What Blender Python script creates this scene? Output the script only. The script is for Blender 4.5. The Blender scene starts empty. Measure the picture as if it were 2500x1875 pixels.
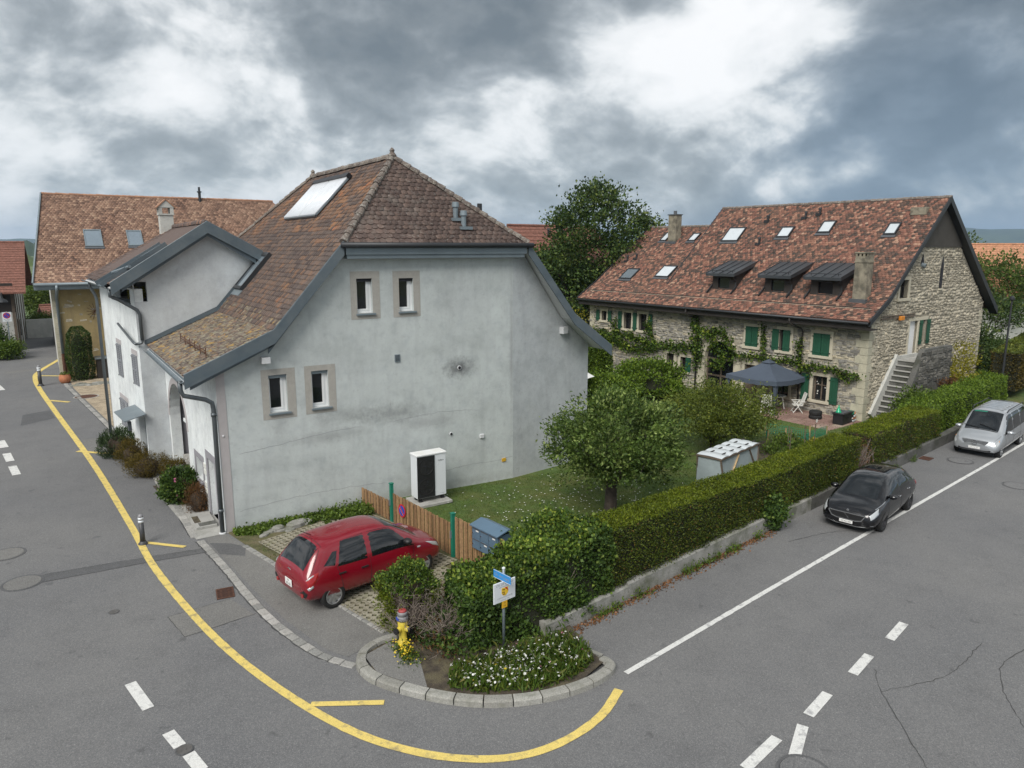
import bpy, bmesh, math, random
import numpy as np
from mathutils import Vector, Matrix, noise as mnoise

R = math.radians
rng = np.random.default_rng(7)
random.seed(7)
scene = bpy.context.scene
COL = scene.collection

# ---------------------------------------------------------------- camera
CAM = Vector((-3.89, -21.25, 8.2))
cd = bpy.data.cameras.new('camera')
cam = bpy.data.objects.new('camera', cd)
COL.objects.link(cam)
cam.location = CAM
cam.rotation_euler = (R(90 - 10.73), 0, R(56.9 - 90))
cd.sensor_width = 36
cd.lens = 1760 / 2500 * 36
cd.clip_start = 0.1
cd.clip_end = 30000
scene.camera = cam

# ---------------------------------------------------------------- view
vs = scene.view_settings
vs.view_transform = 'Standard'
vs.look = 'None'
vs.exposure = 1.22
vs.gamma = 1.0
vs.use_curve_mapping = False
scene.cycles.use_denoising = True
scene.cycles.max_bounces = 6
scene.cycles.diffuse_bounces = 3
scene.cycles.glossy_bounces = 3
scene.cycles.transmission_bounces = 4
scene.cycles.transparent_max_bounces = 6
scene.cycles.volume_bounces = 0

# ---------------------------------------------------------------- sun and sky
SUN_EL, SUN_AZ = 46.0, 212.0          # azimuth of the sun, degrees from +X, anticlockwise
sd = bpy.data.lights.new('sun', 'SUN')
sd.energy = 1.5
sd.angle = R(32)
sd.color = (1.0, 0.965, 0.91)
so = bpy.data.objects.new('sun', sd)
COL.objects.link(so)
sv = Vector((math.cos(R(SUN_EL)) * math.cos(R(SUN_AZ)), math.cos(R(SUN_EL)) * math.sin(R(SUN_AZ)), math.sin(R(SUN_EL))))
so.rotation_euler = sv.to_track_quat('Z', 'Y').to_euler()
so.location = (-20, -20, 40)

w = bpy.data.worlds.new('World')
scene.world = w
w.use_nodes = True
nt = w.node_tree
nt.nodes.clear()


def nd(t, typ, **kw):
    n = t.nodes.new(typ)
    for k, v in kw.items():
        if k.startswith('i_'):
            key = k[2:]
            n.inputs[int(key) if key.isdigit() else key].default_value = v
        else:
            setattr(n, k, v)
    return n


def lk(t, a, b):
    t.links.new(a, b)


def ramp(t, fac, stops, interp='LINEAR'):
    n = t.nodes.new('ShaderNodeValToRGB')
    n.color_ramp.interpolation = interp
    e = n.color_ramp.elements
    while len(e) > 1:
        e.remove(e[-1])
    e[0].position = stops[0][0]
    e[0].color = (*stops[0][1], 1)
    for p, c in stops[1:]:
        x = e.new(p)
        x.color = (*c, 1)
    lk(t, fac, n.inputs[0])
    return n.outputs[0]


def mth(t, op, a, b=None, c=None, clamp=False):
    n = t.nodes.new('ShaderNodeMath')
    n.operation = op
    n.use_clamp = clamp
    for i, v in enumerate((a, b, c)):
        if v is None:
            continue
        if isinstance(v, (int, float)):
            n.inputs[i].default_value = v
        else:
            lk(t, v, n.inputs[i])
    return n.outputs[0]


def mixc(t, fac, a, b, mode='MIX'):
    n = t.nodes.new('ShaderNodeMix')
    n.data_type = 'RGBA'
    n.blend_type = mode
    for sock, v in ((n.inputs[0], fac), (n.inputs[6], a), (n.inputs[7], b)):
        if isinstance(v, (int, float)):
            sock.default_value = v
        elif isinstance(v, tuple):
            sock.default_value = (*v, 1) if len(v) == 3 else v
        else:
            lk(t, v, sock)
    return n.outputs[2]


def noise(t, vec, scale, detail=4, rough=.55, dist=0.0):
    n = nd(t, 'ShaderNodeTexNoise', i_Scale=scale, i_Detail=detail, i_Roughness=rough, i_Distortion=dist)
    if vec is not None:
        lk(t, vec, n.inputs['Vector'])
    return n.outputs[0]


sky = nd(nt, 'ShaderNodeTexSky', sky_type='NISHITA', sun_disc=False, sun_elevation=R(SUN_EL), sun_rotation=R(90 - SUN_AZ))
sky.air_density = 1.0
sky.dust_density = 3.0
geo = nd(nt, 'ShaderNodeTexCoord')
sep = nd(nt, 'ShaderNodeSeparateXYZ')
lk(nt, geo.outputs['Generated'], sep.inputs[0])
zz = mth(nt, 'MAXIMUM', sep.outputs[2], 0.0)
den = mth(nt, 'ADD', zz, 0.75)
cmb = nd(nt, 'ShaderNodeCombineXYZ')
lk(nt, mth(nt, 'DIVIDE', sep.outputs[0], den), cmb.inputs[0])
lk(nt, mth(nt, 'DIVIDE', sep.outputs[1], den), cmb.inputs[1])
lk(nt, mth(nt, 'MULTIPLY', zz, 1.0), cmb.inputs[2])
SEED = (4.4, 12.6, 8.2)


warp = nd(nt, 'ShaderNodeTexNoise', i_Scale=2.2, i_Detail=3.0)
lk(nt, cmb.outputs[0], warp.inputs['Vector'])
wv = nd(nt, 'ShaderNodeVectorMath', operation='MULTIPLY_ADD')
lk(nt, warp.outputs[1], wv.inputs[0])
wv.inputs[1].default_value = (.16, .16, .16)
lk(nt, cmb.outputs[0], wv.inputs[2])


def cloud(off, detail, sc=2.9, rough=.5, src=None):
    m_ = nd(nt, 'ShaderNodeMapping')
    m_.inputs['Location'].default_value = tuple(SEED[i] + off[i] for i in range(3))
    lk(nt, (src or wv).outputs[0], m_.inputs[0])
    return noise(nt, m_.outputs[0], sc, detail, rough, 0)


mid = cloud((0, 0, 0), 9, rough=.57)
mid2 = cloud((-.02, -.012, .075), 7, rough=.5)
big = cloud((5, 2, 1), 2, 1.3, .5, cmb)
puff = mth(nt, 'ABSOLUTE', mth(nt, 'SUBTRACT', cloud((2, 7, 3), 6, 5.6, .55), .5))      # billowed edges
rel = mth(nt, 'SUBTRACT', mid, mid2)            # thicker than its upper neighbour: a grey base; thinner: a lit edge
dens = mth(nt, 'ADD', mth(nt, 'MULTIPLY', mid, .66), mth(nt, 'MULTIPLY', big, .34))
dens = mth(nt, 'ADD', dens, mth(nt, 'MULTIPLY', rel, .8))
puff2 = mth(nt, 'ABSOLUTE', mth(nt, 'SUBTRACT', cloud((9, 1, 6), 5, 2.6, .5), .5))
dens = mth(nt, 'SUBTRACT', dens, mth(nt, 'MULTIPLY', mth(nt, 'SUBTRACT', puff, .07), .32))
dens = mth(nt, 'SUBTRACT', dens, mth(nt, 'MULTIPLY', mth(nt, 'SUBTRACT', puff2, .08), .30))
# heavier and thinner banks of the cloud deck, by compass direction
BANKS = [((0.415, 0.866, 0.278), 9, 0.1), ((0.281, 0.923, 0.262), 6, 0.05), ((0.082, 0.985, 0.154), 7, 0.06), ((0.154, 0.975, 0.16), 5, 0.05), ((0.012, 0.992, 0.127), 6, 0.07), ((0.508, 0.848, 0.149), 8, 0.05), ((0.637, 0.74, 0.216), 7, 0.06), ((0.72, 0.676, 0.155), 5, 0.05), ((0.879, 0.47, 0.082), 12, 0.17), ((0.806, 0.584, 0.092), 7, 0.08), ((0.922, 0.385, 0.038), 6, -0.07), ((0.858, 0.454, 0.24), 7, 0.06), ((0.774, 0.599, 0.206), 8, -0.17), ((0.803, 0.58, 0.135), 5, -0.1), ((0.183, 0.955, 0.232), 6, -0.12), ((0.038, 0.971, 0.236), 7, -0.08), ((0.543, 0.834, 0.099), 6, -0.03), ((0.232, 0.969, 0.088), 9, -0.06), ((0.034, 0.997, 0.071), 9, -0.06), ((0.894, 0.397, 0.207), 6, -0.03)]
for d_, r_, a_ in BANKS:
    dp = nd(nt, 'ShaderNodeVectorMath', operation='DOT_PRODUCT')
    lk(nt, geo.outputs['Generated'], dp.inputs[0])
    dp.inputs[1].default_value = d_
    mr = nd(nt, 'ShaderNodeMapRange', interpolation_type='SMOOTHSTEP', i_1=math.cos(R(r_ * 1.5)), i_2=1.0, i_3=0.0, i_4=a_)
    lk(nt, dp.outputs['Value'], mr.inputs[0])
    dens = mth(nt, 'ADD', dens, mr.outputs[0])
shade = ramp(nt, dens, [(.32, (4.3, 4.3, 4.3)), (.41, (3.85, 3.9, 3.92)), (.46, (3.2, 3.3, 3.34)), (.495, (2.55, 2.68, 2.74)), (.53, (1.95, 2.1, 2.18)), (.58, (1.4, 1.54, 1.62)), (.66, (.95, 1.07, 1.14)), (.76, (.66, .78, .86))])
hz = mth(nt, 'POWER', mth(nt, 'SUBTRACT', 1.0, zz, clamp=True), 9.0)
shade = mixc(nt, mth(nt, 'MULTIPLY', hz, .3), shade, (3.0, 3.5, 3.8))
dp = nd(nt, 'ShaderNodeVectorMath', operation='DOT_PRODUCT')
lk(nt, geo.outputs['Generated'], dp.inputs[0])
dp.inputs[1].default_value = (.88, .47, .06)
mr = nd(nt, 'ShaderNodeMapRange', interpolation_type='SMOOTHSTEP', i_1=math.cos(R(16)), i_2=1.0, i_4=.75)
lk(nt, dp.outputs['Value'], mr.inputs[0])
shade = mixc(nt, mth(nt, 'MULTIPLY', mr.outputs[0], mth(nt, 'MULTIPLY', mth(nt, 'SUBTRACT', dens, .44), 5.0, clamp=True)), shade, mixc(nt, 1.0, shade, (.66, .82, 1.02), 'MULTIPLY'))   # rain blue under the heavy bank
skc = mixc(nt, .96, sky.outputs[0], shade)
bg = nd(nt, 'ShaderNodeBackground', i_Strength=0.105)
lk(nt, skc, bg.inputs[0])
ow = nd(nt, 'ShaderNodeOutputWorld')
lk(nt, bg.outputs[0], ow.inputs[0])

# ---------------------------------------------------------------- materials
MATS = {}


def newmat(name):
    m = bpy.data.materials.new(name)
    m.use_nodes = True
    t = m.node_tree
    t.nodes.clear()
    out = nd(t, 'ShaderNodeOutputMaterial')
    b = nd(t, 'ShaderNodeBsdfPrincipled')
    lk(t, b.outputs[0], out.inputs[0])
    MATS[name] = m
    return m, t, b, out


def pos(t):
    return nd(t, 'ShaderNodeNewGeometry').outputs['Position']


def scl(c, k):
    return tuple(min(1, x * k) for x in c)


def mat(name, col, rough=.8, metal=0.0, var=.12, scale=2.0, bump=0.0, bscale=40, col2=None, s2=.6, lo=.45, hi=.62, fine=0.0, fscale=120, coat=0.0, spec=.5, local=False):
    m, t, b, out = newmat(name)
    p = nd(t, 'ShaderNodeTexCoord').outputs['Object'] if local else pos(t)
    n1 = noise(t, p, scale, 6, .6)
    c = ramp(t, n1, [(.3, scl(col, 1 - var)), (.7, scl(col, 1 + var))])
    if col2 is not None:
        n2 = noise(t, p, s2, 7, .62)
        f = nd(t, 'ShaderNodeMapRange', i_1=lo, i_2=hi)
        lk(t, n2, f.inputs[0])
        c = mixc(t, f.outputs[0], c, col2)
    if fine:
        n3 = noise(t, p, fscale, 2, .5)
        f3 = ramp(t, n3, [(.35, (1 - fine,) * 3), (.65, (1 + fine,) * 3)])
        c = mixc(t, 1.0, c, f3, 'MULTIPLY')
    lk(t, c, b.inputs['Base Color'])
    b.inputs['Roughness'].default_value = rough
    b.inputs['Metallic'].default_value = metal
    b.inputs['Specular IOR Level'].default_value = spec
    if coat:
        b.inputs['Coat Weight'].default_value = coat
        b.inputs['Coat Roughness'].default_value = .04
    if bump:
        bn = nd(t, 'ShaderNodeBump', i_Strength=bump, i_Distance=.02)
        lk(t, noise(t, p, bscale, 4, .6), bn.inputs['Height'])
        lk(t, bn.outputs[0], b.inputs['Normal'])
    return m


def rnd_fac(t):
    """one random number for each piece: its own value in the mesh plus its object's"""
    a = nd(t, 'ShaderNodeAttribute', attribute_name='rnd')
    o = nd(t, 'ShaderNodeObjectInfo')
    return mth(t, 'FRACT', mth(t, 'ADD', a.outputs['Fac'], o.outputs['Random']))


def piece_mat(name, stops, rough=.85, fscale=30, fine=.25, patch=None, lichen=None, bump=.3):
    m, t, b, out = newmat(name)
    p = pos(t)
    r = rnd_fac(t)
    if patch:                                   # patch: second palette in wide areas
        n2 = noise(t, p, patch[0], 3, .5)
        f = nd(t, 'ShaderNodeMapRange', i_1=patch[1], i_2=patch[2])
        lk(t, n2, f.inputs[0])
        c = mixc(t, f.outputs[0], ramp(t, r, stops), ramp(t, r, patch[3]))
    else:
        c = ramp(t, r, stops)
    nf = noise(t, p, fscale, 4, .6)
    c = mixc(t, 1.0, c, ramp(t, nf, [(.3, (1 - fine,) * 3), (.7, (1 + fine,) * 3)]), 'MULTIPLY')
    if lichen:
        for (sc, a, bb, lc, amt) in lichen:
            nl = noise(t, p, sc, 6, .65)
            f = nd(t, 'ShaderNodeMapRange', i_1=a, i_2=bb, i_4=amt)
            lk(t, nl, f.inputs[0])
            c = mixc(t, f.outputs[0], c, lc)
    lk(t, c, b.inputs['Base Color'])
    b.inputs['Roughness'].default_value = rough
    if bump:
        bn = nd(t, 'ShaderNodeBump', i_Strength=bump, i_Distance=.01)
        lk(t, nf, bn.inputs['Height'])
        lk(t, bn.outputs[0], b.inputs['Normal'])
    return m


def leaf_mat(name, stops, trans=.3, rough=.55):
    m, t, b, out = newmat(name)
    r = rnd_fac(t)
    c = ramp(t, r, stops)
    n = noise(t, pos(t), .9, 3, .5)
    c = mixc(t, 1.0, c, ramp(t, n, [(.3, (.72, .74, .7)), (.7, (1.25, 1.22, 1.15))]), 'MULTIPLY')
    lk(t, c, b.inputs['Base Color'])
    b.inputs['Roughness'].default_value = rough
    b.inputs['Specular IOR Level'].default_value = .3
    tr = nd(t, 'ShaderNodeBsdfTranslucent')
    lk(t, c, tr.inputs[0])
    mx = nd(t, 'ShaderNodeMixShader', i_0=trans)
    lk(t, b.outputs[0], mx.inputs[1])
    lk(t, tr.outputs[0], mx.inputs[2])
    lk(t, mx.outputs[0], out.inputs[0])
    return m


def plaster_mat(name, col, dirty, streak=.5, spots=()):
    m, t, b, out = newmat(name)
    p = pos(t)
    sp = nd(t, 'ShaderNodeSeparateXYZ')
    lk(t, p, sp.inputs[0])
    n1 = noise(t, p, .9, 8, .62)
    c = ramp(t, n1, [(.3, scl(col, .82)), (.5, col), (.7, scl(col, 1.08))])
    nb_ = noise(t, p, 2.6, 7, .68)
    c = mixc(t, 1.0, c, ramp(t, nb_, [(.3, (.86, .87, .89)), (.5, (1, 1, 1)), (.72, (1.07, 1.08, 1.07))]), 'MULTIPLY')
    # rain streaks: noise stretched down the wall
    mpn = nd(t, 'ShaderNodeMapping')
    mpn.inputs['Scale'].default_value = (2.6, 2.6, .35)
    lk(t, p, mpn.inputs[0])
    ns = noise(t, mpn.outputs[0], 1.0, 7, .65)
    f = nd(t, 'ShaderNodeMapRange', i_1=.5, i_2=.75, i_4=streak)
    lk(t, ns, f.inputs[0])
    c = mixc(t, f.outputs[0], c, dirty)
    nm = noise(t, p, 7.0, 6, .7)
    f2 = nd(t, 'ShaderNodeMapRange', i_1=.54, i_2=.7, i_4=.5)
    lk(t, nm, f2.inputs[0])
    c = mixc(t, f2.outputs[0], c, dirty)
    for (P, rx, rz, amt, dc) in spots:          # soot or algae marks with a place of their own
        v = nd(t, 'ShaderNodeVectorMath', operation='SUBTRACT')
        lk(t, p, v.inputs[0])
        v.inputs[1].default_value = P
        v2 = nd(t, 'ShaderNodeVectorMath', operation='DIVIDE')
        lk(t, v.outputs[0], v2.inputs[0])
        v2.inputs[1].default_value = (rx, 1.0, rz)
        ln = nd(t, 'ShaderNodeVectorMath', operation='LENGTH')
        lk(t, v2.outputs[0], ln.inputs[0])
        d = mth(t, 'ADD', ln.outputs['Value'], mth(t, 'MULTIPLY', mth(t, 'SUBTRACT', noise(t, p, 6, 5, .7), .5), 1.6))
        fs = nd(t, 'ShaderNodeMapRange', i_1=1.0, i_2=.15, i_3=0.0, i_4=amt)
        lk(t, d, fs.inputs[0])
        c = mixc(t, fs.outputs[0], c, dc)
    fn = noise(t, p, 55, 3, .6)
    c = mixc(t, 1.0, c, ramp(t, fn, [(.3, (.88,) * 3), (.7, (1.08,) * 3)]), 'MULTIPLY')
    lk(t, c, b.inputs['Base Color'])
    b.inputs['Roughness'].default_value = .92
    bn = nd(t, 'ShaderNodeBump', i_Strength=.6, i_Distance=.015)
    lk(t, fn, bn.inputs['Height'])
    lk(t, bn.outputs[0], b.inputs['Normal'])
    return m


def asphalt_mat(name, a, bcol):
    m, t, b, out = newmat(name)
    p = pos(t)
    n1 = noise(t, p, .22, 5, .55)
    c = ramp(t, n1, [(.35, a), (.65, bcol)])
    n2 = noise(t, p, 1.1, 7, .68)
    c = mixc(t, 1.0, c, ramp(t, n2, [(.25, (.72,) * 3), (.5, (1, 1, 1)), (.75, (1.15, 1.145, 1.13))]), 'MULTIPLY')
    n0 = noise(t, p, .08, 4, .6)
    c = mixc(t, 1.0, c, ramp(t, n0, [(.35, (.84, .85, .87)), (.65, (1.1, 1.09, 1.06))]), 'MULTIPLY')
    n3 = noise(t, p, 26, 3, .6)
    c = mixc(t, 1.0, c, ramp(t, n3, [(.3, (.8,) * 3), (.7, (1.16,) * 3)]), 'MULTIPLY')
    v = nd(t, 'ShaderNodeTexVoronoi', i_Scale=70)
    lk(t, p, v.inputs['Vector'])
    c = mixc(t, .5, c, ramp(t, v.outputs['Color'], [(.2, scl(a, .7)), (.75, scl(bcol, 1.1)), (.95, scl(bcol, 1.9))]))
    # small oil and tyre marks
    n4 = noise(t, p, 2.6, 3, .5)
    f = nd(t, 'ShaderNodeMapRange', i_1=.66, i_2=.74, i_4=.55)
    lk(t, n4, f.inputs[0])
    c = mixc(t, f.outputs[0], c, scl(a, .5))
    lk(t, c, b.inputs['Base Color'])
    b.inputs['Roughness'].default_value = .87
    bn = nd(t, 'ShaderNodeBump', i_Strength=.35, i_Distance=.006)
    lk(t, v.outputs['Distance'], bn.inputs['Height'])
    lk(t, bn.outputs[0], b.inputs['Normal'])
    return m


asphalt_mat('asphalt', (.128, .13, .136), (.168, .167, .166))
asphalt_mat('asphalt_pale', (.145, .143, .138), (.18, .177, .17))
asphalt_mat('asphalt_dark', (.085, .087, .092), (.11, .11, .112))
mat('crack', (.055, .055, .055), .95)
mat('dormer_zinc', (.075, .083, .092), .32, .5, var=.12)
mat('paint_white', (.62, .62, .6), .7, var=.05, scale=6, col2=(.36, .36, .36), s2=6, lo=.52, hi=.66, fine=.12, fscale=60)
mat('paint_yellow', (.66, .51, .15), .7, var=.06, scale=4, col2=(.36, .29, .13), s2=5, lo=.52, hi=.66, fine=.14, fscale=60)
mat('concrete', (.34, .335, .315), .9, var=.14, scale=3, bump=.3, bscale=30, col2=(.2, .2, .175), s2=1.4, lo=.52, hi=.72, fine=.1, fscale=60)
mat('concrete_old', (.27, .265, .245), .95, var=.2, scale=3, bump=.6, bscale=18, col2=(.13, .135, .1), s2=1.7, lo=.45, hi=.65, fine=.16, fscale=50)
mat('dark_concrete_and_shade', (.12, .118, .11), .95, var=.3, scale=3, bump=.8, bscale=14, col2=(.06, .062, .05), s2=1.5, fine=.2, fscale=40)  # real dark concrete on walls; painted shade on the gable stair risers
piece_mat('kerb_stone', [(0, (.22, .215, .195)), (.5, (.265, .26, .235)), (1, (.31, .305, .28))], fscale=40, fine=.3, lichen=[(5, .5, .7, (.15, .15, .12), .7)])
piece_mat('sett', [(0, (.2, .2, .19)), (.4, (.27, .265, .25)), (.9, (.33, .32, .3)), (1, (.42, .41, .39))], fscale=30, fine=.25)
piece_mat('grid_paver', [(0, (.22, .2, .15)), (.5, (.27, .25, .19)), (1, (.32, .3, .23))], fscale=25, fine=.3, lichen=[(4, .55, .7, (.16, .17, .08), .7)])
piece_mat('patio_slab', [(0, (.2, .12, .1)), (.5, (.25, .155, .13)), (.9, (.29, .2, .165)), (1, (.36, .29, .23))], fscale=14, fine=.2)
mat('soil', (.06, .048, .034), .98, var=.4, scale=6, bump=.8, bscale=20, col2=(.1, .085, .05), s2=3, fine=.3, fscale=50)
mat('soil_grassy', (.085, .085, .035), .98, var=.35, scale=5, bump=.8, bscale=20, col2=(.13, .11, .06), s2=2.2, fine=.3, fscale=40)
mat('gravel', (.38, .31, .22), .95, var=.14, scale=5, bump=.7, bscale=24, col2=(.27, .22, .155), s2=2.2, fine=.28, fscale=22)
mat('lawn', (.06, .1, .018), .95, var=.3, scale=3, bump=.6, bscale=60, col2=(.11, .115, .032), s2=.55, lo=.45, hi=.7, fine=.35, fscale=45)
mat('field', (.09, .14, .045), .95, var=.3, scale=.01, col2=(.13, .14, .06), s2=.004)
mat('hill_wood', (.03, .05, .03), .95, var=.35, scale=.012, col2=(.05, .075, .035), s2=.003)
plaster_mat('plaster', (.50, .535, .53), (.34, .355, .36), .4, [((7.82, 0, 4.18), .75, .42, .75, (.075, .075, .08)), ((3.9, 0, 3.05), 1.1, .35, .4, (.16, .165, .165)), ((5.3, 0, 2.9), 1.5, .4, .5, (.15, .155, .155)), ((6.6, 0, 2.45), 1.4, .3, .3, (.2, .19, .2)), ((3.2, 0, 2.45), 1.6, .25, .32, (.2, .2, .2)), ((9.95, 0, 4.6), .12, 3.6, .45, (.24, .24, .25)), ((5.0, 0, .05), 6.5, .3, .4, (.24, .235, .21)), ((1.7, 0, 2.95), .35, .4, .3, (.25, .25, .25)), ((3.0, 0, 2.95), .35, .4, .3, (.25, .25, .25)), ((8.0, 0, 6.4), 1.2, .9, .16, (.26, .26, .28))])
plaster_mat('plaster_side', (.49, .515, .525), (.33, .335, .345), .4)
plaster_mat('plaster_white', (.72, .75, .75), (.5, .52, .52), .5)
plaster_mat('plaster_wing', (.53, .555, .57), (.42, .43, .44), .4)
plaster_mat('plaster_ochre', (.33, .255, .125), (.22, .17, .095), .6)
plaster_mat('plaster_pale', (.5, .5, .47), (.33, .33, .3), .5)
mat('render_band', (.40, .375, .375), .9, var=.08, bump=.2)
mat('window_patch', (.36, .345, .315), .92, var=.08, scale=5, bump=.3, bscale=60, fine=.08, fscale=60)
mat('violet_wall', (.26, .255, .275), .9, var=.1, bump=.2)
mat('soffit_white', (.55, .56, .57), .8, var=.05)
mat('zinc', (.098, .126, .146), .5, .25, var=.12, scale=1.2, col2=(.13, .155, .17), s2=.9, spec=.5)
mat('zinc_light', (.2, .24, .265), .45, .35, var=.1, scale=2)
mat('zinc_dark', (.035, .038, .042), .5, .3, var=.12)
mat('pipe_metal', (.12, .135, .145), .45, .5, var=.15, scale=2)
mat('dark_wood', (.03, .025, .022), .75, var=.2, scale=3)
mat('dark_panel', (.055, .05, .043), .85, var=.12, scale=2)
mat('old_wood', (.13, .1, .075), .85, var=.25, scale=4, bump=.4, bscale=20)
piece_mat('fence_wood', [(0, (.17, .095, .045)), (.5, (.24, .14, .065)), (1, (.31, .19, .095))], fscale=16, fine=.3)
mat('pale_wood', (.42, .3, .16), .8, var=.2, scale=6)
mat('shutter_green', (.012, .075, .04), .6, var=.12, scale=3)
mat('shutter_grey', (.22, .23, .25), .6, var=.06)
mat('green_post', (.01, .17, .11), .5, var=.08)
mat('white_plastic', (.68, .68, .64), .45, var=.04)
mat('white_frame', (.75, .76, .76), .45, var=.03)
mat('glass_dark', (.012, .014, .016), .05, var=.1, spec=.6)
mat('roof_glass', (.3, .36, .41), .04, .5, var=.05, spec=.8)
mat('glass_pale', (.62, .67, .7), .08, .2, var=.05, spec=.7)
mat('car_red', (.2, .004, .013), .25, var=.02, coat=.7, local=True)
mat('car_black', (.003, .0028, .004), .22, var=.02, coat=.55, local=True)
mat('car_silver', (.42, .44, .46), .3, .55, var=.02, coat=1.0, local=True)
mat('car_trim', (.012, .012, .013), .5, var=.1)
mat('car_glass', (.008, .01, .012), .03, var=.1, spec=.8)
mat('chrome', (.65, .66, .67), .14, 1.0, var=.03)
mat('lamp_glass', (.5, .52, .53), .1, .3, var=.05)
mat('lamp_red', (.3, .008, .01), .15, var=.05, coat=.6)
mat('lamp_amber', (.6, .22, .03), .2)
mat('rubber', (.012, .012, .012), .85, var=.15)
mat('rim_silver', (.42, .43, .44), .3, .7, var=.05)
mat('rim_dark', (.05, .05, .055), .35, .6, var=.05)
mat('black_ink', (.015, .015, .02), .7)
mat('grey_ink', (.28, .29, .31), .7)
mat('plate_white', (.72, .72, .7), .5, var=.02)
mat('sign_white', (.66, .69, .72), .4, var=.02)
mat('sign_blue', (.035, .25, .6), .4, var=.04)
mat('sign_yellow', (.62, .36, .025), .4, var=.05)
mat('sign_red', (.45, .012, .02), .4)
mat('sign_royal', (.02, .06, .38), .4)
mat('crest_yellow', (.72, .47, .03), .5)
mat('hydrant_yellow', (.6, .47, .06), .45, var=.06)
mat('hydrant_grey', (.22, .22, .23), .5, var=.1)
mat('hydrant_red', (.32, .05, .05), .6, var=.1)
mat('bollard_dark', (.055, .057, .062), .5, var=.1)
mat('mailbox_blue', (.115, .185, .26), .4, .2, var=.06)
mat('rust', (.1, .045, .028), .85, .2, var=.3, scale=12, bump=.4)
mat('cast_iron', (.13, .125, .12), .75, .4, var=.2, scale=8)
mat('gazebo_cloth', (.062, .08, .11), .85, var=.08, scale=2, bump=.1, bscale=30)
mat('black_plastic', (.014, .014, .016), .5, var=.15)
mat('net_green', (.02, .22, .13), .7)
mat('green_glass', (.01, .35, .17), .2)
mat('film', (.36, .42, .44), .22, var=.12, scale=2)
mat('film_white', (.55, .59, .61), .3, var=.08, scale=3)
mat('terracotta', (.42, .16, .075), .75, var=.15, scale=4)
mat('bark', (.075, .06, .05), .95, var=.35, scale=8, bump=.9, bscale=25)
mat('bark_dark', (.04, .03, .024), .95, var=.3, scale=8, bump=.8, bscale=25)
mat('twig_grey', (.19, .155, .13), .9, var=.25, scale=8)
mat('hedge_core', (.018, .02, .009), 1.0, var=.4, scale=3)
mat('hedge_core_brown', (.05, .036, .024), 1.0, var=.4, scale=4)
mat('quoin', (.46, .43, .33), .92, var=.12, scale=2.5, bump=.4, bscale=20, col2=(.33, .32, .25), s2=1.2, lo=.5, hi=.7, fine=.1, fscale=40)
mat('stone_frame', (.5, .46, .36), .9, var=.1, scale=3, bump=.3, bscale=30)
mat('mortar', (.34, .31, .245), .97, var=.2, scale=4, bump=.7, bscale=22, fine=.2, fscale=30)
mat('brick_red', (.3, .09, .04), .9, var=.2, scale=6)
mat('chimney_render', (.25, .225, .17), .93, var=.22, scale=3, bump=.5, bscale=20, col2=(.12, .11, .085), s2=2)
mat('lead', (.1, .108, .118), .6, .3, var=.1)
mat('solar_frame', (.02, .02, .023), .45, .3)
mat('solar_tube', (.8, .83, .87), .25, .25, var=.06, scale=3)  # bright reflection on the tubes is put into this near-white base colour
mat('tile_far_red', (.19, .085, .062), .9, var=.25, scale=4, bump=.5, bscale=10, fine=.25, fscale=9)
mat('tile_far_orange', (.42, .21, .12), .9, var=.15, scale=3, bump=.4, bscale=8, fine=.2, fscale=6)
mat('flower_white', (.8, .8, .76), .7, var=.02)
mat('flower_pink', (.55, .16, .3), .7)
mat('flower_yellow', (.75, .55, .03), .7)

BROWN = [(0, (.065, .047, .042)), (.35, (.095, .07, .06)), (.7, (.125, .09, .075)), (.9, (.16, .1, .07)), (1, (.2, .105, .06))]
ORANGE = [(0, (.085, .055, .043)), (.3, (.15, .083, .05)), (.55, (.21, .108, .06)), (.85, (.27, .145, .075)), (1, (.33, .125, .06))]
piece_mat('tile_lower', BROWN, patch=(.9, .62, .72, ORANGE), fscale=25, fine=.28, lichen=[(9, .6, .7, (.3, .28, .25), .45)])
piece_mat('tile_grey_house', BROWN, patch=(.85, .4, .6, ORANGE), fscale=25, fine=.28, lichen=[(9, .6, .7, (.3, .28, .25), .5), (3.3, .66, .72, (.36, .22, .05), .35)])
piece_mat('tile_eave', BROWN, fscale=25, fine=.3, lichen=[(7, .47, .6, (.3, .28, .2), .75), (4.2, .57, .64, (.42, .25, .04), .8), (5, .62, .7, (.2, .19, .08), .6)])
piece_mat('tile_hip', [(0, (.07, .047, .04)), (.5, (.098, .068, .058)), (1, (.135, .092, .075))], fscale=22, fine=.3, lichen=[(10, .56, .68, (.28, .26, .235), .5), (1.3, .54, .7, (.22, .195, .17), .4)])
piece_mat('tile_wing', [(0, (.075, .055, .05)), (.6, (.105, .075, .065)), (.93, (.135, .09, .075)), (1, (.24, .13, .085))], fscale=22, fine=.25, lichen=[(8, .6, .72, (.25, .23, .2), .4)])
piece_mat('tile_stone_house', [(0, (.045, .036, .03)), (.25, (.095, .06, .046)), (.48, (.155, .075, .054)), (.72, (.215, .096, .068)), (.9, (.28, .145, .098)), (1, (.37, .235, .165))], fscale=14, fine=.3, patch=(.5, .5, .68, [(0, (.05, .045, .038)), (.5, (.14, .08, .058)), (1, (.26, .13, .085))]))
piece_mat('tile_tan_house', [(0, (.15, .09, .065)), (.3, (.21, .125, .088)), (.6, (.27, .165, .115)), (.85, (.32, .2, .14)), (1, (.38, .255, .18))], fscale=14, fine=.3, patch=(.6, .5, .66, [(0, (.1, .06, .045)), (.5, (.21, .12, .085)), (1, (.32, .19, .13))]))
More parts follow.
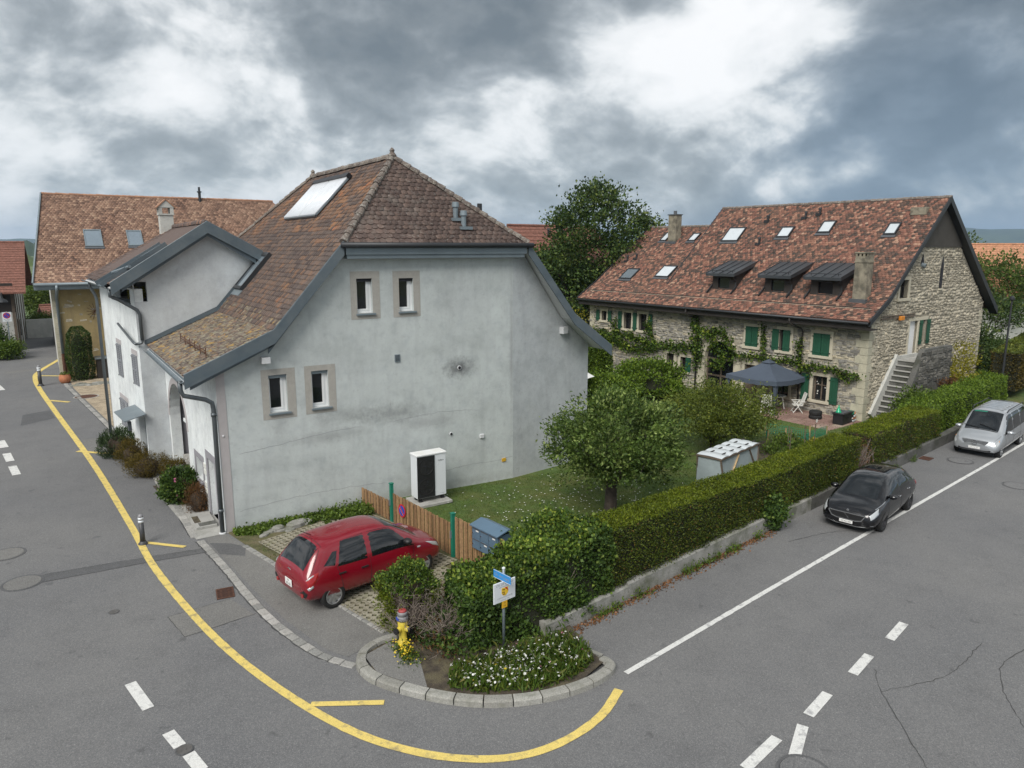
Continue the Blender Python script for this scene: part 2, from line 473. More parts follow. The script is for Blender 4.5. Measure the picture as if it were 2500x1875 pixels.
piece_mat('ridge_tile', [(0, (.1, .08, .07)), (.5, (.145, .118, .1)), (1, (.18, .15, .13))], fscale=18, fine=.35, lichen=[(9, .5, .62, (.3, .29, .26), .7), (6, .6, .7, (.3, .22, .06), .4)])
piece_mat('ridge_tan', [(0, (.3, .16, .1)), (1, (.4, .22, .14))], fscale=18, fine=.2)
piece_mat('rubble', [(0, (.25, .225, .175)), (.35, (.35, .315, .245)), (.65, (.41, .37, .29)), (.85, (.46, .415, .325)), (1, (.52, .46, .35))], fscale=9, fine=.3, bump=.7)
piece_mat('rubble_front', [(0, (.17, .16, .145)), (.35, (.25, .24, .215)), (.65, (.33, .31, .27)), (.85, (.4, .365, .29)), (1, (.48, .42, .3))], fscale=8, fine=.3, bump=.7)
piece_mat('rubble_dark', [(0, (.05, .048, .042)), (.5, (.1, .096, .085)), (1, (.18, .17, .15))], fscale=9, fine=.35, bump=.8)
leaf_mat('leaf_apple', [(0, (0.049, 0.086, 0.019)), (.4, (0.091, 0.152, 0.032)), (.75, (0.155, 0.223, 0.052)), (1, (0.281, 0.355, 0.113))])
leaf_mat('leaf_dark', [(0, (0.026, 0.052, 0.015)), (.5, (0.046, 0.086, 0.021)), (.85, (0.082, 0.128, 0.030)), (1, (0.160, 0.200, 0.043))], .2)
leaf_mat('leaf_laurel', [(0, (0.054, 0.095, 0.011)), (.4, (0.094, 0.164, 0.018)), (.8, (0.155, 0.239, 0.025)), (1, (0.228, 0.315, 0.041))])
leaf_mat('leaf_hazel', [(0, (0.063, 0.092, 0.015)), (.5, (0.111, 0.149, 0.024)), (.85, (0.183, 0.216, 0.035)), (1, (0.270, 0.283, 0.053))])
leaf_mat('leaf_ivy', [(0, (0.033, 0.065, 0.013)), (.45, (0.066, 0.123, 0.020)), (.8, (0.132, 0.209, 0.029)), (1, (0.314, 0.371, 0.061))])
leaf_mat('leaf_ivy_side', [(0, (0.032, 0.064, 0.016)), (.5, (0.059, 0.110, 0.024)), (.9, (0.098, 0.165, 0.033)), (1, (0.195, 0.256, 0.052))])
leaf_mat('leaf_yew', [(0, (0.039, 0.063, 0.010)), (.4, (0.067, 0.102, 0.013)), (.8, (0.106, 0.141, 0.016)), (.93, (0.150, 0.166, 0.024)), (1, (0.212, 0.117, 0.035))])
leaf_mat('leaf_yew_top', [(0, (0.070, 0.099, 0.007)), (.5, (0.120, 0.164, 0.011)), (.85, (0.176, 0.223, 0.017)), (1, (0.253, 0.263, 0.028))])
leaf_mat('leaf_brownish', [(0, (0.061, 0.044, 0.013)), (.4, (0.091, 0.072, 0.016)), (.8, (0.134, 0.105, 0.023)), (1, (0.183, 0.132, 0.033))])
leaf_mat('leaf_heath', [(0, (0.055, 0.044, 0.010)), (.5, (0.104, 0.079, 0.015)), (1, (0.171, 0.127, 0.025))])
leaf_mat('leaf_rust', [(0, (0.061, 0.033, 0.015)), (.5, (0.122, 0.061, 0.025)), (1, (0.183, 0.094, 0.037))])
leaf_mat('leaf_dead', [(0, (0.110, 0.055, 0.025)), (.5, (0.183, 0.088, 0.041)), (1, (0.244, 0.121, 0.057))], .1)
leaf_mat('leaf_rosemary', [(0, (0.018, 0.039, 0.015)), (.5, (0.037, 0.066, 0.023)), (1, (0.073, 0.110, 0.041))], .1)
leaf_mat('leaf_yellow', [(0, (0.171, 0.176, 0.016)), (.5, (0.268, 0.253, 0.025)), (1, (0.390, 0.330, 0.041))])
leaf_mat('leaf_grass', [(0, (0.043, 0.088, 0.011)), (.5, (0.073, 0.127, 0.016)), (.9, (0.122, 0.154, 0.025)), (1, (0.183, 0.165, 0.049))])
leaf_mat('leaf_weed', [(0, (0.054, 0.094, 0.016)), (.5, (0.091, 0.151, 0.022)), (1, (0.152, 0.215, 0.036))])
leaf_mat('leaf_field_wood', [(0, (0.048, 0.081, 0.017)), (.5, (0.079, 0.127, 0.025)), (1, (0.127, 0.178, 0.038))])

# ================================================================ helpers
def V3(*a):
    return Vector(a)


def frame(o, u, v):
    u = Vector(u).normalized()
    v = Vector(v)
    v = (v - u * v.dot(u)).normalized()
    n = u.cross(v)
    return Matrix(((u.x, v.x, n.x, o[0]), (u.y, v.y, n.y, o[1]), (u.z, v.z, n.z, o[2]), (0, 0, 0, 1)))


class MB:
    """collects faces, then becomes one mesh object"""

    def __init__(s, M=None):
        s.v, s.f, s.M = [], [], M

    def add(s, vs, fs):
        k = len(s.v)
        s.v += [Vector(x) for x in vs]
        s.f += [[i + k for i in f] for f in fs]
        return s

    def box(s, x0, x1, y0, y1, z0, z1, M=None):
        vs = [(x, y, z) for z in (z0, z1) for y in (y0, y1) for x in (x0, x1)]
        if M is not None:
            vs = [M @ Vector(q) for q in vs]
        return s.add(vs, [(0, 2, 3, 1), (4, 5, 7, 6), (0, 1, 5, 4), (2, 6, 7, 3), (0, 4, 6, 2), (1, 3, 7, 5)])

    def beam(s, a, b, w, h, up=(0, 0, 1)):
        a, b = Vector(a), Vector(b)
        d = (b - a)
        L = d.length
        M = frame(a, d, up)
        return s.box(0, L, -h / 2, h / 2, -w / 2, w / 2, M)

    def prism(s, poly, z0, z1, M=None):
        n = len(poly)
        vs = [Vector((p[0], p[1], z)) for z in (z0, z1) for p in poly]
        if M is not None:
            vs = [M @ q for q in vs]
        fs = [list(range(n))[::-1], [n + i for i in range(n)]]
        fs += [(i, (i + 1) % n, n + (i + 1) % n, n + i) for i in range(n)]
        return s.add(vs, fs)

    def poly(s, pts):
        return s.add(pts, [list(range(len(pts)))])

    def tube(s, pts, rad, n=8, cap=True):
        pts = [Vector(p) for p in pts]
        if isinstance(rad, (int, float)):
            rad = [rad] * len(pts)
        rings, prev = [], None
        for i, p in enumerate(pts):
            d = (pts[min(i + 1, len(pts) - 1)] - pts[max(i - 1, 0)]).normalized()
            if prev is None:
                x = d.orthogonal().normalized()
            else:
                x = (prev - d * prev.dot(d))
                x = x.normalized() if x.length > 1e-6 else d.orthogonal().normalized()
            prev = x
            y = d.cross(x)
            rings.append([p + (x * math.cos(a) + y * math.sin(a)) * rad[i] for a in [2 * math.pi * k / n for k in range(n)]])
        vs = [q for r in rings for q in r]
        fs = []
        for i in range(len(pts) - 1):
            for k in range(n):
                fs.append((i * n + k, i * n + (k + 1) % n, (i + 1) * n + (k + 1) % n, (i + 1) * n + k))
        if cap:
            fs.append(list(range(n))[::-1])
            fs.append([(len(pts) - 1) * n + k for k in range(n)])
        return s.add(vs, fs)

    def lathe(s, prof, n=16, M=None):
        vs = []
        for (r, z) in prof:
            for k in range(n):
                a = 2 * math.pi * k / n
                vs.append(Vector((r * math.cos(a), r * math.sin(a), z)))
        if M is not None:
            vs = [M @ q for q in vs]
        fs = []
        for i in range(len(prof) - 1):
            for k in range(n):
                fs.append((i * n + k, i * n + (k + 1) % n, (i + 1) * n + (k + 1) % n, (i + 1) * n + k))
        fs.append(list(range(n))[::-1])
        fs.append([(len(prof) - 1) * n + k for k in range(n)])
        return s.add(vs, fs)

    def panel(s, outer, holes=(), depth=0.0, M=None, through=True):
        """flat wall face in x,y with holes; the reveals go back along -z by depth"""
        bm = bmesh.new()
        es = []
        loops = []
        for lp in [outer] + list(holes):
            vv = [bm.verts.new((p[0], p[1], 0)) for p in lp]
            loops.append(vv)
            es += [bm.edges.new((vv[i], vv[(i + 1) % len(vv)])) for i in range(len(vv))]
        bmesh.ops.triangle_fill(bm, use_beauty=True, edges=es, normal=(0, 0, 1))
        bmesh.ops.recalc_face_normals(bm, faces=bm.faces)
        bm.verts.index_update()
        vs = [v.co.copy() for v in bm.verts]
        fs = []
        for f in bm.faces:
            idx = [v.index for v in f.verts]
            fs.append(idx if f.normal.z > 0 else idx[::-1])
        k0 = len(vs)
        if depth:
            for li, lp in enumerate(loops):
                ids = [v.index for v in lp]
                n = len(ids)
                base = len(vs)
                vs += [vs[i] + Vector((0, 0, -depth)) for i in ids]
                for i in range(n):
                    j = (i + 1) % n
                    fs.append((ids[i], ids[j], base + j, base + i))
        bm.free()
        if M is not None:
            vs = [M @ q for q in vs]
        return s.add(vs, fs)

    def mesh(s, name):
        me = bpy.data.meshes.new(name)
        vv = [s.M @ q for q in s.v] if s.M is not None else s.v
        me.from_pydata([tuple(q) for q in vv], [], s.f)
        return me

    def build(s, name, m, parent=None, smooth=False, bevel=0.0, recalc=False):
        me = s.mesh(name)
        if recalc:
            bm = bmesh.new()
            bm.from_mesh(me)
            bmesh.ops.recalc_face_normals(bm, faces=bm.faces)
            bm.to_mesh(me)
            bm.free()
        me.materials.append(MATS[m])
        if smooth:
            me.polygons.foreach_set('use_smooth', [True] * len(me.polygons))
        o = bpy.data.objects.new(name, me)
        COL.objects.link(o)
        if parent is not None:
            o.parent = parent
        if bevel:
            md = o.modifiers.new('bevel', 'BEVEL')
            md.width = bevel
            md.segments = 2
            md.limit_method = 'ANGLE'
            md.angle_limit = R(40)
        return o


def thing(name, label, cat, loc=(0, 0, 0), rz=0.0, group=None, scale=1.0):
    o = bpy.data.objects.new(name, None)
    COL.objects.link(o)
    o.empty_display_size = .2
    o.location = loc
    o.rotation_euler = (0, 0, rz)
    o.scale = (scale,) * 3
    o['label'] = label
    o['category'] = cat
    if group:
        o['group'] = group
    return o


def tag(o, label, cat, group=None):
    o['label'] = label
    o['category'] = cat
    if group:
        o['group'] = group
    return o


def struct(o, kind='structure'):
    o['kind'] = kind
    return o


def loc_m(o):
    return Matrix.LocRotScale(o.location, o.rotation_euler, o.scale)


def np_mesh(name, V, loops, starts, rnd=None, smooth=False):
    me = bpy.data.meshes.new(name)
    V = np.ascontiguousarray(V, dtype=np.float32)
    me.vertices.add(len(V))
    me.vertices.foreach_set('co', V.ravel())
    me.loops.add(len(loops))
    me.loops.foreach_set('vertex_index', np.ascontiguousarray(loops, dtype=np.int32))
    me.polygons.add(len(starts))
    me.polygons.foreach_set('loop_start', np.ascontiguousarray(starts, dtype=np.int32))
    if rnd is not None:
        a = me.attributes.new('rnd', 'FLOAT', 'POINT')
        a.data.foreach_set('value', np.ascontiguousarray(rnd, dtype=np.float32))
    me.update(calc_edges=True)
    if smooth:
        me.polygons.foreach_set('use_smooth', [True] * len(starts))
    return me


class Tmpl:
    def __init__(s, mb, name, m):
        s.v = np.array([tuple(q) for q in mb.v], dtype=np.float64)
        s.loops = np.array([i for f in mb.f for i in f], dtype=np.int32)
        ln = np.array([len(f) for f in mb.f], dtype=np.int32)
        s.starts = np.concatenate(([0], np.cumsum(ln)[:-1])).astype(np.int32)
        s.me = mb.mesh(name)
        s.me.materials.append(MATS[m])
        s.m = m


def pieces(name, items, parent, W=None, N=300, stuff=None, root=None):
    """items: (template, matrix in the parent's space). The N nearest the camera become objects,
    the rest one part with kind stuff for each material."""
    W = W or Matrix.Identity(4)
    items = sorted(items, key=lambda it: ((W @ it[1].translation) - CAM).length)
    for tp, M in items[:N]:
        o = bpy.data.objects.new(name, tp.me)
        COL.objects.link(o)
        o.parent = parent
        o.matrix_basis = M
    rest = items[N:]
    if not rest:
        return
    bym = {}
    for tp, M in rest:
        bym.setdefault(tp.m, []).append((tp, M))
    mats = list(bym)
    Vs, Ls, Ss, Rs, mi = [], [], [], [], []
    off = lo = 0
    for q, mname in enumerate(mats):
        for tp, M in bym[mname]:
            A = np.array(M)
            v = tp.v @ A[:3, :3].T + A[:3, 3]
            Vs.append(v)
            Ls.append(tp.loops + off)
            Ss.append(tp.starts + lo)
            Rs.append(np.full(len(v), random.random()))
            mi.append(np.full(len(tp.starts), q))
            off += len(v)
            lo += len(tp.loops)
    me = np_mesh(stuff or (name + '_field'), np.concatenate(Vs), np.concatenate(Ls), np.concatenate(Ss), np.concatenate(Rs))
    for mname in mats:
        me.materials.append(MATS[mname])
    me.polygons.foreach_set('material_index', np.concatenate(mi).astype(np.int32))
    o = bpy.data.objects.new(stuff or (name + '_field'), me)
    COL.objects.link(o)
    o.parent = root or parent
    o['kind'] = 'stuff'
    return o


def leaves(name, P, Nn, size, m, parent=None, aspect=.55, jit=.7, fold=.18, sizevar=.35, droop=0.0, light=None):
    """one small folded blade for each point"""
    P = np.asarray(P, float)
    Nn = np.asarray(Nn, float)
    k = len(P)
    d = Nn + rng.normal(0, jit, (k, 3))
    d[:, 2] -= droop
    d /= np.linalg.norm(d, axis=1)[:, None] + 1e-9       # blade direction
    a = rng.normal(0, 1, (k, 3))
    sd_ = np.cross(d, a)
    sd_ /= np.linalg.norm(sd_, axis=1)[:, None] + 1e-9
    nn = np.cross(sd_, d)
    s = size * (1 + rng.uniform(-sizevar, sizevar, k))[:, None]
    b0 = P - d * s * .5
    tip = P + d * s * .5
    l = P + sd_ * s * aspect * .5 + nn * s * fold
    r = P - sd_ * s * aspect * .5 + nn * s * fold
    V = np.stack((b0, l, tip, r), 1).reshape(-1, 3)
    loops = np.arange(4 * k)
    starts = np.arange(k) * 4
    rv = rng.uniform(0, 1, k) if light is None else np.clip(light + rng.normal(0, .18, k), 0, .999)
    me = np_mesh(name, V, loops, starts, np.repeat(rv, 4))
    me.materials.append(MATS[m])
    o = bpy.data.objects.new(name, me)
    COL.objects.link(o)
    if parent is not None:
        o.parent = parent
    return o


def clumps(center, rad, n_clump, n_leaf, spread, shell=.55, squash=1.0, lo=-1.0):
    """leaf points in clumps through an ellipsoid; returns points and outward normals"""
    c = np.array(center, float)
    rad = np.array(rad, float)
    out, nor = [], []
    while len(out) < n_clump:
        q = rng.normal(0, 1, 3)
        q /= np.linalg.norm(q)
        if q[2] < lo:
            continue
        rr = shell + (1 - shell) * rng.random() ** .6
        bumpy = 1 + .22 * math.sin(3.1 * q[0] + 5 * q[1] + c[0]) * math.cos(4 * q[2] + 2 * q[0])
        cc = c + q * rad * rr * bumpy
        out.append(cc + rng.normal(0, spread, (n_leaf, 3)) * np.array((1, 1, squash)))
        nor.append(np.tile(q * .8 + np.array((0, 0, .35)), (n_leaf, 1)))
    return np.concatenate(out), np.concatenate(nor)


def surf_pts(quads, dens):
    """points spread over quads given as (a, b, c, d); density in points for each square metre"""
    P, Nn = [], []
    for a, b, c, d in quads:
        a, b, c, d = (np.array(x, float) for x in (a, b, c, d))
        ar = .5 * np.linalg.norm(np.cross(b - a, d - a)) + .5 * np.linalg.norm(np.cross(b - c, d - c))
        k = int(ar * dens)
        u, v = rng.random((2, k, 1))
        P.append(a * (1 - u) * (1 - v) + b * u * (1 - v) + c * u * v + d * (1 - u) * v)
        n = np.cross(b - a, d - a)
        n /= np.linalg.norm(n)
        Nn.append(np.tile(n, (k, 1)))
    return np.concatenate(P), np.concatenate(Nn)


def wob(P, amp, sc):
    """smooth lumpiness along the surface"""
    P = np.asarray(P)
    s = np.sin(P[:, 0] * sc * 1.3 + P[:, 2] * sc) + np.sin(P[:, 1] * sc * 1.7 + 1.3) + np.sin((P[:, 0] + P[:, 1] + P[:, 2]) * sc * 2.3)
    return (s / 3 * amp)[:, None]


def spline(pts, step):
    """Catmull-Rom through 2D or 3D points, resampled by length"""
    P = [np.array(p, float) for p in pts]
    P = [2 * P[0] - P[1]] + P + [2 * P[-1] - P[-2]]
    out = []
    for i in range(1, len(P) - 2):
        for t in np.linspace(0, 1, 24, endpoint=False):
            a, b, c, d = P[i - 1], P[i], P[i + 1], P[i + 2]
            out.append(.5 * (2 * b + (c - a) * t + (2 * a - 5 * b + 4 * c - d) * t * t + (3 * b - a - 3 * c + d) * t ** 3))
    out.append(P[-2])
    out = np.array(out)
    L = np.concatenate(([0], np.cumsum(np.linalg.norm(np.diff(out, axis=0), axis=1))))
    n = max(2, int(round(L[-1] / step)) + 1)
    s = np.linspace(0, L[-1], n)
    return np.stack([np.interp(s, L, out[:, k]) for k in range(out.shape[1])], 1)


def ribbon(name, pts, width, z, m, parent=None):
    pts = np.array(pts, float)
    mb = MB()
    vs = []
    for i, p in enumerate(pts):
        d = pts[min(i + 1, len(pts) - 1)] - pts[max(i - 1, 0)]
        d /= np.linalg.norm(d)
        n = np.array((-d[1], d[0]))
        ww = width[i] if hasattr(width, '__len__') else width
        vs.append((*(p + n * ww / 2), z))
        vs.append((*(p - n * ww / 2), z))
    mb.add(vs, [(2 * i, 2 * i + 1, 2 * i + 3, 2 * i + 2) for i in range(len(pts) - 1)])
    return mb.build(name, m, parent)


def text(s, size, M, m, parent, name='lettering', spacing=1.0, squeeze=1.0):
    cu = bpy.data.curves.new(name, 'FONT')
    cu.body = s
    cu.size = size
    cu.align_x = 'CENTER'
    cu.align_y = 'CENTER'
    cu.space_character = spacing
    cu.resolution_u = 2
    o = bpy.data.objects.new(name, cu)
    COL.objects.link(o)
    dg = bpy.context.evaluated_depsgraph_get()
    me = bpy.data.meshes.new_from_object(o.evaluated_get(dg))
    bpy.data.objects.remove(o)
    me.transform(M @ Matrix.Diagonal((squeeze, 1, 1, 1)))
    me.materials.clear()
    me.materials.append(MATS[m])
    ob = bpy.data.objects.new(name, me)
    COL.objects.link(ob)
    ob.parent = parent
    return ob


def rect(x0, x1, y0, y1):
    return [(x0, y0), (x1, y0), (x1, y1), (x0, y1)]


# ---- roof tiles -------------------------------------------------------------
def tile_mb(w_, e):
    L = e * 1.7
    h = w_ * .485
    top = [(-h, L, .004), (h, L, .004), (h, e * .3, .03), (h * .62, e * .07, .036), (0, 0, .038), (-h * .62, e * .07, .036), (-h, e * .3, .03)]
    low = [(x, y, z - .022) for x, y, z in top[2:]]
    mb = MB()
    mb.add(top + low, [(0, 6, 5, 4, 3, 2, 1), (2, 3, 8, 7), (3, 4, 9, 8), (4, 5, 10, 9), (5, 6, 11, 10)])
    mb.f = [f[::-1] if i else f[::-1] for i, f in enumerate(mb.f)]
    mb.f[0] = mb.f[0]
    return mb


def inside(p, poly):
    x, y = p
    c = False
    n = len(poly)
    for i in range(n):
        x1, y1 = poly[i]
        x2, y2 = poly[(i + 1) % n]
        if (y1 > y) != (y2 > y) and x < (x2 - x1) * (y - y1) / (y2 - y1 + 1e-12) + x1:
            c = not c
    return c


def tile_field(tp, w_, e, M, poly, holes=(), jit=.012, tpf=None):
    """tile placements over a polygon in the plane of M (x along the eave, y up the slope)"""
    out = []
    us = [p[0] for p in poly]
    vs_ = [p[1] for p in poly]
    k = 0
    v = min(vs_)
    while v < max(vs_):
        u = min(us) + (w_ / 2 if k % 2 else 0)
        while u < max(us) + w_:
            c = (u, v + e * .5)
            if inside(c, poly) and not any(inside(c, h) for h in holes):
                A = M @ Matrix.Translation((u + random.gauss(0, jit * .4), v + random.gauss(0, jit), random.random() * .008)) @ Matrix.Rotation(random.gauss(0, .012), 4, 'Z') @ Matrix.Rotation(random.gauss(0, .008), 4, 'X')
                out.append(((tpf(c) if tpf else tp), A))
            u += w_
        v += e
        k += 1
    return out


def ridge_run(a, b, step, r, tp, lift=0.0, bell=False):
    a, b = Vector(a), Vector(b)
    n = max(1, int(round((b - a).length / step)))
    d = (b - a) / n
    out = []
    for i in range(n):
        M = frame(a + d * i + Vector((0, 0, lift + random.gauss(0, .006))), d, (0, 0, 1))
        out.append((tp, M @ Matrix.Diagonal((d.length * 1.08, r, r, 1))))
    return out


def ridge_mb(bell=.22):
    """half-round cap along x, length 1, radius 1, wider at its far end"""
    mb = MB()
    ts = [0, .12, .9, 1]
    rs = [1 + bell, 1 + bell * .9, .92, .9]
    n = 7
    vs = []
    for t_, r_ in zip(ts, rs):
        for k in range(n):
            an = math.pi * (k / (n - 1)) * 1.16 - .25
            vs.append((t_, math.sin(an) * r_, -math.cos(an) * r_))
    fs = []
    for i in range(len(ts) - 1):
        for k in range(n - 1):
            fs.append((i * n + k, i * n + k + 1, (i + 1) * n + k + 1, (i + 1) * n + k))
    fs.append(list(range(n)))
    fs.append([3 * n + k for k in range(n)][::-1])
    mb.add(vs, fs)
    return mb


# ---- rubble masonry ---------------------------------------------------------
def stone_templates(m, k=6):
    out = []
    for i in range(k):
        mb = MB()
        outer = []
        for (x, y) in ((-.5, -.5), (.5, -.5), (.5, .5), (-.5, .5)):
            outer.append((x + random.uniform(-.09, .09), y + random.uniform(-.14, .14)))
        mid_ = [((outer[j][0] + outer[(j + 1) % 4][0]) / 2 + random.uniform(-.05, .05), (outer[j][1] + outer[(j + 1) % 4][1]) / 2 + random.uniform(-.09, .09)) for j in range(4)]
        ring = [q for pr_ in zip(outer, mid_) for q in pr_]
        inner = [(x * .74 + random.uniform(-.04, .04), y * .7 + random.uniform(-.04, .04)) for x, y in ring]
        vs = [(x, y, 0) for x, y in ring] + [(x, y, random.uniform(.65, 1.0)) for x, y in inner]
        fs = [(j, (j + 1) % 8, 8 + (j + 1) % 8, 8 + j) for j in range(8)] + [tuple(8 + j for j in range(8))]
        mb.add(vs, fs)
        out.append(Tmpl(mb, 'stone', m))
    return out


def rubble(tps, M, poly, holes, h=(.1, .2), wr=(1.1, 2.8), proud=.035, gap=.02):
    out = []
    ys = [p[1] for p in poly]
    xs = [p[0] for p in poly]
    y = min(ys)
    while y < max(ys):
        hh = random.uniform(*h)
        x = min(xs) - random.random() * .3
        while x < max(xs):
            ww = hh * random.uniform(*wr)
            dh = hh * random.uniform(.7, 1.3)
            c = (x + ww / 2, y + hh / 2 + random.uniform(-.3, .3) * hh)
            if inside(c, poly) and not any(hx0 - ww * .3 < c[0] < hx1 + ww * .3 and hy0 - hh * .4 < c[1] < hy1 + hh * .4 for hx0, hx1, hy0, hy1 in holes):
                A = M @ Matrix.Translation((c[0], c[1], -.004)) @ Matrix.Rotation(random.gauss(0, .11), 4, 'Z') @ Matrix.Diagonal((ww - gap, dh - gap, proud * random.uniform(.5, 1.4), 1))
                out.append((random.choice(tps), A))
            x += ww
        y += hh
    return out

# ================================================================ ground, roads, hills
YW = lambda x: -9.74 + (x - 5.45) * .1444          # road face of the low garden wall
LZ = lambda x: -.012 - .488 * min(1, max(0, (x - 6) / 18))   # lawn height

mb = MB()
n = 64
mb.add([(0, 0, -.8)] + [(9500 * math.cos(2 * math.pi * k / n), 9500 * math.sin(2 * math.pi * k / n), -.8) for k in range(n)], [(0, 1 + k, 1 + (k + 1) % n) for k in range(n)])
struct(mb.build('ground', 'field'))
mb = MB()
mb.poly([(90, YW(90) + .1, 0), (4.6, YW(4.6) + .1, 0), (4.6, 75, 0), (-60, 75, 0), (-60, -90, 0), (90, -90, 0)][::-1])
struct(mb.build('road', 'asphalt'))

mb = MB()
xs = list(np.linspace(4.45, 24, 40)) + [27, 30, 40, 60, 90]
for i in range(len(xs) - 1):
    a, b = xs[i], xs[i + 1]
    mb.poly([(a, YW(a) + .12, LZ(a)), (b, YW(b) + .12, LZ(b)), (b, 60, LZ(b)), (a, 60, LZ(a))])
struct(mb.build('lawn', 'lawn', smooth=True))


def sheet(name, pts, z, m):
    mb = MB()
    mb.poly([(x, y, z) for x, y in pts])
    return struct(mb.build(name, m))


sheet('forecourt', [(-1.55, 14.2), (3, 14.2), (3, 33.2), (-2.9, 33.2), (-2.75, 28), (-1.6, 16)], .008, 'gravel')
sheet('pavement', [(-.22, -4.4), (0, -6.1), (.35, -7.7), (.62, -8.2), (1.62, -7.85), (1.22, -6.1), (.66, -3.5), (.2, -1.3), (-.1, -.05), (-.62, -.1)], .005, 'asphalt_pale')
sheet('asphalt_patch', [(-.58, -.55), (-.1, -.9), (.22, -1.35), (.05, -2.0), (-.5, -1.5)], .009, 'asphalt_dark')
sheet('porch_paving', [(-.85, -.1), (0.05, -.08), (-.3, 7.5), (-1.12, 7.5), (-1.15, 4.0)], .012, 'concrete')
sheet('parking_bed', [(.24, -1.25), (.74, -3.5), (1.33, -6.1), (1.72, -7.75), (2.6, -8.1), (5.2, -7.4), (4.86, -5.8), (4.38, -1.8), (4.2, 0), (0, 0)], .006, 'soil_grassy')
sheet('planting_bed', [(.98, -8.4), (1.55, -8.25), (5.1, -9.75), (4.8, -10.8), (4.78, -11.3), (3.8, -11.62), (3.1, -11.5), (2.5, -11.26), (1.95, -10.9), (1.55, -10.3), (1.1, -9.65), (.8, -9.1)], .1, 'soil')
sheet('asphalt_patch', [(.86, -8.5), (1.5, -8.3), (1.75, -9.2), (1.45, -10.15), (1.25, -9.9), (.85, -9.2)], .106, 'asphalt_pale')
for q, m_, zz_ in (([(-2.21, -4.43), (-2.03, -5.57), (-.55, -5.36), (-.82, -4.3)], 'asphalt_pale', .004),
                   ([(-4.6, -.85), (-4.6, -.35), (-2.3, -.62), (-.7, -.85), (-.6, -1.2), (-2.3, -1.0)], 'asphalt_dark', .004),
                   ([(-5.2, 21.3), (-4.05, 21.9), (-3.85, 19.7), (-5.25, 18.7)], 'asphalt_dark', .004),
                   ([(-3.0, 14.4), (-2.0, 14.2), (-1.9, 11.7), (-2.85, 12.0)], 'asphalt_pale', .004),
                   ([(7.2, -16.4), (8.6, -14.8), (11.2, -14.6), (10.4, -16.0), (8.2, -18.5), (5.8, -19.5)], 'asphalt', .004),
                   ([(-6.3, 36.3), (-3.2, 37.2), (-3.2, 38.1), (-6.3, 37.2)], 'asphalt_pale', .004),
                   ([(-5.3, 41.6), (-3.2, 42.5), (-3.2, 43.3), (-5.2, 42.2)], 'asphalt_pale', .004)):
    sheet('asphalt_patch', q, zz_, m_)


def crack(pts, wd=.018):
    P = spline(pts, .12)
    P[1:-1] += rng.normal(0, .012, (len(P) - 2, 2))
    struct(ribbon('road_crack', P, [wd * random.uniform(.5, 1.3) for _ in P], .0085, 'crack'))


for c_ in ([(-2.21, -4.43), (-.82, -4.3)], [(-2.03, -5.57), (-.5, -5.36)], [(-2.21, -4.43), (-2.03, -5.57)], [(-4.55, -.35), (-2.3, -.62), (-.75, -.85)], [(-4.55, -.86), (-2.3, -1.0), (-.6, -1.2)],
           [(7.2, -16.4), (8.6, -14.8), (9.2, -14.3)], [(8.2, -18.5), (9.6, -16.8), (11.2, -15.7), (12.6, -15.6)], [(8.6, -14.8), (10.2, -15.2), (12, -15.0)],
           [(13.2, -9.4), (15, -9.7), (15.9, -10.4)], [(-2.9, 15.2), (-2.0, 14.9)], [(-2.85, 12.6), (-1.9, 12.2)], [(-3.2, 19.5), (-2.4, 19.1)]):
    crack(c_, .014)
# joint between road and setts
crack([(-.9, -.25), (-.67, -2.6), (-.55, -4.41), (-.37, -6.03), (-.01, -7.63), (.45, -8.45)], .03)
crack([(-.98, .2), (-1.1, 6.27), (-1.9, 16), (-3.08, 28)], .035)

# ---- markings
yel = [(4.51, -12.06), (3.75, -12.46), (2.89, -12.64), (2.07, -12.58), (1.31, -12.22), (.56, -11.53), (-.14, -10.45), (-.78, -8.78), (-1.33, -6.74), (-1.74, -4.41), (-2.12, -1.23), (-2.31, 2.37), (-2.83, 10.12), (-3.81, 21.25), (-4.42, 28.5), (-4.66, 33), (-4.45, 36), (-3.1, 41.8)]
yp = spline(yel, .14)
struct(ribbon('road_marking', yp, [.17 + .1 * min(1, max(0, (p[1] + 5) / 40)) + random.gauss(0, .005) for p in yp], .011, 'paint_yellow'))
for a, b, w_ in (((-.50, -9.33), (.64, -10.01), .14), ((-2.14, .52), (-1.21, -.47), .14), ((-3.25, 12.3), (-2.19, 11.2), .2), ((-4.02, 24.7), (-3.13, 23.6), .22), ((-4.5, 34.2), (-3.3, 33.3), .25)):
    struct(ribbon('road_marking', [a, b], w_, .014, 'paint_yellow'))
wl = [(4.98, -11.73), (12, -10.76), (20, -9.7), (26.3, -8.87), (31.5, -8.15)]
wp_ = spline(wl, .15)
struct(ribbon('road_marking', wp_, [.12 + random.gauss(0, .005) for _ in wp_], .011, 'paint_white'))
for a, b, w_ in (((11.44, -13.66), (10.52, -13.86), .19), ((9.58, -13.97), (8.68, -14.17), .19), ((7.7, -14.28), (6.83, -14.48), .19), ((5.85, -14.56), (4.8, -14.75), .19), ((6.5, -14.6), (5.62, -15.05), .19),
                 ((-3.19, -6.8), (-3.0, -7.85), .2), ((-2.8, -8.75), (-2.69, -9.25), .2), ((-2.6, -9.52), (-2.49, -10.05), .2),
                 ((-5.94, 16.0), (-5.76, 14.6), .3), ((-5.66, 13.5), (-5.5, 12.1), .28), ((-5.42, 11.3), (-5.26, 9.9), .27), ((-6.6, 31.5), (-6.3, 29.6), .35)):
    struct(ribbon('road_marking', [a, b], w_, .011, 'paint_white'))

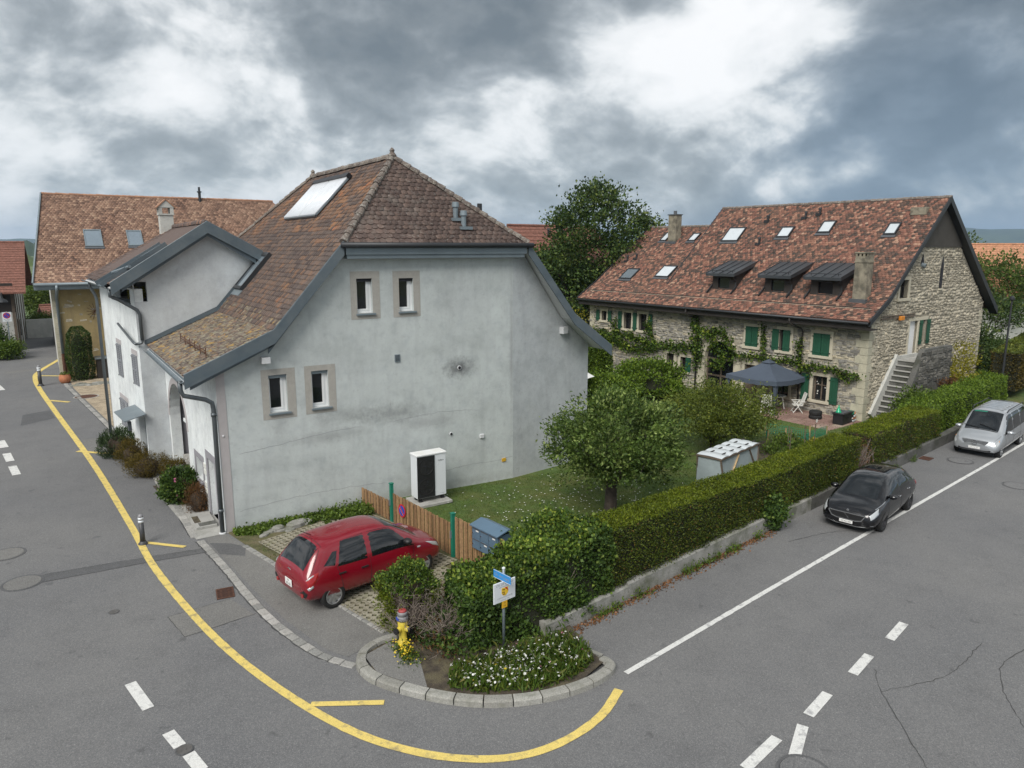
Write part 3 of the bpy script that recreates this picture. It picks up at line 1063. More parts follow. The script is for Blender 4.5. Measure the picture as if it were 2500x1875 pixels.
# ---- setts and kerbs
st_t = []
for k in range(4):
    q = MB()
    j = lambda: random.uniform(-.02, .02)
    base = [(-.5 + j(), -.5 + j()), (.5 + j(), -.5 + j()), (.5 + j(), .5 + j()), (-.5 + j(), .5 + j())]
    q.add([(x, y, 0) for x, y in base] + [(x * .95, y * .93, .8) for x, y in base] + [(x * .86, y * .82, 1) for x, y in base],
          [(0, 1, 5, 4), (1, 2, 6, 5), (2, 3, 7, 6), (3, 0, 4, 7), (4, 5, 9, 8), (5, 6, 10, 9), (6, 7, 11, 10), (7, 4, 8, 11), (8, 9, 10, 11)])
    st_t.append(Tmpl(q, 'sett_stone', 'sett'))


def sett_row(name, pts, width, step, h=.022):
    P = spline(pts, step)
    e = bpy.data.objects.new(name, None)
    COL.objects.link(e)
    e['kind'] = 'structure'
    items = []
    for i in range(len(P) - 1):
        c = (P[i] + P[i + 1]) / 2
        d = P[i + 1] - P[i]
        a = math.atan2(d[1], d[0]) + random.gauss(0, .02)
        M = Matrix.Translation((c[0], c[1], 0)) @ Matrix.Rotation(a, 4, 'Z') @ Matrix.Diagonal((np.linalg.norm(d) * random.uniform(.86, .95), width * random.uniform(.92, 1.0), h * random.uniform(.8, 1.15), 1))
        items.append((random.choice(st_t), M))
    pieces('sett_stone', items, e)


sett_row('sett_gutter', [(-.77, -.23), (-.55, -2.6), (-.43, -4.41), (-.25, -6.03), (.11, -7.63), (.4, -8.25), (.62, -8.6)], .2, .3)
sett_row('sett_gutter', [(-.85, .1), (-.97, 6.27), (-1.77, 16), (-2.95, 28), (-3.1, 30.5)], .22, .34)
sett_row('paver_edging', [(.2, -1.3), (.7, -3.54), (1.27, -6.12), (1.64, -7.75)], .15, .2, .03)

kp = spline([(1.72, -8.0), (1.3, -8.02), (.9, -8.2), (.68, -8.5), (.6, -8.81), (.65, -9.26), (.92, -9.81), (1.42, -10.5), (1.95, -11.03), (2.54, -11.4), (3.14, -11.63), (3.81, -11.75), (4.4, -11.73), (4.82, -11.6), (4.97, -11.4), (4.93, -11.15)], .05)
ke = bpy.data.objects.new('kerb', None)
COL.objects.link(ke)
ke['kind'] = 'structure'
nst = 14
per = len(kp) // nst
for s_ in range(nst):
    i0, i1 = s_ * per, min((s_ + 1) * per, len(kp) - 1)
    if s_ == nst - 1:
        i1 = len(kp) - 1
    mb = MB()
    rings = []
    ids = [i0 + (i1 - i0) * t / 5 for t in range(6)]
    for q in ids:
        q = min(q, len(kp) - 1)
        a = kp[int(q)]
        d = kp[min(int(q) + 1, len(kp) - 1)] - kp[max(int(q) - 1, 0)]
        d /= np.linalg.norm(d)
        nn = np.array((-d[1], d[0]))           # towards the bed
        gap = .012 if q == ids[0] else (-.012 if q == ids[-1] else 0)
        a = a + d * gap
        for off, hh in ((0, -.02), (.012, .1), (.035, .125), (.07, .132), (.2, .132), (.215, .06)):
            p = a + nn * off
            rings.append((p[0], p[1], hh))
    fs = []
    for i in range(5):
        for k in range(5):
            fs.append((i * 6 + k, (i + 1) * 6 + k, (i + 1) * 6 + k + 1, i * 6 + k + 1))
    fs += [tuple(range(6)), tuple(range(35, 29, -1))]
    mb.add(rings, fs)
    mb.build('kerbstone', 'kerb_stone', ke, recalc=True)
mb = MB()
mb.beam((4.9, -11.1, .04), (4.72, -10.55, .04), .1, .12)
mb.beam((4.72, -10.55, .04), (4.95, -10.0, .04), .1, .12)
mb.build('kerbstone', 'kerb_stone', ke)

# ---- grass pavers
gp = MB()
nc, cs, hh = 3, .165, .03
for i in range(nc):
    for k in range(nc):
        x0, y0 = (i - nc / 2) * cs, (k - nc / 2) * cs
        cc = [(x0, y0), (x0 + cs, y0), (x0 + cs, y0 + cs), (x0, y0 + cs)]
        mx, my = x0 + cs / 2, y0 + cs / 2
        r_ = cs * .445
        dd = [(mx, my - r_), (mx + r_, my), (mx, my + r_), (mx - r_, my)]
        vs = [(x, y, hh) for x, y in cc] + [(x, y, hh) for x, y in dd] + [(x, y, 0) for x, y in dd]
        fs = []
        for q in range(4):
            fs.append((q, (q + 1) % 4, 4 + q))
            fs.append((q, 4 + q, 4 + (q + 3) % 4))
            fs.append((4 + q, 4 + (q + 1) % 4, 8 + (q + 1) % 4, 8 + q))
        gp.add(vs, fs)
gt = Tmpl(gp, 'grid_paver', 'grid_paver')
pe = bpy.data.objects.new('parking_pad', None)
COL.objects.link(pe)
pe['kind'] = 'structure'
bedpoly = [(.5, -1.5), (.86, -3.5), (1.45, -6.1), (1.8, -7.6), (4.0, -7.6), (4.55, -6.3), (4.3, -3.2), (4.1, -1.2), (2.6, -.9)]
items = []
gs = cs * nc + .008
ga = R(14)
for i in range(-12, 16):
    for k in range(-22, 6):
        x = i * gs * math.cos(ga) - k * gs * math.sin(ga) + .5
        y = i * gs * math.sin(ga) + k * gs * math.cos(ga)
        if inside((x, y), bedpoly):
            items.append((gt, Matrix.Translation((x, y, .007 + random.random() * .006)) @ Matrix.Rotation(ga + random.gauss(0, .01), 4, 'Z') @ Matrix.Rotation(random.gauss(0, .01), 4, 'X')))
pieces('grid_paver', items, pe)

# ---- manhole covers and drain grates
def manhole(x, y, r_, lab, ring='asphalt_dark', m='cast_iron', z0=.002):
    t = thing('manhole_cover', lab, 'manhole cover', (x, y, z0))
    mb = MB()
    mb.lathe([(r_ * 1.16, 0), (r_ * 1.16, .008), (r_ * 1.02, .009), (r_ * 1.02, .0)], 40)
    mb.build('ring', ring, t)
    mb = MB()
    mb.lathe([(r_, 0), (r_, .012), (r_ * .9, .012), (r_ * .88, .008), (r_ * .3, .008), (r_ * .28, .013), (.01, .013)], 40)
    mb.build('cover', m, t)


manhole(-4.97, -.62, .4, 'large round concrete manhole cover at the end of the dark trench patch', m='asphalt_pale')
manhole(-5.36, 1.67, .4, 'large round concrete manhole cover beyond the trench patch', m='asphalt_pale')
manhole(-3.2, -3.51, .1, 'tiny round iron valve cover in the plain asphalt of the road')
manhole(-2.64, -9.38, .12, 'small dark iron cover set in a broken white dash', z0=.009)
manhole(5.5, -15.35, .38, 'round manhole cover with a tarred ring beside the bent white dash', m='asphalt', z0=.013)
manhole(25.6, -8.1, .4, 'manhole cover in the parking strip before the silver van', m='asphalt', z0=.009)
manhole(24.1, -10.7, .4, 'manhole cover in the open lane outside the parking line', m='asphalt')
manhole(-2.28, 24.8, .55, 'rusty round cover in the beige gravel forecourt', 'concrete', 'rust', .009)


def grate(x, y, rz, sx, sy, lab):
    t = thing('drain_grate', lab, 'drain grate', (x, y, .006), rz)
    MB().box(-sx / 2, sx / 2, -sy / 2, sy / 2, -.003, .004).build('pit', 'black_ink', t)
    mb = MB()
    for a, b, c, d in ((-sx / 2, sx / 2, -sy / 2, -sy / 2 + .03), (-sx / 2, sx / 2, sy / 2 - .03, sy / 2), (-sx / 2, -sx / 2 + .03, -sy / 2 + .03, sy / 2 - .03), (sx / 2 - .03, sx / 2, -sy / 2 + .03, sy / 2 - .03)):
        mb.box(a, b, c, d, 0, .016)
    mb.build('frame', 'rust', t)
    nb = 9
    for k in range(nb):
        yy = -sy / 2 + .05 + (sy - .1) * k / (nb - 1)
        mb = MB()
        pts = [(-sx / 2 + .03 + (sx - .06) * q / 6, yy + .012 * math.sin(q * 2.1), .008) for q in range(7)]
        for q in range(6):
            mb.beam(pts[q], pts[q + 1], .012, .022, (0, 1, 0))
        mb.build('bar', 'rust', t)


grate(-.87, -3.95, R(-8), .4, .56, 'rusty iron storm grate against the sett gutter')
grate(24.8, -7.2, R(8), .5, .4, 'rusty grate at the foot of the hedge wall')

# ---- distant country
def ridge_strip(name, dist, az0, az1, hfun, m, depth, seg=160, base=-3, kind='structure', rough=0.0):
    mb = MB()
    vs, fs = [], []
    rows = 6
    for i in range(seg + 1):
        az = az0 + (az1 - az0) * i / seg
        for k in range(rows):
            f = k / (rows - 1)
            dd = dist + depth * f
            prof = math.sin(min(1, f * 1.6) * math.pi / 2) if f < .65 else 1 - .1 * (f - .65)
            h_ = hfun(az) * prof + (rough * mnoise.noise(Vector((az * dist * .02, f * 4, dist))) if k else 0)
            a = R(56.9 - az)
            vs.append((CAM.x + dd * math.cos(a), CAM.y + dd * math.sin(a), base if k == 0 else max(base, h_)))
    for i in range(seg):
        for k in range(rows - 1):
            fs.append((i * rows + k, i * rows + k + 1, (i + 1) * rows + k + 1, (i + 1) * rows + k))
    mb.add(vs, fs)
    return struct(mb.build(name, m, smooth=True), kind)


def hn(az, s_, o_, k=5):
    return mnoise.fractal(Vector((az * s_ + o_, 3.3, .5)), 1.0, 2.0, k)


ridge_strip('hills', 4600, -60, 60, lambda a: 60 + 45 * hn(a, .06, 2) + (75 if a > 12 else 75 * max(0, (a + 5) / 17)) + 8 * hn(a, .5, 9), 'hill_wood', 1400)
for dist, hh_, o_ in ((420, 7, 1), (900, 11, 5), (1700, 20, 8)):
    ridge_strip('distant_wood', dist, -60, 60, lambda a: hh_ * (.75 + .8 * hn(a, .12, o_)) + hh_ * .2 * hn(a, 3.5, o_), 'leaf_field_wood' if dist < 500 else 'hill_wood', 60 if dist < 1000 else 300, 700, -1, 'stuff', hh_ * .3)
HAZE = True
if HAZE:
    hm = bpy.data.materials.new('haze_air')
    hm.use_nodes = True
    ht = hm.node_tree
    ht.nodes.clear()
    ho = nd(ht, 'ShaderNodeOutputMaterial')
    pv = nd(ht, 'ShaderNodeVolumePrincipled')
    pv.inputs['Color'].default_value = (.52, .73, 1.0, 1)
    pv.inputs['Density'].default_value = .00012
    pv.inputs['Anisotropy'].default_value = .1
    lk(ht, pv.outputs[0], ho.inputs['Volume'])
    MATS['haze_air'] = hm
    hz_ = MB().box(-9800, 9800, -9800, 9800, -4.5, 215).build('haze', 'haze_air')
    hz_['kind'] = 'stuff'

# ================================================================ grey house
gh = thing('grey_house', 'grey rendered house with brown tiled half-hipped roof and zinc edging', 'house')
FG = frame((0, 0, 0), (1, 0, 0), (0, 0, 1))                     # gable face, towards -Y
t_ = Vector((-.33, 7.45, 0)).normalized()
FL = frame((0, 0, 0), -t_, (0, 0, 1))                            # street face; x runs towards the corner (negative along the wall)
WP = Vector((-1.1, 7.45, 0))
tw = (Vector((-1.74, 15.15, 0)) - WP).normalized()
FW = frame(WP, -tw, (0, 0, 1))
WL = 7.25
FWG = frame((-1.1, 7.45, 0), (1, 0, 0), (0, 0, 1))               # wing gable

wins = [(4.27, 4.78, 6.2, 7.26), (5.68, 6.18, 6.2, 7.24), (1.46, 1.99, 3.4, 4.52), (2.73, 3.25, 3.4, 4.53)]
pats = [(4.07, 5.03, 6.01, 7.48), (5.47, 6.42, 6.01, 7.47), (1.25, 2.24, 3.2, 4.7), (2.52, 3.48, 3.22, 4.7)]
mb = MB(FG)
mb.panel([(0, -.4), (10, -.4), (10, 8.12), (3.78, 8.12), (1.66, 5.62), (0, 4.9)], [rect(*r_) for r_ in wins], .22)
mb.build('wall', 'plaster', gh)
fold = R(11)
FR_ = frame((10, 0, 0), (math.cos(fold), math.sin(fold), 0), (0, 0, 1))
mb = MB(FR_)
mb.panel([(0, -.5), (4.15, -.5), (4.15, 4.5), (2.5, 5.62), (.5, 8.0), (0, 8.12)], [], 0)
mb.build('wall', 'plaster_side', gh)
rc = FR_ @ Vector((4.15, 0, 0))
MB().add([(rc.x, rc.y, -.6), (rc.x, 14, -.6), (rc.x, 14, 4.4), (rc.x, rc.y, 4.4)], [(0, 1, 2, 3)]).build('wall', 'plaster_side', gh)
MB().add([(0, 14, -.4), (rc.x, 14, -.4), (rc.x, 14, 4.7), (10.4, 14, 8.1), (3.8, 14, 8.1), (0, 14, 4.9)], [(5, 4, 3, 2, 1, 0)]).build('wall', 'plaster_side', gh)
# street face with arch, window and doorway; x = -s
arch = [(-7.2, .02), (-4.4, .02), (-4.4, 2.15)] + [(-5.8 + 1.4 * math.cos(a), 2.15 + 1.38 * math.sin(a)) for a in [math.pi * k / 14 for k in range(1, 14)]] + [(-7.2, 2.15)]
mb = MB(FL)
mb.panel([(-7.45, -.3), (0, -.3), (0, 4.9), (-7.45, 4.9)], [arch, rect(-3.36, -2.46, .86, 1.54), rect(-1.72, -.86, .0, 1.86)], .35)
mb.build('wall', 'plaster_white', gh)
# coloured bands
mb = MB(FG)
mb.box(0, .24, -.3, 4.9, -.1, .012)
mb.build('corner_band', 'render_band', gh)
bands = [(FL, [(-3.56, 1.74), (-3.56, .66), (-2.28, .66), (-2.28, 1.74)], [(-3.36, 1.54), (-3.36, .86), (-2.46, .86), (-2.46, 1.54)]),
         (FL, [(-1.92, 2.09), (-1.92, .0), (-.66, .0), (-.66, 2.09)], [(-1.72, 1.86), (-1.72, .0), (-.86, .0), (-.86, 1.86)])]
mb = MB(FL)
mb.panel(rect(-3.56, -2.28, .62, 1.74), [rect(-3.36, -2.46, .86, 1.54)], 0, Matrix.Translation((0, 0, .012)))
mb.box(-3.4, -2.42, .8, .86, 0, .08)
mb.build('window_band', 'violet_wall', gh)
mb = MB(FL)
mb.box(-1.94, -1.72, -.02, 2.09, -.02, .014)
mb.box(-.86, -.64, -.02, 2.09, -.02, .014)
mb.box(-1.72, -.86, 1.86, 2.09, -.02, .014)
mb.build('door_band', 'violet_wall', gh)
d = MB(FL).box(-1.72, -.86, 0, 1.86, -.3, -.25).build('door', 'violet_wall', gh)
MB(FL).box(-1.0, -.96, .9, 1.02, -.25, -.2).build('handle', 'chrome', d)
wv = MB(FL).box(-3.36, -2.46, .86, 1.54, -.3, -.26).build('window', 'glass_dark', gh)
mb = MB(FL)
mb.box(-3.36, -2.46, .86, .91, -.27, -.22)
mb.box(-3.36, -2.46, 1.49, 1.54, -.27, -.22)
mb.box(-3.36, -3.31, .91, 1.49, -.27, -.22)
mb.box(-2.51, -2.46, .91, 1.49, -.27, -.22)
mb.build('frame', 'shutter_grey', wv)
for k in range(5):
    z0 = .62 + k * .2
    if k != 2:
        MB(FL).box(-2.26, -2.02, z0, z0 + .16, .0, .03).build('name_plate', 'white_plastic', gh, bevel=.004)
# inside the arch
mb = MB(FL)
mb.box(-7.4, -4.2, -.1, 3.6, -2.0, -1.9)
mb.box(-7.42, -7.3, -.1, 3.6, -1.9, -.36)
mb.box(-4.2, -4.08, -.1, 3.6, -1.9, -.36)
mb.box(-7.3, -4.2, 3.52, 3.6, -1.9, -.36)
mb.build('arch_recess', 'violet_wall', gh)
mb = MB(FL)
mb.box(-7.18, -4.42, 0, .62, -.62, -.3)
mb.build('arch_low_wall', 'concrete', gh, bevel=.01)
mb = MB(FL)
mb.box(-5.7, -4.42, 2.2, 2.32, -1.2, -.15)
mb.box(-5.7, -4.42, 1.72, 2.2, -.42, -.25)
mb.build('landing_parapet', 'plaster_white', gh, bevel=.01)
MB(FL).lathe([(.17, -1.9), (.17, -1.86), (.13, -1.86), (.13, -1.89)], 18, Matrix.Translation((-4.75, .85, 0))).build('round_opening', 'black_ink', gh)
mb = MB(FL)
ro, ri = 1.6, 1.4
pts_o = [(-5.8 + ro * math.cos(math.pi * k / 16), 2.15 + ro * math.sin(math.pi * k / 16)) for k in range(17)]
pts_i = [(-5.8 + ri * math.cos(math.pi * k / 16), 2.15 + (ri - .02) * math.sin(math.pi * k / 16)) for k in range(17)]
for k in range(16):
    mb.prism([pts_o[k], pts_o[k + 1], pts_i[k + 1], pts_i[k]], -.02, .014)
mb.build('arch_band', 'render_band', gh)
# wing
mb = MB(FW)
mb.panel(rect(-WL, 0, -.3, 6.75), [rect(-4.2, -.75, 6.22, 6.7), rect(-4.35, -3.5, 3.1, 4.4), rect(-1.35, -.5, 3.2, 4.3), rect(-4.75, -3.2, .95, 2.1), rect(-1.35, -.12, .0, 2.08)], .28)
mb.build('wall', 'plaster_white', gh)
mb = MB(FWG)
mb.panel([(0, -.3), (1.2, -.3), (4.45, 4.0), (4.45, 7.65), (2.52, 8.83), (0, 7.1)], [rect(.0 + .02, .42, 6.3, 7.0)], .3)
mb.build('wall', 'plaster_wing', gh)
mb = MB()
mb.poly([(-1.65, 14.5, -.3), (3.2, 14.5, -.3), (3.2, 14.5, 7.8), (1.42, 14.5, 8.85), (-1.65, 14.5, 6.85)])
mb.box(3.1, 3.25, 7.6, 14.4, 4, 7.8)
mb.build('wall', 'plaster_wing', gh)
mb = MB(FW)
mb.box(-4.2, -.75, 6.1, 6.25, -1.6, -.3)
mb.box(-4.2, -.75, 6.2, 7.2, -1.7, -1.62)
mb.build('loggia', 'dark_wood', gh)
P, Nn = clumps((0, 0, 0), (.5, .22, .22), 20, 26, .05)
P = P + np.array(FW @ Vector((-2.1, 6.5, -.45)))
struct(leaves('loggia_plants', P, Nn, .07, 'leaf_yellow', gh), 'stuff')
mb = MB(FW)
mb.box(-4.25, -.7, 6.18, 6.225, -.3, .05)
mb.build('parapet_cap', 'zinc', gh)


def louvre_shutter(M, x0, x1, y0, y1, parent, m='shutter_grey', slats=16):
    mb = MB(M)
    mb.box(x0, x0 + .05, y0, y1, .01, .05)
    mb.box(x1 - .05, x1, y0, y1, .01, .05)
    for yy in (y0, y1 - .06, (y0 + y1) / 2 - .03):
        mb.box(x0 + .05, x1 - .05, yy, yy + .06, .012, .047)
    s_ = mb.build('shutter', m, parent)
    for k in range(slats):
        yy = y0 + .07 + (y1 - y0 - .14) * (k + .5) / slats
        MB(M).box(x0 + .05, x1 - .05, -.016, .016, -.004, .004, Matrix.Translation((0, yy, .03)) @ Matrix.Rotation(R(-50), 4, 'X')).build('slat', m, s_)
    return s_


for (x0, x1, y0, y1, sl) in ((-4.35, -3.5, 3.1, 4.4, 14), (-1.35, -.5, 3.2, 4.3, 12), (-4.75, -3.2, .95, 2.1, 12)):
    w_ = MB(FW).box(x0, x1, y0, y1, -.27, -.24).build('window', 'glass_dark', gh)
    mb = MB(FW)
    mb.box(x0, x0 + .05, y0, y1, -.25, -.2)
    mb.box(x1 - .05, x1, y0, y1, -.25, -.2)
    mb.box((x0 + x1) / 2 - .03, (x0 + x1) / 2 + .03, y0, y1, -.25, -.2)
    mb.build('frame', 'white_frame', w_)
    xm = (x0 + x1) / 2
    louvre_shutter(FW, x0 + .01, xm - .01, y0, y1, gh, slats=sl)
    louvre_shutter(FW, xm + .01, x1 - .01, y0, y1, gh, slats=sl)
    for yy in (y0 - .03, y1 - .1):
        MB(FW).box(x0 - .12, x0, yy, yy + .03, .0, .05).build('shutter_hook', 'black_ink', gh)
    MB(FW).box(x0 - .1, x1 + .1, y1 + .02, y1 + .2, -.02, .012).build('lintel_band', 'render_band', gh)
dr = MB(FW).box(-1.35, -.12, 0, 2.08, -.27, -.22).build('door', 'shutter_grey', gh)
mb = MB(FW)
for xx in (-1.3, -.95, -.6, -.22):
    mb.box(xx, xx + .06, .02, 2.02, -.22, -.19)
mb.build('panel_strip', 'zinc_light', dr)
MB(FW).box(-1.15, -.98, 1.0, 1.1, -.22, -.2).build('letter_slot', 'white_plastic', dr)
mb = MB(FW)
mb.add([(-1.75, 2.3, .02), (.25, 2.3, .02), (.25, 2.12, .75), (-1.75, 2.12, .75), (-1.75, 2.27, .02), (.25, 2.27, .02), (.25, 2.09, .75), (-1.75, 2.09, .75)], [(0, 3, 2, 1), (4, 5, 6, 7), (3, 7, 6, 2), (0, 4, 7, 3), (1, 2, 6, 5)])
mb.build('door_canopy', 'zinc_light', gh)
mb = MB(FW)
mb.box(-.02, .12, 1.72, 2.06, .5, .62)
mb.build('wall_lantern', 'pipe_metal', gh, bevel=.02)

# gable windows: patch, frame, sash, pane, sill, shutter box
for (p, q, lo_) in zip(pats, wins, (0, 0, 1, 1)):
    w_ = MB(FG)
    w_.panel(rect(*p), [rect(*q)], 0, Matrix.Translation((0, 0, .006)))
    pw = w_.build('window', 'window_patch', gh)
    x0, x1, y0, y1 = q
    mb = MB(FG)
    for a, b, c, e in ((x0, x1, y0, y0 + .07), (x0, x1, y1 - .09, y1), (x0, x0 + .06, y0 + .07, y1 - .09), (x1 - .1, x1, y0 + .07, y1 - .09)):
        mb.box(a, b, c, e, -.2, -.13)
    mb.box(x1 - .16, x1 - .1, y0 + .07, y1 - .09, -.17, -.11)
    mb.box(x0 + .06, x1 - .16, y0 + .07, y0 + .12, -.17, -.12)
    mb.build('frame', 'white_frame', pw)
    MB(FG).box(x0 + .05, x1 - .12, y0 + .1, y1 - .08, -.19, -.16).build('pane', 'glass_dark', pw)
    MB(FG).box(x0 - .04, x1 + .08, y0 - .07, y0 - .01, -.12, .07).build('sill', 'zinc_light', pw, bevel=.008)
    MB(FG).box(x0, x1, y1 - .1, y1, -.12, -.05).build('blind_box', 'zinc_light' if lo_ else 'black_ink', pw)

# wall fittings
mb = MB(FG)
mb.box(5.46, 5.64, 4.58, 4.82, -.02, .03)
v = mb.build('wall_vent', 'zinc_light', gh)
for k in range(5):
    MB(FG).box(5.48, 5.62, 4.61 + k * .04, 4.625 + k * .04, .03, .036).build('vent_slat', 'black_ink', v)
for (x, z, r_) in ((7.82, 4.18, .075), (7.46, 1.91, .06)):
    o = MB(FG).lathe([(r_, -.01), (r_, .02), (r_ * .85, .025)], 18, Matrix.Translation((x, z, 0))).build('flue_ring', 'soffit_white', gh)
    MB(FG).lathe([(r_ * .75, .0), (r_ * .75, .027), (r_ * .5, .027)], 18, Matrix.Translation((x, z, 0))).build('flue_hole', 'black_ink', o)
MB(FG).box(8.6, 8.76, 1.59, 1.73, -.01, .06).build('socket_box', 'soffit_white', gh, bevel=.01)
MB(FG).box(9.52, 9.68, .58, .7, -.01, .03).build('gas_label', 'sign_yellow', gh)
MB(FG).lathe([(.03, 0), (.03, .02), (.01, .03)], 12, Matrix.Translation((.1, 2.9, .012))).build('survey_mark', 'soffit_white', gh)
for (x, z) in ((4.37, 7.95), (1.38, 5.0)):
    MB(FG).box(x - .12, x + .12, z - .09, z + .09, -.02, .26).build('purlin_end', 'soffit_white', gh, bevel=.01)
MB(FR_).box(2.45, 2.72, 5.0, 5.26, -.02, .2).build('purlin_end', 'soffit_white', gh, bevel=.01)
for pts in ([(5.2, 2.62), (6.2, 2.7), (7.4, 2.72), (8.6, 2.62)], [(.5, 2.3), (1.6, 2.4), (2.9, 2.55), (4.2, 2.62)], [(6.9, .62), (8.2, .7), (9.2, .66), (9.98, .72)], [(.4, .55), (1.8, .68), (3.4, .7), (5.0, .62)]):
    q = spline(pts, .15)
    q[:, 1] += rng.normal(0, .012, len(q))
    MB(FG).tube([(x, y, .0) for x, y in q], .005, 4).build('hairline_crack', 'violet_wall', gh)
# frieze under the half hip
mb = MB(FG)
mb.box(3.75, 9.95, 7.86, 8.1, -.02, .07)
mb.build('frieze', 'plaster_side', gh)
MB(FG).box(3.72, 9.98, 7.83, 7.87, -.02, .11).build('frieze_moulding', 'soffit_white', gh)

# ---- roof
prof = [(6.5, 11.15), (3.8, 8.32), (1.62, 5.83), (-.85, 4.75)]
profr = [(6.5, 11.15), (10.42, 8.3), (12.5, 5.75), (14.3, 4.45)]
RY0, RY1 = -.32, 14.3
mb = MB()
ap, bk = (6.5, 2.05, 11.15), (6.5, 10.37, 11.15)
hl, hr = (3.8, RY0, 8.32), (10.42, RY0, 8.3)
bl, br = (3.8, RY1, 8.32), (10.42, RY1, 8.3)
mb.poly([ap, hl, hr])
mb.poly([ap, bk, bl, hl])
mb.poly([hr, br, bk, ap])
mb.poly([bk, br, bl])
YE = 7.45                                    # the street slope stops at the wing gable
mb.poly([hl, bl, (1.62, RY1, 5.83), (1.62, RY0, 5.83)])
mb.poly([(1.62, RY0, 5.83), (1.62, YE, 5.83), (-.85, YE, 4.75), (-.85, RY0, 4.75)])
mb.poly([hr, (12.5, RY0, 5.75), (12.5, RY1, 5.75), br])
mb.poly([(12.5, RY0, 5.75), (14.3, RY0, 4.45), (14.3, RY1, 4.45), (12.5, RY1, 5.75)])
roof = mb.build('roof', 'tile_hip', gh)
# soffits
for q in ([(-.85, RY0, 4.62), (-.85, YE, 4.62), (1.62, YE, 5.68), (1.62, RY0, 5.68)],
          [(1.62, RY0, 5.68), (1.62, .3, 5.68), (3.8, .3, 8.16), (3.8, RY0, 8.16)],
          [(10.42, RY0, 8.15), (10.42, .9, 8.15), (12.5, .9, 5.6), (12.5, RY0, 5.6)],
          [(12.5, RY0, 5.6), (12.5, 14, 5.6), (14.3, 14, 4.3), (14.3, RY0, 4.3)]):
    MB().poly(q).build('soffit', 'soffit_white', gh)

TW, TE = .2, .185
T1 = Tmpl(tile_mb(TW, TE), 'roof_tile', 'tile_grey_house')
T2 = Tmpl(tile_mb(TW, TE), 'roof_tile', 'tile_eave')
T5 = Tmpl(tile_mb(TW, TE), 'roof_tile', 'tile_lower')
T3 = Tmpl(tile_mb(TW * 1.05, TE), 'roof_tile', 'tile_hip')
T4 = Tmpl(tile_mb(TW, TE), 'roof_tile', 'tile_wing')


def slope_frame(e0, e1, up):
    """eave runs e0 to e1 (left to right seen from outside), up is a point higher on the slope"""
    e0, e1, up = Vector(e0), Vector(e1), Vector(up)
    return frame(e0, e1 - e0, up - e0)


def to2(M, pts):
    I = M.inverted()
    return [tuple((I @ Vector(p))[:2]) for p in pts]


items = []
# upper street slope: seen from -X the eave runs from +Y (left) to -Y (right)
M = slope_frame((3.8, RY1, 8.32), (3.8, RY0, 8.32), (6.5, RY1, 11.15))
solar = to2(M, [(4.6, 4.5, 9.16), (4.6, 8.4, 9.16), (6.05, 8.4, 10.68), (6.05, 4.5, 10.68)])
items += tile_field(T1, TW, TE, M, to2(M, [ap, bk, bl, hl]), [], tpf=lambda c: T5 if (c[1] < .5 or random.random() < .2 or c[1] > 3.6) else T1)
M = slope_frame((1.62, RY1, 5.83), (1.62, RY0, 5.83), (3.8, RY1, 8.32))
sk = to2(M, [(2.3, 6.1, 6.6), (2.3, 7.35, 6.6), (3.45, 7.35, 7.92), (3.45, 6.1, 7.92)])
items += tile_field(T5, TW, TE, M, to2(M, [(3.8, RY0 + .12, 8.32), (3.8, RY1, 8.32), (3.3, 14.2, 7.75), (3.3, 7.5, 7.75), (1.62, 7.5, 5.83), (1.62, RY0 + .12, 5.83)]), [sk], tpf=lambda c: T2 if (c[1] < .6 and random.random() < .35) else T5)
M = slope_frame((-.85, YE, 4.75), (-.85, RY0, 4.75), (1.62, YE, 5.83))
items += tile_field(T2, TW, TE, M, to2(M, [(1.62, RY0 + .12, 5.83), (1.62, YE - .12, 5.83), (-.85, YE - .12, 4.75), (-.85, RY0 + .12, 4.75)]))
M = slope_frame(hl, hr, ap)
M = frame(hl, (1, 0, 0), (Vector((6.5, 2.05, 11.15)) - Vector((6.5, RY0, 8.31))))
items += tile_field(T3, TW * 1.05, TE, M, to2(M, [hl, hr, ap]))
# ridge and hip caps
RT = Tmpl(ridge_mb(), 'ridge_tile', 'ridge_tile')
caps = ridge_run(bk, ap, .36, .115, RT, .02) + ridge_run(hl, ap, .33, .105, RT, .03) + ridge_run(hr, ap, .34, .1, RT, .03) + ridge_run(bl, bk, .34, .1, RT, .03)
for q in (ap, bk):
    MB().lathe([(.13, -.05), (.15, .05), (.07, .16), (.09, .22), (.03, .3)], 10, Matrix.Translation(Vector(q) + Vector((0, 0, .03)))).build('finial', 'ridge_tile', roof)
pieces('ridge_tile', caps, roof)

# wing roof
wa, wb = Vector((1.42, 7.05, 9.07)), Vector((1.42, 14.8, 9.07))
we0, we1 = Vector((-1.84, 7.05, 6.95)), Vector((-2.2, 14.8, 6.95))
wr0, wr1 = Vector((3.27, 7.05, 8.0)), Vector((3.27, 14.8, 8.0))
mb = MB()
mb.poly([wa, wb, we1, we0])
mb.poly([wr0, wr1, wb, wa])
wroof = mb.build('wing_roof', 'tile_wing', gh)
mb = MB()
dz = Vector((0, 0, -.14))
for q in ((we0, we1, wb, wa), (wa, wb, wr1, wr0)):
    MB().poly([p + dz for p in q]).build('soffit', 'soffit_white', gh)
M = slope_frame(we1, we0, wb)
sl = lambda y, f: we0.lerp(wa, f) + Vector((0, y - 7.05, 0)) + Vector((-.0465 * (y - 7.05) * (1 - f), 0, 0))
slot = [sl(7.75, -.05), sl(9.0, -.05), sl(9.0, .62), sl(7.75, .62)]
items += tile_field(T4, TW, TE, M, to2(M, [we0 + Vector((0, .14, 0)), we1, wb, wa + Vector((0, .14, 0))]), [to2(M, slot)])
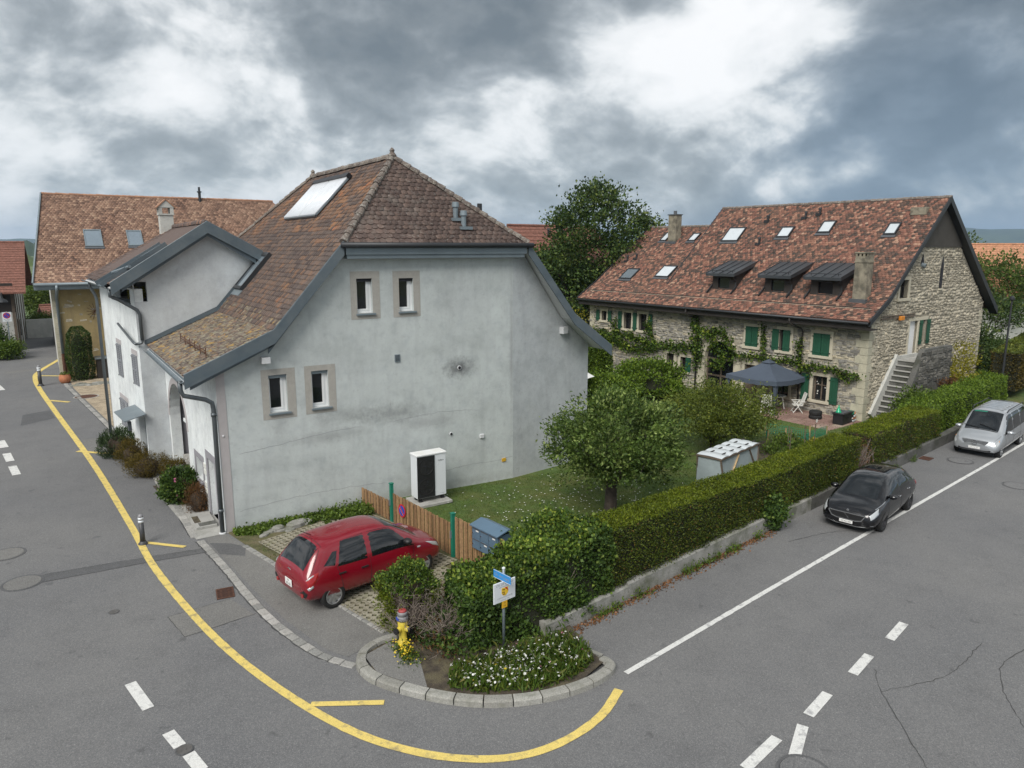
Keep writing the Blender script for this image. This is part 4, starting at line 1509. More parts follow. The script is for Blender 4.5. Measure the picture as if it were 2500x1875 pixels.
pieces('roof_tile', items, roof, stuff='roof_tile_field')
pieces('ridge_tile', ridge_run(wb, wa + Vector((0, .1, 0)), .3, .1, Tmpl(ridge_mb(.3), 'ridge_tile', 'tile_wing'), .01), wroof)
# sheet-metal slot in the wing roof with its skylight
mb = MB()
a, b, c, d_ = slot
up = Vector((-.54, 0, .84)) * .02
mb.poly([a + up, b + up, c + up, d_ + up])
for p, q in ((a, d_), (b, c)):
    mb.beam(p + up * 4, q + up * 4, .05, .16, (0, 0, 1))
mb.build('roof_slot', 'zinc', gh)
mb = MB()
for y, f0, f1 in ((8.4, .02, .3),):
    mb.tube([sl(7.5, .22) + Vector((0, 0, .12)), sl(9.1, .1) + Vector((0, 0, .12))], .06, 8)
mb.build('slot_gutter', 'zinc_light', gh)
so_ = MB().poly([sl(7.9, .4) + up * 5, sl(8.8, .4) + up * 5, sl(8.8, .6) + up * 5, sl(7.9, .6) + up * 5]).build('roof_window', 'roof_glass', gh)

# zinc fascias along the rakes
def fascia(path, hgt, name='fascia', th=.05, y=RY0):
    mb = MB()
    top = [Vector(p) for p in path]
    for i in range(len(top) - 1):
        a, b = top[i], top[i + 1]
        for (o1, o2, yy, t2) in ((.06, hgt, y - th, th),):
            v_ = [a + Vector((0, 0, o1)), b + Vector((0, 0, o1)), b - Vector((0, 0, o2)), a - Vector((0, 0, o2))]
            f0 = [Vector((p.x, yy, p.z)) for p in v_]
            f1 = [Vector((p.x, yy + t2, p.z)) for p in v_]
            mb.add(f0 + f1, [(0, 1, 2, 3), (7, 6, 5, 4), (0, 4, 5, 1), (3, 2, 6, 7), (1, 5, 6, 2), (0, 3, 7, 4)])
        # rolled top edge
        v_ = [a + Vector((0, 0, .06)), b + Vector((0, 0, .06))]
        mb.tube([(v_[0].x, y - th * .4, v_[0].z), (v_[1].x, y - th * .4, v_[1].z)], .018, 6)
    return mb.build(name, 'zinc', gh)


P3 = lambda L, y: [(x, y, z) for x, z in L]
fascia(P3([(3.8, 8.32), (1.62, 5.83), (-.85, 4.75)], RY0), .34)
fascia(P3([(3.74, 7.98), (1.45, 5.3)], RY0 + .12), .1, y=RY0 + .12)
fascia(P3([(1.6, 5.48), (-.7, 4.43)], RY0 + .12), .07, y=RY0 + .12)
fascia(P3([(10.42, 8.3), (12.5, 5.75), (14.3, 4.45)], RY0), .34)
fascia([(we0.x, 7.0, we0.z), (wa.x, 7.0, wa.z), (wr0.x + .05, 7.0, wr0.z)], .36, y=7.02)
fascia([(we0.x + .35, 7.0, we0.z - .16), (wa.x, 7.0, wa.z - .36), (wr0.x - .2, 7.0, wr0.z - .3)], .1, y=7.14)
mb = MB()
mb.box(3.86, 10.36, RY0 - .02, RY0 + .2, 7.98, 8.2)
mb.box(3.9, 10.3, RY0 + .02, RY0 + .25, 7.86, 7.98)
mb.build('fascia', 'zinc_light', gh, bevel=.01)
mb = MB()
mb.tube([(3.7, RY0 - .1, 8.27), (10.56, RY0 - .1, 8.27)], .085, 10)
mb.build('gutter', 'zinc_dark', gh, smooth=True)
# flashing where the street slope meets the wing
mb = MB()
for (x0, z0), (x1, z1) in (((-.9, 4.73), (1.62, 5.83)), ((1.62, 5.83), (3.4, 7.86))):
    mb.add([(x0, YE - .03, z0 + .05), (x1, YE - .03, z1 + .05), (x1, YE - .03, z1 + .2), (x0, YE - .03, z0 + .2), (x0, YE - .16, z0 + .06), (x1, YE - .16, z1 + .06)], [(0, 1, 2, 3), (4, 5, 1, 0)])
mb.build('flashing', 'zinc', gh)
# eave gutters and downpipes
mb = MB()
n_ = 8
vs = []
for y in (RY0 + .05, YE - .35):
    vs += [(-.93 + .1 * math.cos(a), y, 4.66 + .09 * math.sin(a)) for a in [math.pi + math.pi * k / n_ for k in range(n_ + 1)]]
mb.add(vs, [(k, k + 1, n_ + 2 + k, n_ + 1 + k) for k in range(n_)])
mb.add([(-.84, RY0 + .05, 4.7), (-.84, YE - .35, 4.7), (-.84, YE - .35, 4.5), (-.84, RY0 + .05, 4.5)], [(0, 1, 2, 3)])
mb.build('gutter', 'zinc_light', gh)
mb = MB()
mb.tube([(-.93, -.12, 4.62), (-.93, -.12, 4.35), (-.86, -.12, 4.2), (-.3, -.05, 4.02), (-.13, -.02, 3.9), (-.1, 0, 3.7), (-.12, -.02, .05)], .065, 12)
mb.tube([(-.105, 0, 3.6), (-.105, 0, 3.5)], .078, 12)
mb.tube([(-.12, -.02, .75), (-.12, -.02, .65)], .078, 12)
mb.build('downpipe', 'pipe_metal', gh, smooth=True)
MB().lathe([(.1, 0), (.1, .03), (.07, .05)], 12, Matrix.Translation((-.12, -.02, 0))).build('pipe_collar', 'soffit_white', gh)
mb = MB()
vs = []
for q in (we0 + Vector((-.03, .0, -.08)), we1 + Vector((-.03, 0, -.08))):
    vs += [(q.x + .1 * math.cos(a), q.y, q.z + .09 * math.sin(a)) for a in [math.pi + math.pi * k / n_ for k in range(n_ + 1)]]
mb.add(vs, [(k, k + 1, n_ + 2 + k, n_ + 1 + k) for k in range(n_)])
mb.build('gutter', 'zinc_light', gh)
g0 = we0 + Vector((-.02, .2, -.15))
mb = MB()
mb.tube([g0, g0 + Vector((0, 0, -.25)), (-1.62, 7.4, 6.42), (-1.05, 7.36, 6.02), (-.98, 7.36, 5.85), (-.98, 7.36, 4.95)], .06, 10)
mb.tube([(-.98, 7.36, 4.95), (-1.02, 7.3, 4.85), (-1.2, 7.4, 4.82)], .05, 10)
mb.build('downpipe', 'pipe_metal', gh, smooth=True)
mb = MB()
mb.tube([(-1.5, 9.9, 5.35), (-1.25, 7.7, 4.86), (-1.2, 7.35, 4.82)], .045, 8)
mb.build('downpipe', 'pipe_metal', gh, smooth=True)
g1 = we1 + Vector((.15, -.25, -.15))
fw = FW @ Vector((-WL + .1, 0, .1))
mb = MB()
mb.tube([g1, g1 + Vector((0, 0, -.25)), (fw.x - .1, fw.y, 6.2), (fw.x - .06, fw.y, 6.0), (fw.x - .06, fw.y, .05)], .065, 10)
mb.build('downpipe', 'pipe_metal', gh, smooth=True)
# skylight beside the wing gable
M = slope_frame((2.36, 7.3, 6.68), (2.36, 6.2, 6.68), (3.4, 7.3, 7.87))
mb = MB(M)
for a, b, c, e in ((0, 1.1, -.06, .06), (0, 1.1, 1.5, 1.66), (0, .07, .06, 1.5), (1.03, 1.1, .06, 1.5)):
    mb.box(a, b, c, e, 0, .15)
rw = mb.build('roof_window', 'zinc_dark', gh)
MB(M).box(.07, 1.03, .06, 1.5, .05, .1).build('pane', 'roof_glass', rw)
MB(M).box(-.05, 1.15, -.3, -.06, .02, .05).build('apron', 'zinc_light', rw)
# solar tube collectors
M = slope_frame((4.66, 8.35, 9.22), (4.66, 4.55, 9.22), (6.0, 8.35, 10.625))
sp = MB(M)
sp.box(-.05, 3.85, 1.86, 2.04, .06, .24)
sc = sp.build('solar_collector', 'solar_frame', gh)
mb = MB(M)
mb.box(1.87, 1.99, .0, 1.88, .02, .06)
for x in (-.02, 3.78):
    mb.box(x, x + .05, 0, 1.9, .08, .12)
mb.box(-.02, 3.83, .0, .06, .06, .14)
mb.box(-.02, 3.83, .92, .96, .05, .09)
mb.build('rail', 'zinc_light', sc)
for k in range(40):
    x = .06 + k * .092 + (.11 if k >= 20 else 0)
    MB(M).tube([(x, .04, .15), (x, 1.9, .15)], .042, 6).build('tube', 'solar_tube', sc, smooth=True)
# snow guard, vents, flues, chimney
mb = MB()
for k in range(2):
    mb.tube([(-.1, .6, 5.24 + k * .07), (-.1, 4.6, 5.24 + k * .07)], .015, 6)
for k in range(6):
    mb.beam((-.1, .5 + k * .85, 5.1), (-.1, .5 + k * .85, 5.4), .02, .03, (0, 1, 0))
mb.build('snow_guard', 'rust', gh)
for (x, y, z) in ((8.16, .18, 8.9), (7.98, .4, 9.18)):
    mb = MB()
    mb.tube([(x, y, z - .1), (x, y, z + .32), (x, y, z + .34), (x, y, z + .5)], [.09, .09, .13, .11], 12)
    mb.box(x - .22, x + .22, y - .22, y - .1, z - .12, z - .02)
    mb.build('roof_vent', 'zinc_light', gh)
fx, fz, ft = 11.04, 9.22, 9.90
mb = MB()
mb.tube([(fx, 4, fz - .9), (fx, 4, ft - .55), (fx, 4, ft - .54), (fx, 4, ft - .4), (fx, 4, ft - .39), (fx, 4, ft)], [.1, .1, .16, .16, .1, .1], 12)
mb.build('flue_pipe', 'zinc_dark', gh)
cx_, cy_ = 1.15, 14.6
mb = MB()
mb.box(cx_ - .27, cx_ + .27, cy_ - .27, cy_ + .27, 8.2, 9.6)
mb.box(cx_ - .31, cx_ + .31, cy_ - .31, cy_ + .31, 9.6, 9.66)
for sx in (-1, 1):
    for sy in (-1, 1):
        mb.box(cx_ + sx * .23 - .07, cx_ + sx * .23 + .07, cy_ + sy * .23 - .07, cy_ + sy * .23 + .07, 9.66, 9.92)
mb.prism([(-.34, 0), (.34, 0), (0, .32)], -.31, .31, frame((cx_, cy_, 9.92), (1, 0, 0), (0, 0, 1)))
ch = mb.build('chimney', 'plaster_pale', gh)
mb = MB()
for s_ in (-1, 1):
    mb.beam((cx_, cy_, 10.27), (cx_ + s_ * .4, cy_, 9.9), .7, .04, (0, 0, 1))
mb.build('chimney_cap', 'ridge_tan', ch)
# interior light stop
MB().box(.5, 13, 1.0, 13.8, -.3, 4.5).build('inner_core', 'dark_wood', gh)

# ================================================================ stone house
SH0, SHR = Vector((30.44, -1.08, 0)), R(3.2)
sh = thing('stone_house', 'long rubble stone farmhouse with red patchwork tile roof and green shutters', 'house', SH0, SHR)
SW = loc_m(sh)
FF = frame((0, 0, 0), (0, -1, 0), (0, 0, 1))       # garden front, x = -along
FE = frame((0, 0, 0), (1, 0, 0), (0, 0, 1))        # gable
GZ = -.55
archF = lambda r_, c0: [(c0 - r_, GZ), (c0 + r_, GZ), (c0 + r_, 1.62)] + [(c0 + r_ * math.cos(a), 1.62 + r_ * 1.0 * math.sin(a)) for a in [math.pi * k / 12 for k in range(1, 12)]] + [(c0 - r_, 1.62)]
fholes = [rect(-7.12, -6.34, 2.62, 3.75), rect(-4.98, -4.3, 2.6, 3.75), rect(-2.92, -2.0, 2.6, 3.75), rect(-19.2, -18.7, 3.15, 3.8), rect(-17.0, -16.3, 2.75, 3.85), rect(-15.6, -14.9, 2.75, 3.85),
          archF(1.08, -8.92), rect(-13.05, -12.45, GZ, 1.5), rect(-11.9, -11.2, .5, 1.4), rect(-2.78, -1.98, .2, 1.5), rect(-7.1, -6.2, GZ, 1.55), rect(-5.2, -4.2, .1, 1.5)]
mb = MB(FF)
mb.panel([(-20.4, GZ - .3), (0, GZ - .3), (0, 5.2), (-20.4, 5.2)], fholes, .3)
fwall = mb.build('front_wall', 'mortar', sh)
gp_ = [(0, GZ - .3), (13, GZ - .3), (13, 5.0), (6.4, 10.55), (1.0, 5.55), (0, 4.95)]
gholes = [(2.62, 3.5, 5.62, 6.55), (4.05, 4.95, 2.45, 4.35), (5.35, 5.9, 3.1, 4.4)]
mb = MB(FE)
mb.panel(gp_, [rect(*h) for h in gholes], .35)
gwall = mb.build('gable_wall', 'mortar', sh)
mb = MB()
mb.box(13 - .02, 13, 0, 20.4, GZ, 5)
mb.box(0, 13, 20.36, 20.4, GZ, 5)
mb.box(.4, 12.5, .45, 20, GZ, 4.9)
mb.build('inner_core', 'dark_wood', sh)
bb = lambda h: (min(p[0] for p in h) - .14, max(p[0] for p in h) + .14, min(p[1] for p in h) - .14, max(p[1] for p in h) + .14)
tps = stone_templates('rubble_front')
it = rubble(tps, FF, [(-20.4, GZ), (-.42, GZ), (-.42, 4.75), (-20.4, 4.75)], [bb(h) for h in fholes], (.09, .2), (1.2, 3.2), .04)
pieces('stone', it, fwall, SW, 300, 'stone_field')
tps = stone_templates('rubble')
it = rubble(tps, FE, [(.42, GZ), (13, GZ), (13, 5.0), (9.5, 7.75), (9.2, 8.2), (4.0, 8.2), (1.0, 5.4), (.42, 5.05)], [(a - .1, b + .1, c - .1, d_ + .1) for a, b, c, d_ in gholes] + [(6.9, 7.3, 5.9, 7.7), (4.5, 5.0, 7.3, 7.8)], (.08, .2), (.9, 2.3), .06, .012)
pieces('stone', it, gwall, SW, 300, 'stone_field')
# quoins
z = GZ
k = 0
while z < 4.3:
    hq = random.uniform(.34, .46)
    la, lb = (.62, .36) if k % 2 else (.38, .6)
    mb = MB()
    mb.box(-.03, lb, -.03, la, z + .008, z + hq - .008)
    mb.build('quoin', 'quoin', sh, bevel=.012)
    z += hq
    k += 1
z = 2.6
while z < 4.3:
    hq = random.uniform(.34, .46)
    MB().box(-.03, .3, 20.0, 20.43, z, z + hq - .012).build('quoin', 'quoin', sh, bevel=.012)
    z += hq
z = 1.4
while z < 4.2:
    hq = random.uniform(.3, .4)
    MB().box(12.6, 13.03, -.03, .3, z, z + hq - .012).build('quoin', 'quoin', sh, bevel=.012)
    z += hq


def stone_window(M, x0, x1, y0, y1, parent, pane='glass_dark', sill=True, fr=.17, wood='dark_wood'):
    mb = MB(M)
    mb.box(x0 - fr, x0, y0, y1, -.2, .05)
    mb.box(x1, x1 + fr, y0, y1, -.2, .05)
    mb.box(x0 - fr, x1 + fr, y1, y1 + fr, -.2, .05)
    w_ = mb.build('window', 'stone_frame', parent, bevel=.008)
    if sill:
        MB(M).box(x0 - fr - .05, x1 + fr + .05, y0 - .15, y0, -.2, .1).build('sill', 'stone_frame', w_, bevel=.01)
    MB(M).box(x0, x1, y0, y1, -.26, -.23).build('pane', pane, w_)
    mb = MB(M)
    xm = (x0 + x1) / 2
    mb.box(xm - .03, xm + .03, y0, y1, -.23, -.18)
    mb.box(x0, x1, y0 + (y1 - y0) * .6, y0 + (y1 - y0) * .6 + .04, -.22, -.19)
    for a, b in ((x0, x0 + .05), (x1 - .05, x1)):
        mb.box(a, b, y0, y1, -.23, -.18)
    mb.build('frame', wood, w_)
    return w_


def board_shutter(M, x0, x1, y0, y1, parent, dz=.055, tilt=0):
    mb = MB(M)
    nb = 3
    for k in range(nb):
        a = x0 + (x1 - x0) * k / nb
        mb.box(a + .004, a + (x1 - x0) / nb - .004, y0, y1, dz, dz + .03)
    s_ = mb.build('shutter', 'shutter_green', parent)
    for yy in (y0 + .14, y1 - .2):
        MB(M).box(x0, x1, yy, yy + .07, dz + .03, dz + .05).build('ledge', 'shutter_green', s_)
    mb = MB(M)
    for yy in (y0 + .16, y1 - .18):
        mb.box(x0 - .08, x0, yy, yy + .03, dz + .01, dz + .04)
        mb.box(x1, x1 + .08, yy, yy + .03, dz + .01, dz + .04)
    mb.build('hinge', 'black_ink', s_)
    return s_


stone_window(FF, -7.12, -6.34, 2.62, 3.75, sh)
board_shutter(FF, -7.14, -6.74, 2.62, 3.76, sh)
board_shutter(FF, -6.72, -6.32, 2.62, 3.76, sh)
stone_window(FF, -4.98, -4.3, 2.6, 3.75, sh)
board_shutter(FF, -5.4, -4.98, 2.6, 3.76, sh, .06)
board_shutter(FF, -4.7, -4.28, 2.6, 3.76, sh, .08)
stone_window(FF, -2.92, -2.0, 2.6, 3.75, sh)
board_shutter(FF, -2.93, -2.47, 2.6, 3.76, sh)
board_shutter(FF, -2.45, -1.99, 2.6, 3.76, sh)
stone_window(FF, -19.2, -18.7, 3.15, 3.8, sh)
board_shutter(FF, -19.72, -19.38, 3.1, 3.85, sh, .06)
board_shutter(FF, -18.52, -18.18, 3.1, 3.85, sh, .06)
for x in (-17.0, -15.6):
    stone_window(FF, x, x + .7, 2.75, 3.85, sh)
    board_shutter(FF, x - .5, x - .16, 2.7, 3.9, sh, .06)
board_shutter(FF, -14.7, -14.36, 2.7, 3.9, sh, .06)
stone_window(FF, -11.9, -11.2, .5, 1.4, sh)
board_shutter(FF, -11.4, -11.0, .5, 1.42, sh, .08)
gw_ = stone_window(FF, -2.78, -1.98, .2, 1.5, sh, wood='old_wood')
for k in range(14):
    MB(FF).lathe([(.035, 0), (.035, .004)], 8, Matrix.Translation((random.choice((-2.7, -2.62, -2.2, -2.1, -2.06)) + random.uniform(-.03, .03), random.uniform(.28, 1.2), -.225))).build('window_sticker', 'white_plastic', gw_)
board_shutter(FF, -1.78, -1.34, .12, 1.55, sh, .06)
board_shutter(FF, -3.42, -2.98, .12, 1.55, sh, .06)
stone_window(FF, -5.2, -4.2, .1, 1.5, sh)
dd_ = MB(FF).box(-7.1, -6.2, GZ, 1.55, -.27, -.22).build('door', 'old_wood', sh)
MB(FF).box(-6.4, -6.34, .4, .5, -.22, -.17).build('handle', 'chrome', dd_)
mb = MB(FF)
mb.box(-7.3, -7.1, GZ, 1.55, -.2, .04)
mb.box(-6.2, -6.0, GZ, 1.55, -.2, .04)
mb.box(-7.3, -6.0, 1.55, 1.78, -.2, .04)
mb.build('door_frame', 'stone_frame', sh, bevel=.01)
dd_ = MB(FF).box(-13.05, -12.45, GZ, 1.5, -.27, -.22).build('door', 'dark_wood', sh)
mb = MB(FF)
mb.box(-13.25, -13.05, GZ, 1.5, -.2, .04)
mb.box(-12.45, -12.25, GZ, 1.5, -.2, .04)
mb.box(-13.25, -12.25, 1.5, 1.7, -.2, .04)
mb.build('door_frame', 'stone_frame', sh, bevel=.01)
# great arch: voussoirs, jamb stones, glazed doors
c0 = -8.92
for k in range(11):
    a0, a1 = math.pi * k / 11 + .01, math.pi * (k + 1) / 11 - .01
    mb = MB(FF)
    ro_ = 1.42
    mb.prism([(c0 + 1.07 * math.cos(a0), 1.62 + 1.07 * math.sin(a0)), (c0 + ro_ * math.cos(a0), 1.62 + ro_ * math.sin(a0)), (c0 + ro_ * math.cos(a1), 1.62 + ro_ * math.sin(a1)), (c0 + 1.07 * math.cos(a1), 1.62 + 1.07 * math.sin(a1))], -.25, .07)
    mb.build('voussoir', 'stone_frame', sh, bevel=.01)
for s_ in (-1, 1):
    z = GZ
    while z < 1.55:
        hq = min(random.uniform(.4, .55), 1.62 - z)
        mb = MB(FF)
        x0, x1 = sorted((c0 + s_ * 1.06, c0 + s_ * random.choice((1.4, 1.55))))
        mb.box(x0, x1, z + .006, z + hq - .006, -.25, .07)
        mb.build('jamb_stone', 'stone_frame', sh, bevel=.01)
        z += hq
mb = MB(FF)
mb.prism(archF(1.08, c0), -.27, -.24)
ad = mb.build('arched_door', 'glass_dark', sh)
mb = MB(FF)
for x in (c0 - 1.05, c0 - .05, c0 + .95):
    mb.box(x, x + .1, GZ, 1.62, -.24, -.19)
for y in (1.52, .5):
    mb.box(c0 - .95, c0 - .05, y, y + .1, -.24, -.195)
    mb.box(c0 + .05, c0 + .95, y, y + .1, -.24, -.195)
mb.build('frame', 'old_wood', ad)
# gable openings
stone_window(FE, 2.62, 3.5, 5.62, 6.55, sh)
mb = MB(FE)
mb.prism([(6.98, 6.0), (7.24, 6.0), (7.24, 7.2), (7.11, 7.72), (6.98, 7.2)], -.06, .04)
sw_ = mb.build('slit_window', 'black_ink', sh)
MB(FE).box(6.9, 7.32, 5.9, 5.99, -.1, .1).build('sill', 'stone_frame', sw_)
MB(FE).prism([(4.6, 7.35), (4.92, 7.35), (4.76, 7.85)], -.06, .04).build('slit_window', 'black_ink', sh)
mb = MB(FE)
mb.tube([(4.72, 7.3, .0), (4.75, 7.25, .2)], .12, 10)
mb.build('flood_lamp', 'zinc_light', sh)
gd = MB(FE).box(4.05, 4.95, 2.45, 4.35, -.2, -.12).build('gable_door', 'white_frame', sh)
MB(FE).box(4.12, 4.18, 3.3, 3.42, -.12, -.07).build('handle', 'chrome', gd)
mb = MB(FE)
mb.box(3.9, 4.05, 2.45, 4.35, -.2, .05)
mb.box(3.9, 6.05, 4.36, 4.52, -.2, .05)
mb.box(4.95, 5.1, 2.45, 4.35, -.2, .05)
mb.build('door_frame', 'stone_frame', sh)
board_shutter(FE, 5.12, 5.42, 3.05, 4.36, sh, .06)
MB(FE).box(5.45, 5.9, 3.1, 4.36, -.2, -.15).build('window', 'glass_dark', sh)
board_shutter(FE, 5.95, 6.3, 3.05, 4.36, sh, .06)
mb = MB(FE)
mb.box(.9, 4.4, 4.62, 4.68, .05, .12)
mb.box(.9, 4.4, 4.75, 4.79, .05, .1)
mb.build('wall_rail', 'old_wood', sh)
MB(FE).box(2.6, 3.0, 4.5, 4.72, .1, .25).build('lamp_box', 'lamp_amber', sh, bevel=.03)
# dark boarded gable top
mb = MB(FE)
mb.prism([(3.6, 8.22), (9.2, 8.22), (6.4, 10.62)], .02, .09)
mb.build('gable_board', 'dark_panel', sh)

# ---- stone house roof
Y0, YM, Y1 = -.4, 14.2, 20.9
rp = [(-.82, 4.64), (1.0, 5.75), (6.4, 10.8)]
rl = [(-.82, 4.64), (1.0, 5.75), (6.4, 9.65)]
rr = [(6.4, 10.8), (11.9, 6.3), (14.1, 4.55)]
mb = MB()
for pa, ya, yb in ((rp, Y0, YM), (rl, YM, Y1)):
    for i in range(2):
        (x0, z0), (x1, z1) = pa[i], pa[i + 1]
        mb.poly([(x0, ya, z0), (x0, yb, z0), (x1, yb, z1), (x1, ya, z1)][::-1])
for i in range(2):
    (x0, z0), (x1, z1) = rr[i], rr[i + 1]
    mb.poly([(x0, Y0, z0), (x1, Y0, z1), (x1, YM, z1), (x0, YM, z0)])
mb.poly([(6.4, YM, 9.65), (14.1, YM, 4.55), (14.1, Y1, 4.55), (6.4, Y1, 9.65)])
mb.poly([(1.0, YM, 5.75), (6.4, YM, 10.8), (6.4, YM, 9.65)])
sroof = mb.build('roof', 'tile_stone_house', sh)
ST = Tmpl(tile_mb(.18, .155), 'roof_tile', 'tile_stone_house')
skl = [(11.07, 12.35, 4.02, 4.87), (7.6, 8.45, 4.25, 4.83), (5.13, 5.93, 4.5, 5.14), (1.3, 1.95, 4.33, 4.91)]   # along, depth on the main slope
skl2 = [(17.95, 18.55, 5.0, 5.72), (15.3, 15.95, 4.97, 5.6), (17.75, 18.9, 1.36, 2.2), (14.65, 15.85, 1.66, 2.55)]  # on the lower slope
dorm = [(8.55, 10.62), (4.85, 6.95), (1.95, 4.1)]
items = []
zat = lambda pa, x: np.interp(x, [p[0] for p in pa], [p[1] for p in pa])
for pa, ya, yb, holes in ((rp, Y0 + .05, YM, skl), (rl, YM + .02, Y1, skl2)):
    for i in range(2):
        (x0, z0), (x1, z1) = pa[i], pa[i + 1]
        M = slope_frame((x0, yb, z0), (x0, ya, z0), (x1, yb, z1))
        hs = []
        if i == 1:
            for a, b, c, e in holes:
                hs.append(to2(M, [(c - .1, a, zat(pa, c - .1)), (c - .1, b, zat(pa, c - .1)), (e, b, zat(pa, e)), (e, a, zat(pa, e))]))
            if pa is rp:
                for a, b in dorm:
                    hs.append(to2(M, [(.9, a + .25, 5.7), (.9, b - .25, 5.7), (2.5, b - .25, zat(pa, 2.5)), (2.5, a + .25, zat(pa, 2.5))]))
        items += tile_field(ST, .18, .155, M, to2(M, [(x0, yb, z0), (x0, ya, z0), (x1, ya, z1), (x1, yb, z1)]), hs)
pieces('roof_tile', items, sroof, SW, 300, 'roof_tile_field')
SR = Tmpl(ridge_mb(.12), 'ridge_tile', 'ridge_tile')
pieces('ridge_tile', ridge_run((6.4, YM, 10.8), (6.4, Y0, 10.8), .36, .1, SR, .01) + ridge_run((6.4, Y1, 9.65), (6.4, YM, 9.65), .36, .1, SR, .01), sroof, SW)


def roof_window(M, w_, h_, parent, glass='glass_pale', m='zinc_dark'):
    mb = MB(M)
    f = .07
    for a, b, c, e in ((0, w_, -f, .02), (0, w_, h_ - .02, h_ + f), (-f + .07, f, .02, h_ - .02), (w_ - f, w_, .02, h_ - .02)):
        mb.box(a, b, c, e, 0, .09)
    o = mb.build('roof_window', m, parent)
    MB(M).box(f, w_ - f, .02, h_ - .02, .03, .06).build('pane', glass, o)
    MB(M).box(-.05, w_ + .05, -.26, -f, .02, .045).build('apron', 'lead', o)
    return o


for pa, L in ((rp, skl), (rl, skl2)):
    for q, (a, b, c, e) in enumerate(L):
        M = slope_frame((c, b, zat(pa, c)), (c, a, zat(pa, c)), (e, b, zat(pa, e)))
        h_ = math.hypot(e - c, zat(pa, e) - zat(pa, c))
        roof_window(M @ Matrix.Translation((0, 0, .03)), b - a, h_, sh, 'roof_glass' if (pa is rl and q == 2) else 'glass_pale')
# dormers
for a, b in dorm:
    dm = MB()
    dm.add([(.45, a, 6.66), (.45, b, 6.66), (2.85, b, 7.42), (2.85, a, 7.42), (.45, a, 6.5), (.45, b, 6.5), (2.85, b, 7.2), (2.85, a, 7.2)], [(0, 3, 2, 1), (4, 5, 6, 7), (0, 1, 5, 4), (1, 2, 6, 5), (0, 4, 7, 3)])
    do = dm.build('dormer', 'dormer_zinc', sh)
    mb = MB()
    for k in range(5):
        y = a + (b - a) * k / 4
        mb.beam((.45, y, 6.68), (2.85, y, 7.44), .03, .04, (0, 0, 1))
    mb.build('standing_seam', 'dormer_zinc', do)
    mb = MB()
    mb.tube([(.7, a + .15, 6.83), (.7, b - .15, 6.83)], .018, 6)
    for y in (a + .3, (a + b) / 2, b - .3):
        mb.beam((.7, y, 6.7), (.7, y, 6.85), .02, .03, (0, 1, 0))
    mb.build('snow_guard', 'zinc_dark', do)
    ya, yb = a + .22, b - .22
    mb = MB()
    for y in (ya, yb):
        mb.add([(.9, y, 5.6), (.9, y, 6.55), (2.75, y, 7.3), (2.75, y, 7.1)], [(0, 1, 2, 3)])
    ym = (ya + yb) / 2
    for y0_, y1_ in ((ya, ym - .42), (ym + .42, yb)):
        mb.box(.88, .95, y0_, y1_, 5.55, 6.56)
    mb.box(.88, .95, ym - .42, ym + .42, 6.38, 6.56)
    mb.box(.86, .96, ym - .42, ym + .42, 5.55, 5.75)
    mb.build('cheek', 'dark_wood', do)
    wn = MB().box(.98, 1.02, ym - .42, ym + .42, 5.75, 6.38).build('window', 'glass_dark', do)
    mb = MB()
    mb.add([(.55, ya - .1, 5.45), (.55, yb + .1, 5.45), (.98, yb + .05, 5.7), (.98, ya - .05, 5.7)], [(0, 3, 2, 1)])
    mb.build('apron', 'lead', do)
    mb = MB()
    for y in (ya - .06, yb + .06):
        mb.beam((.42, y, 5.5), (.95, y, 5.95), .06, .1, (0, 0, 1))
    mb.build('side_curb', 'zinc_dark', do)
    mb = MB()
    mb.tube([(.55, a + .1, 6.48), (.7, a + .12, 6.3), (.85, a + .16, 6.2), (.85, a + .16, 5.75)], .035, 8)
    mb.build('downpipe', 'zinc_dark', do)
# chimneys
for (x, y, z0, zt, w_, lab) in ((.85, 1.02, 5.2, 7.75, .34, 0), (5.1, 17.3, 8.2, 10.45, .36, 1)):
    mb = MB()
    mb.box(x - w_ * .8, x + w_ * .8, y - w_, y + w_, z0, zt)
    ch = mb.build('chimney', 'chimney_render', sh, bevel=.01)
    mb = MB()
    if lab:
        mb.box(x - .34, x + .34, y - .42, y + .42, zt, zt + .06)
        mb.tube([(x, y, zt + .06), (x, y, zt + .3)], .12, 10)
        mb.build('chimney_cap', 'lead', ch)
    else:
        for k in range(4):
            yy = y - w_ + .05 + k * (2 * w_ - .1) / 3
            mb.box(x - w_ * .8, x + w_ * .8, yy - .05, yy + .05, zt, zt + .16)
        mb.box(x - w_ * .9, x + w_ * .9, y - w_ - .04, y + w_ + .04, zt + .16, zt + .22)
        mb.box(x - w_ * .88, x + w_ * .88, y - w_ - .03, y + w_ + .03, zt - .3, zt - .24)
        mb.build('chimney_cap', 'chimney_render', ch)
    mb = MB()
    mb.box(x - w_ * .8 - .15, x + w_ * .8 + .12, y - w_ - .1, y + w_ + .1, z0 + .1 + (.15 if lab else 0), z0 + .42)
    mb.build('flashing', 'lead', ch)
MB().box(5.35, 5.8, .35, 1.15, 9.9, 10.3).build('roof_hatch', 'chimney_render', sh, bevel=.02)
for (x, y) in ((5.4, 9.9), (3.9, 9.4), (5.75, 6.6), (5.55, 7.4), (3.3, 19.2), (3.1, 19.9)):
    pa = rp if y < YM else rl
    z0 = zat(pa, x)
    mb = MB()
    mb.tube([(x, y, z0 - .1), (x, y, z0 + .25), (x, y, z0 + .26), (x, y, z0 + .36)], [.07, .07, .1, .08], 8)
    mb.box(x - .25, x + .1, y - .15, y + .15, z0 - .14, z0 + .02)
    mb.build('roof_vent', 'zinc_dark', sh)
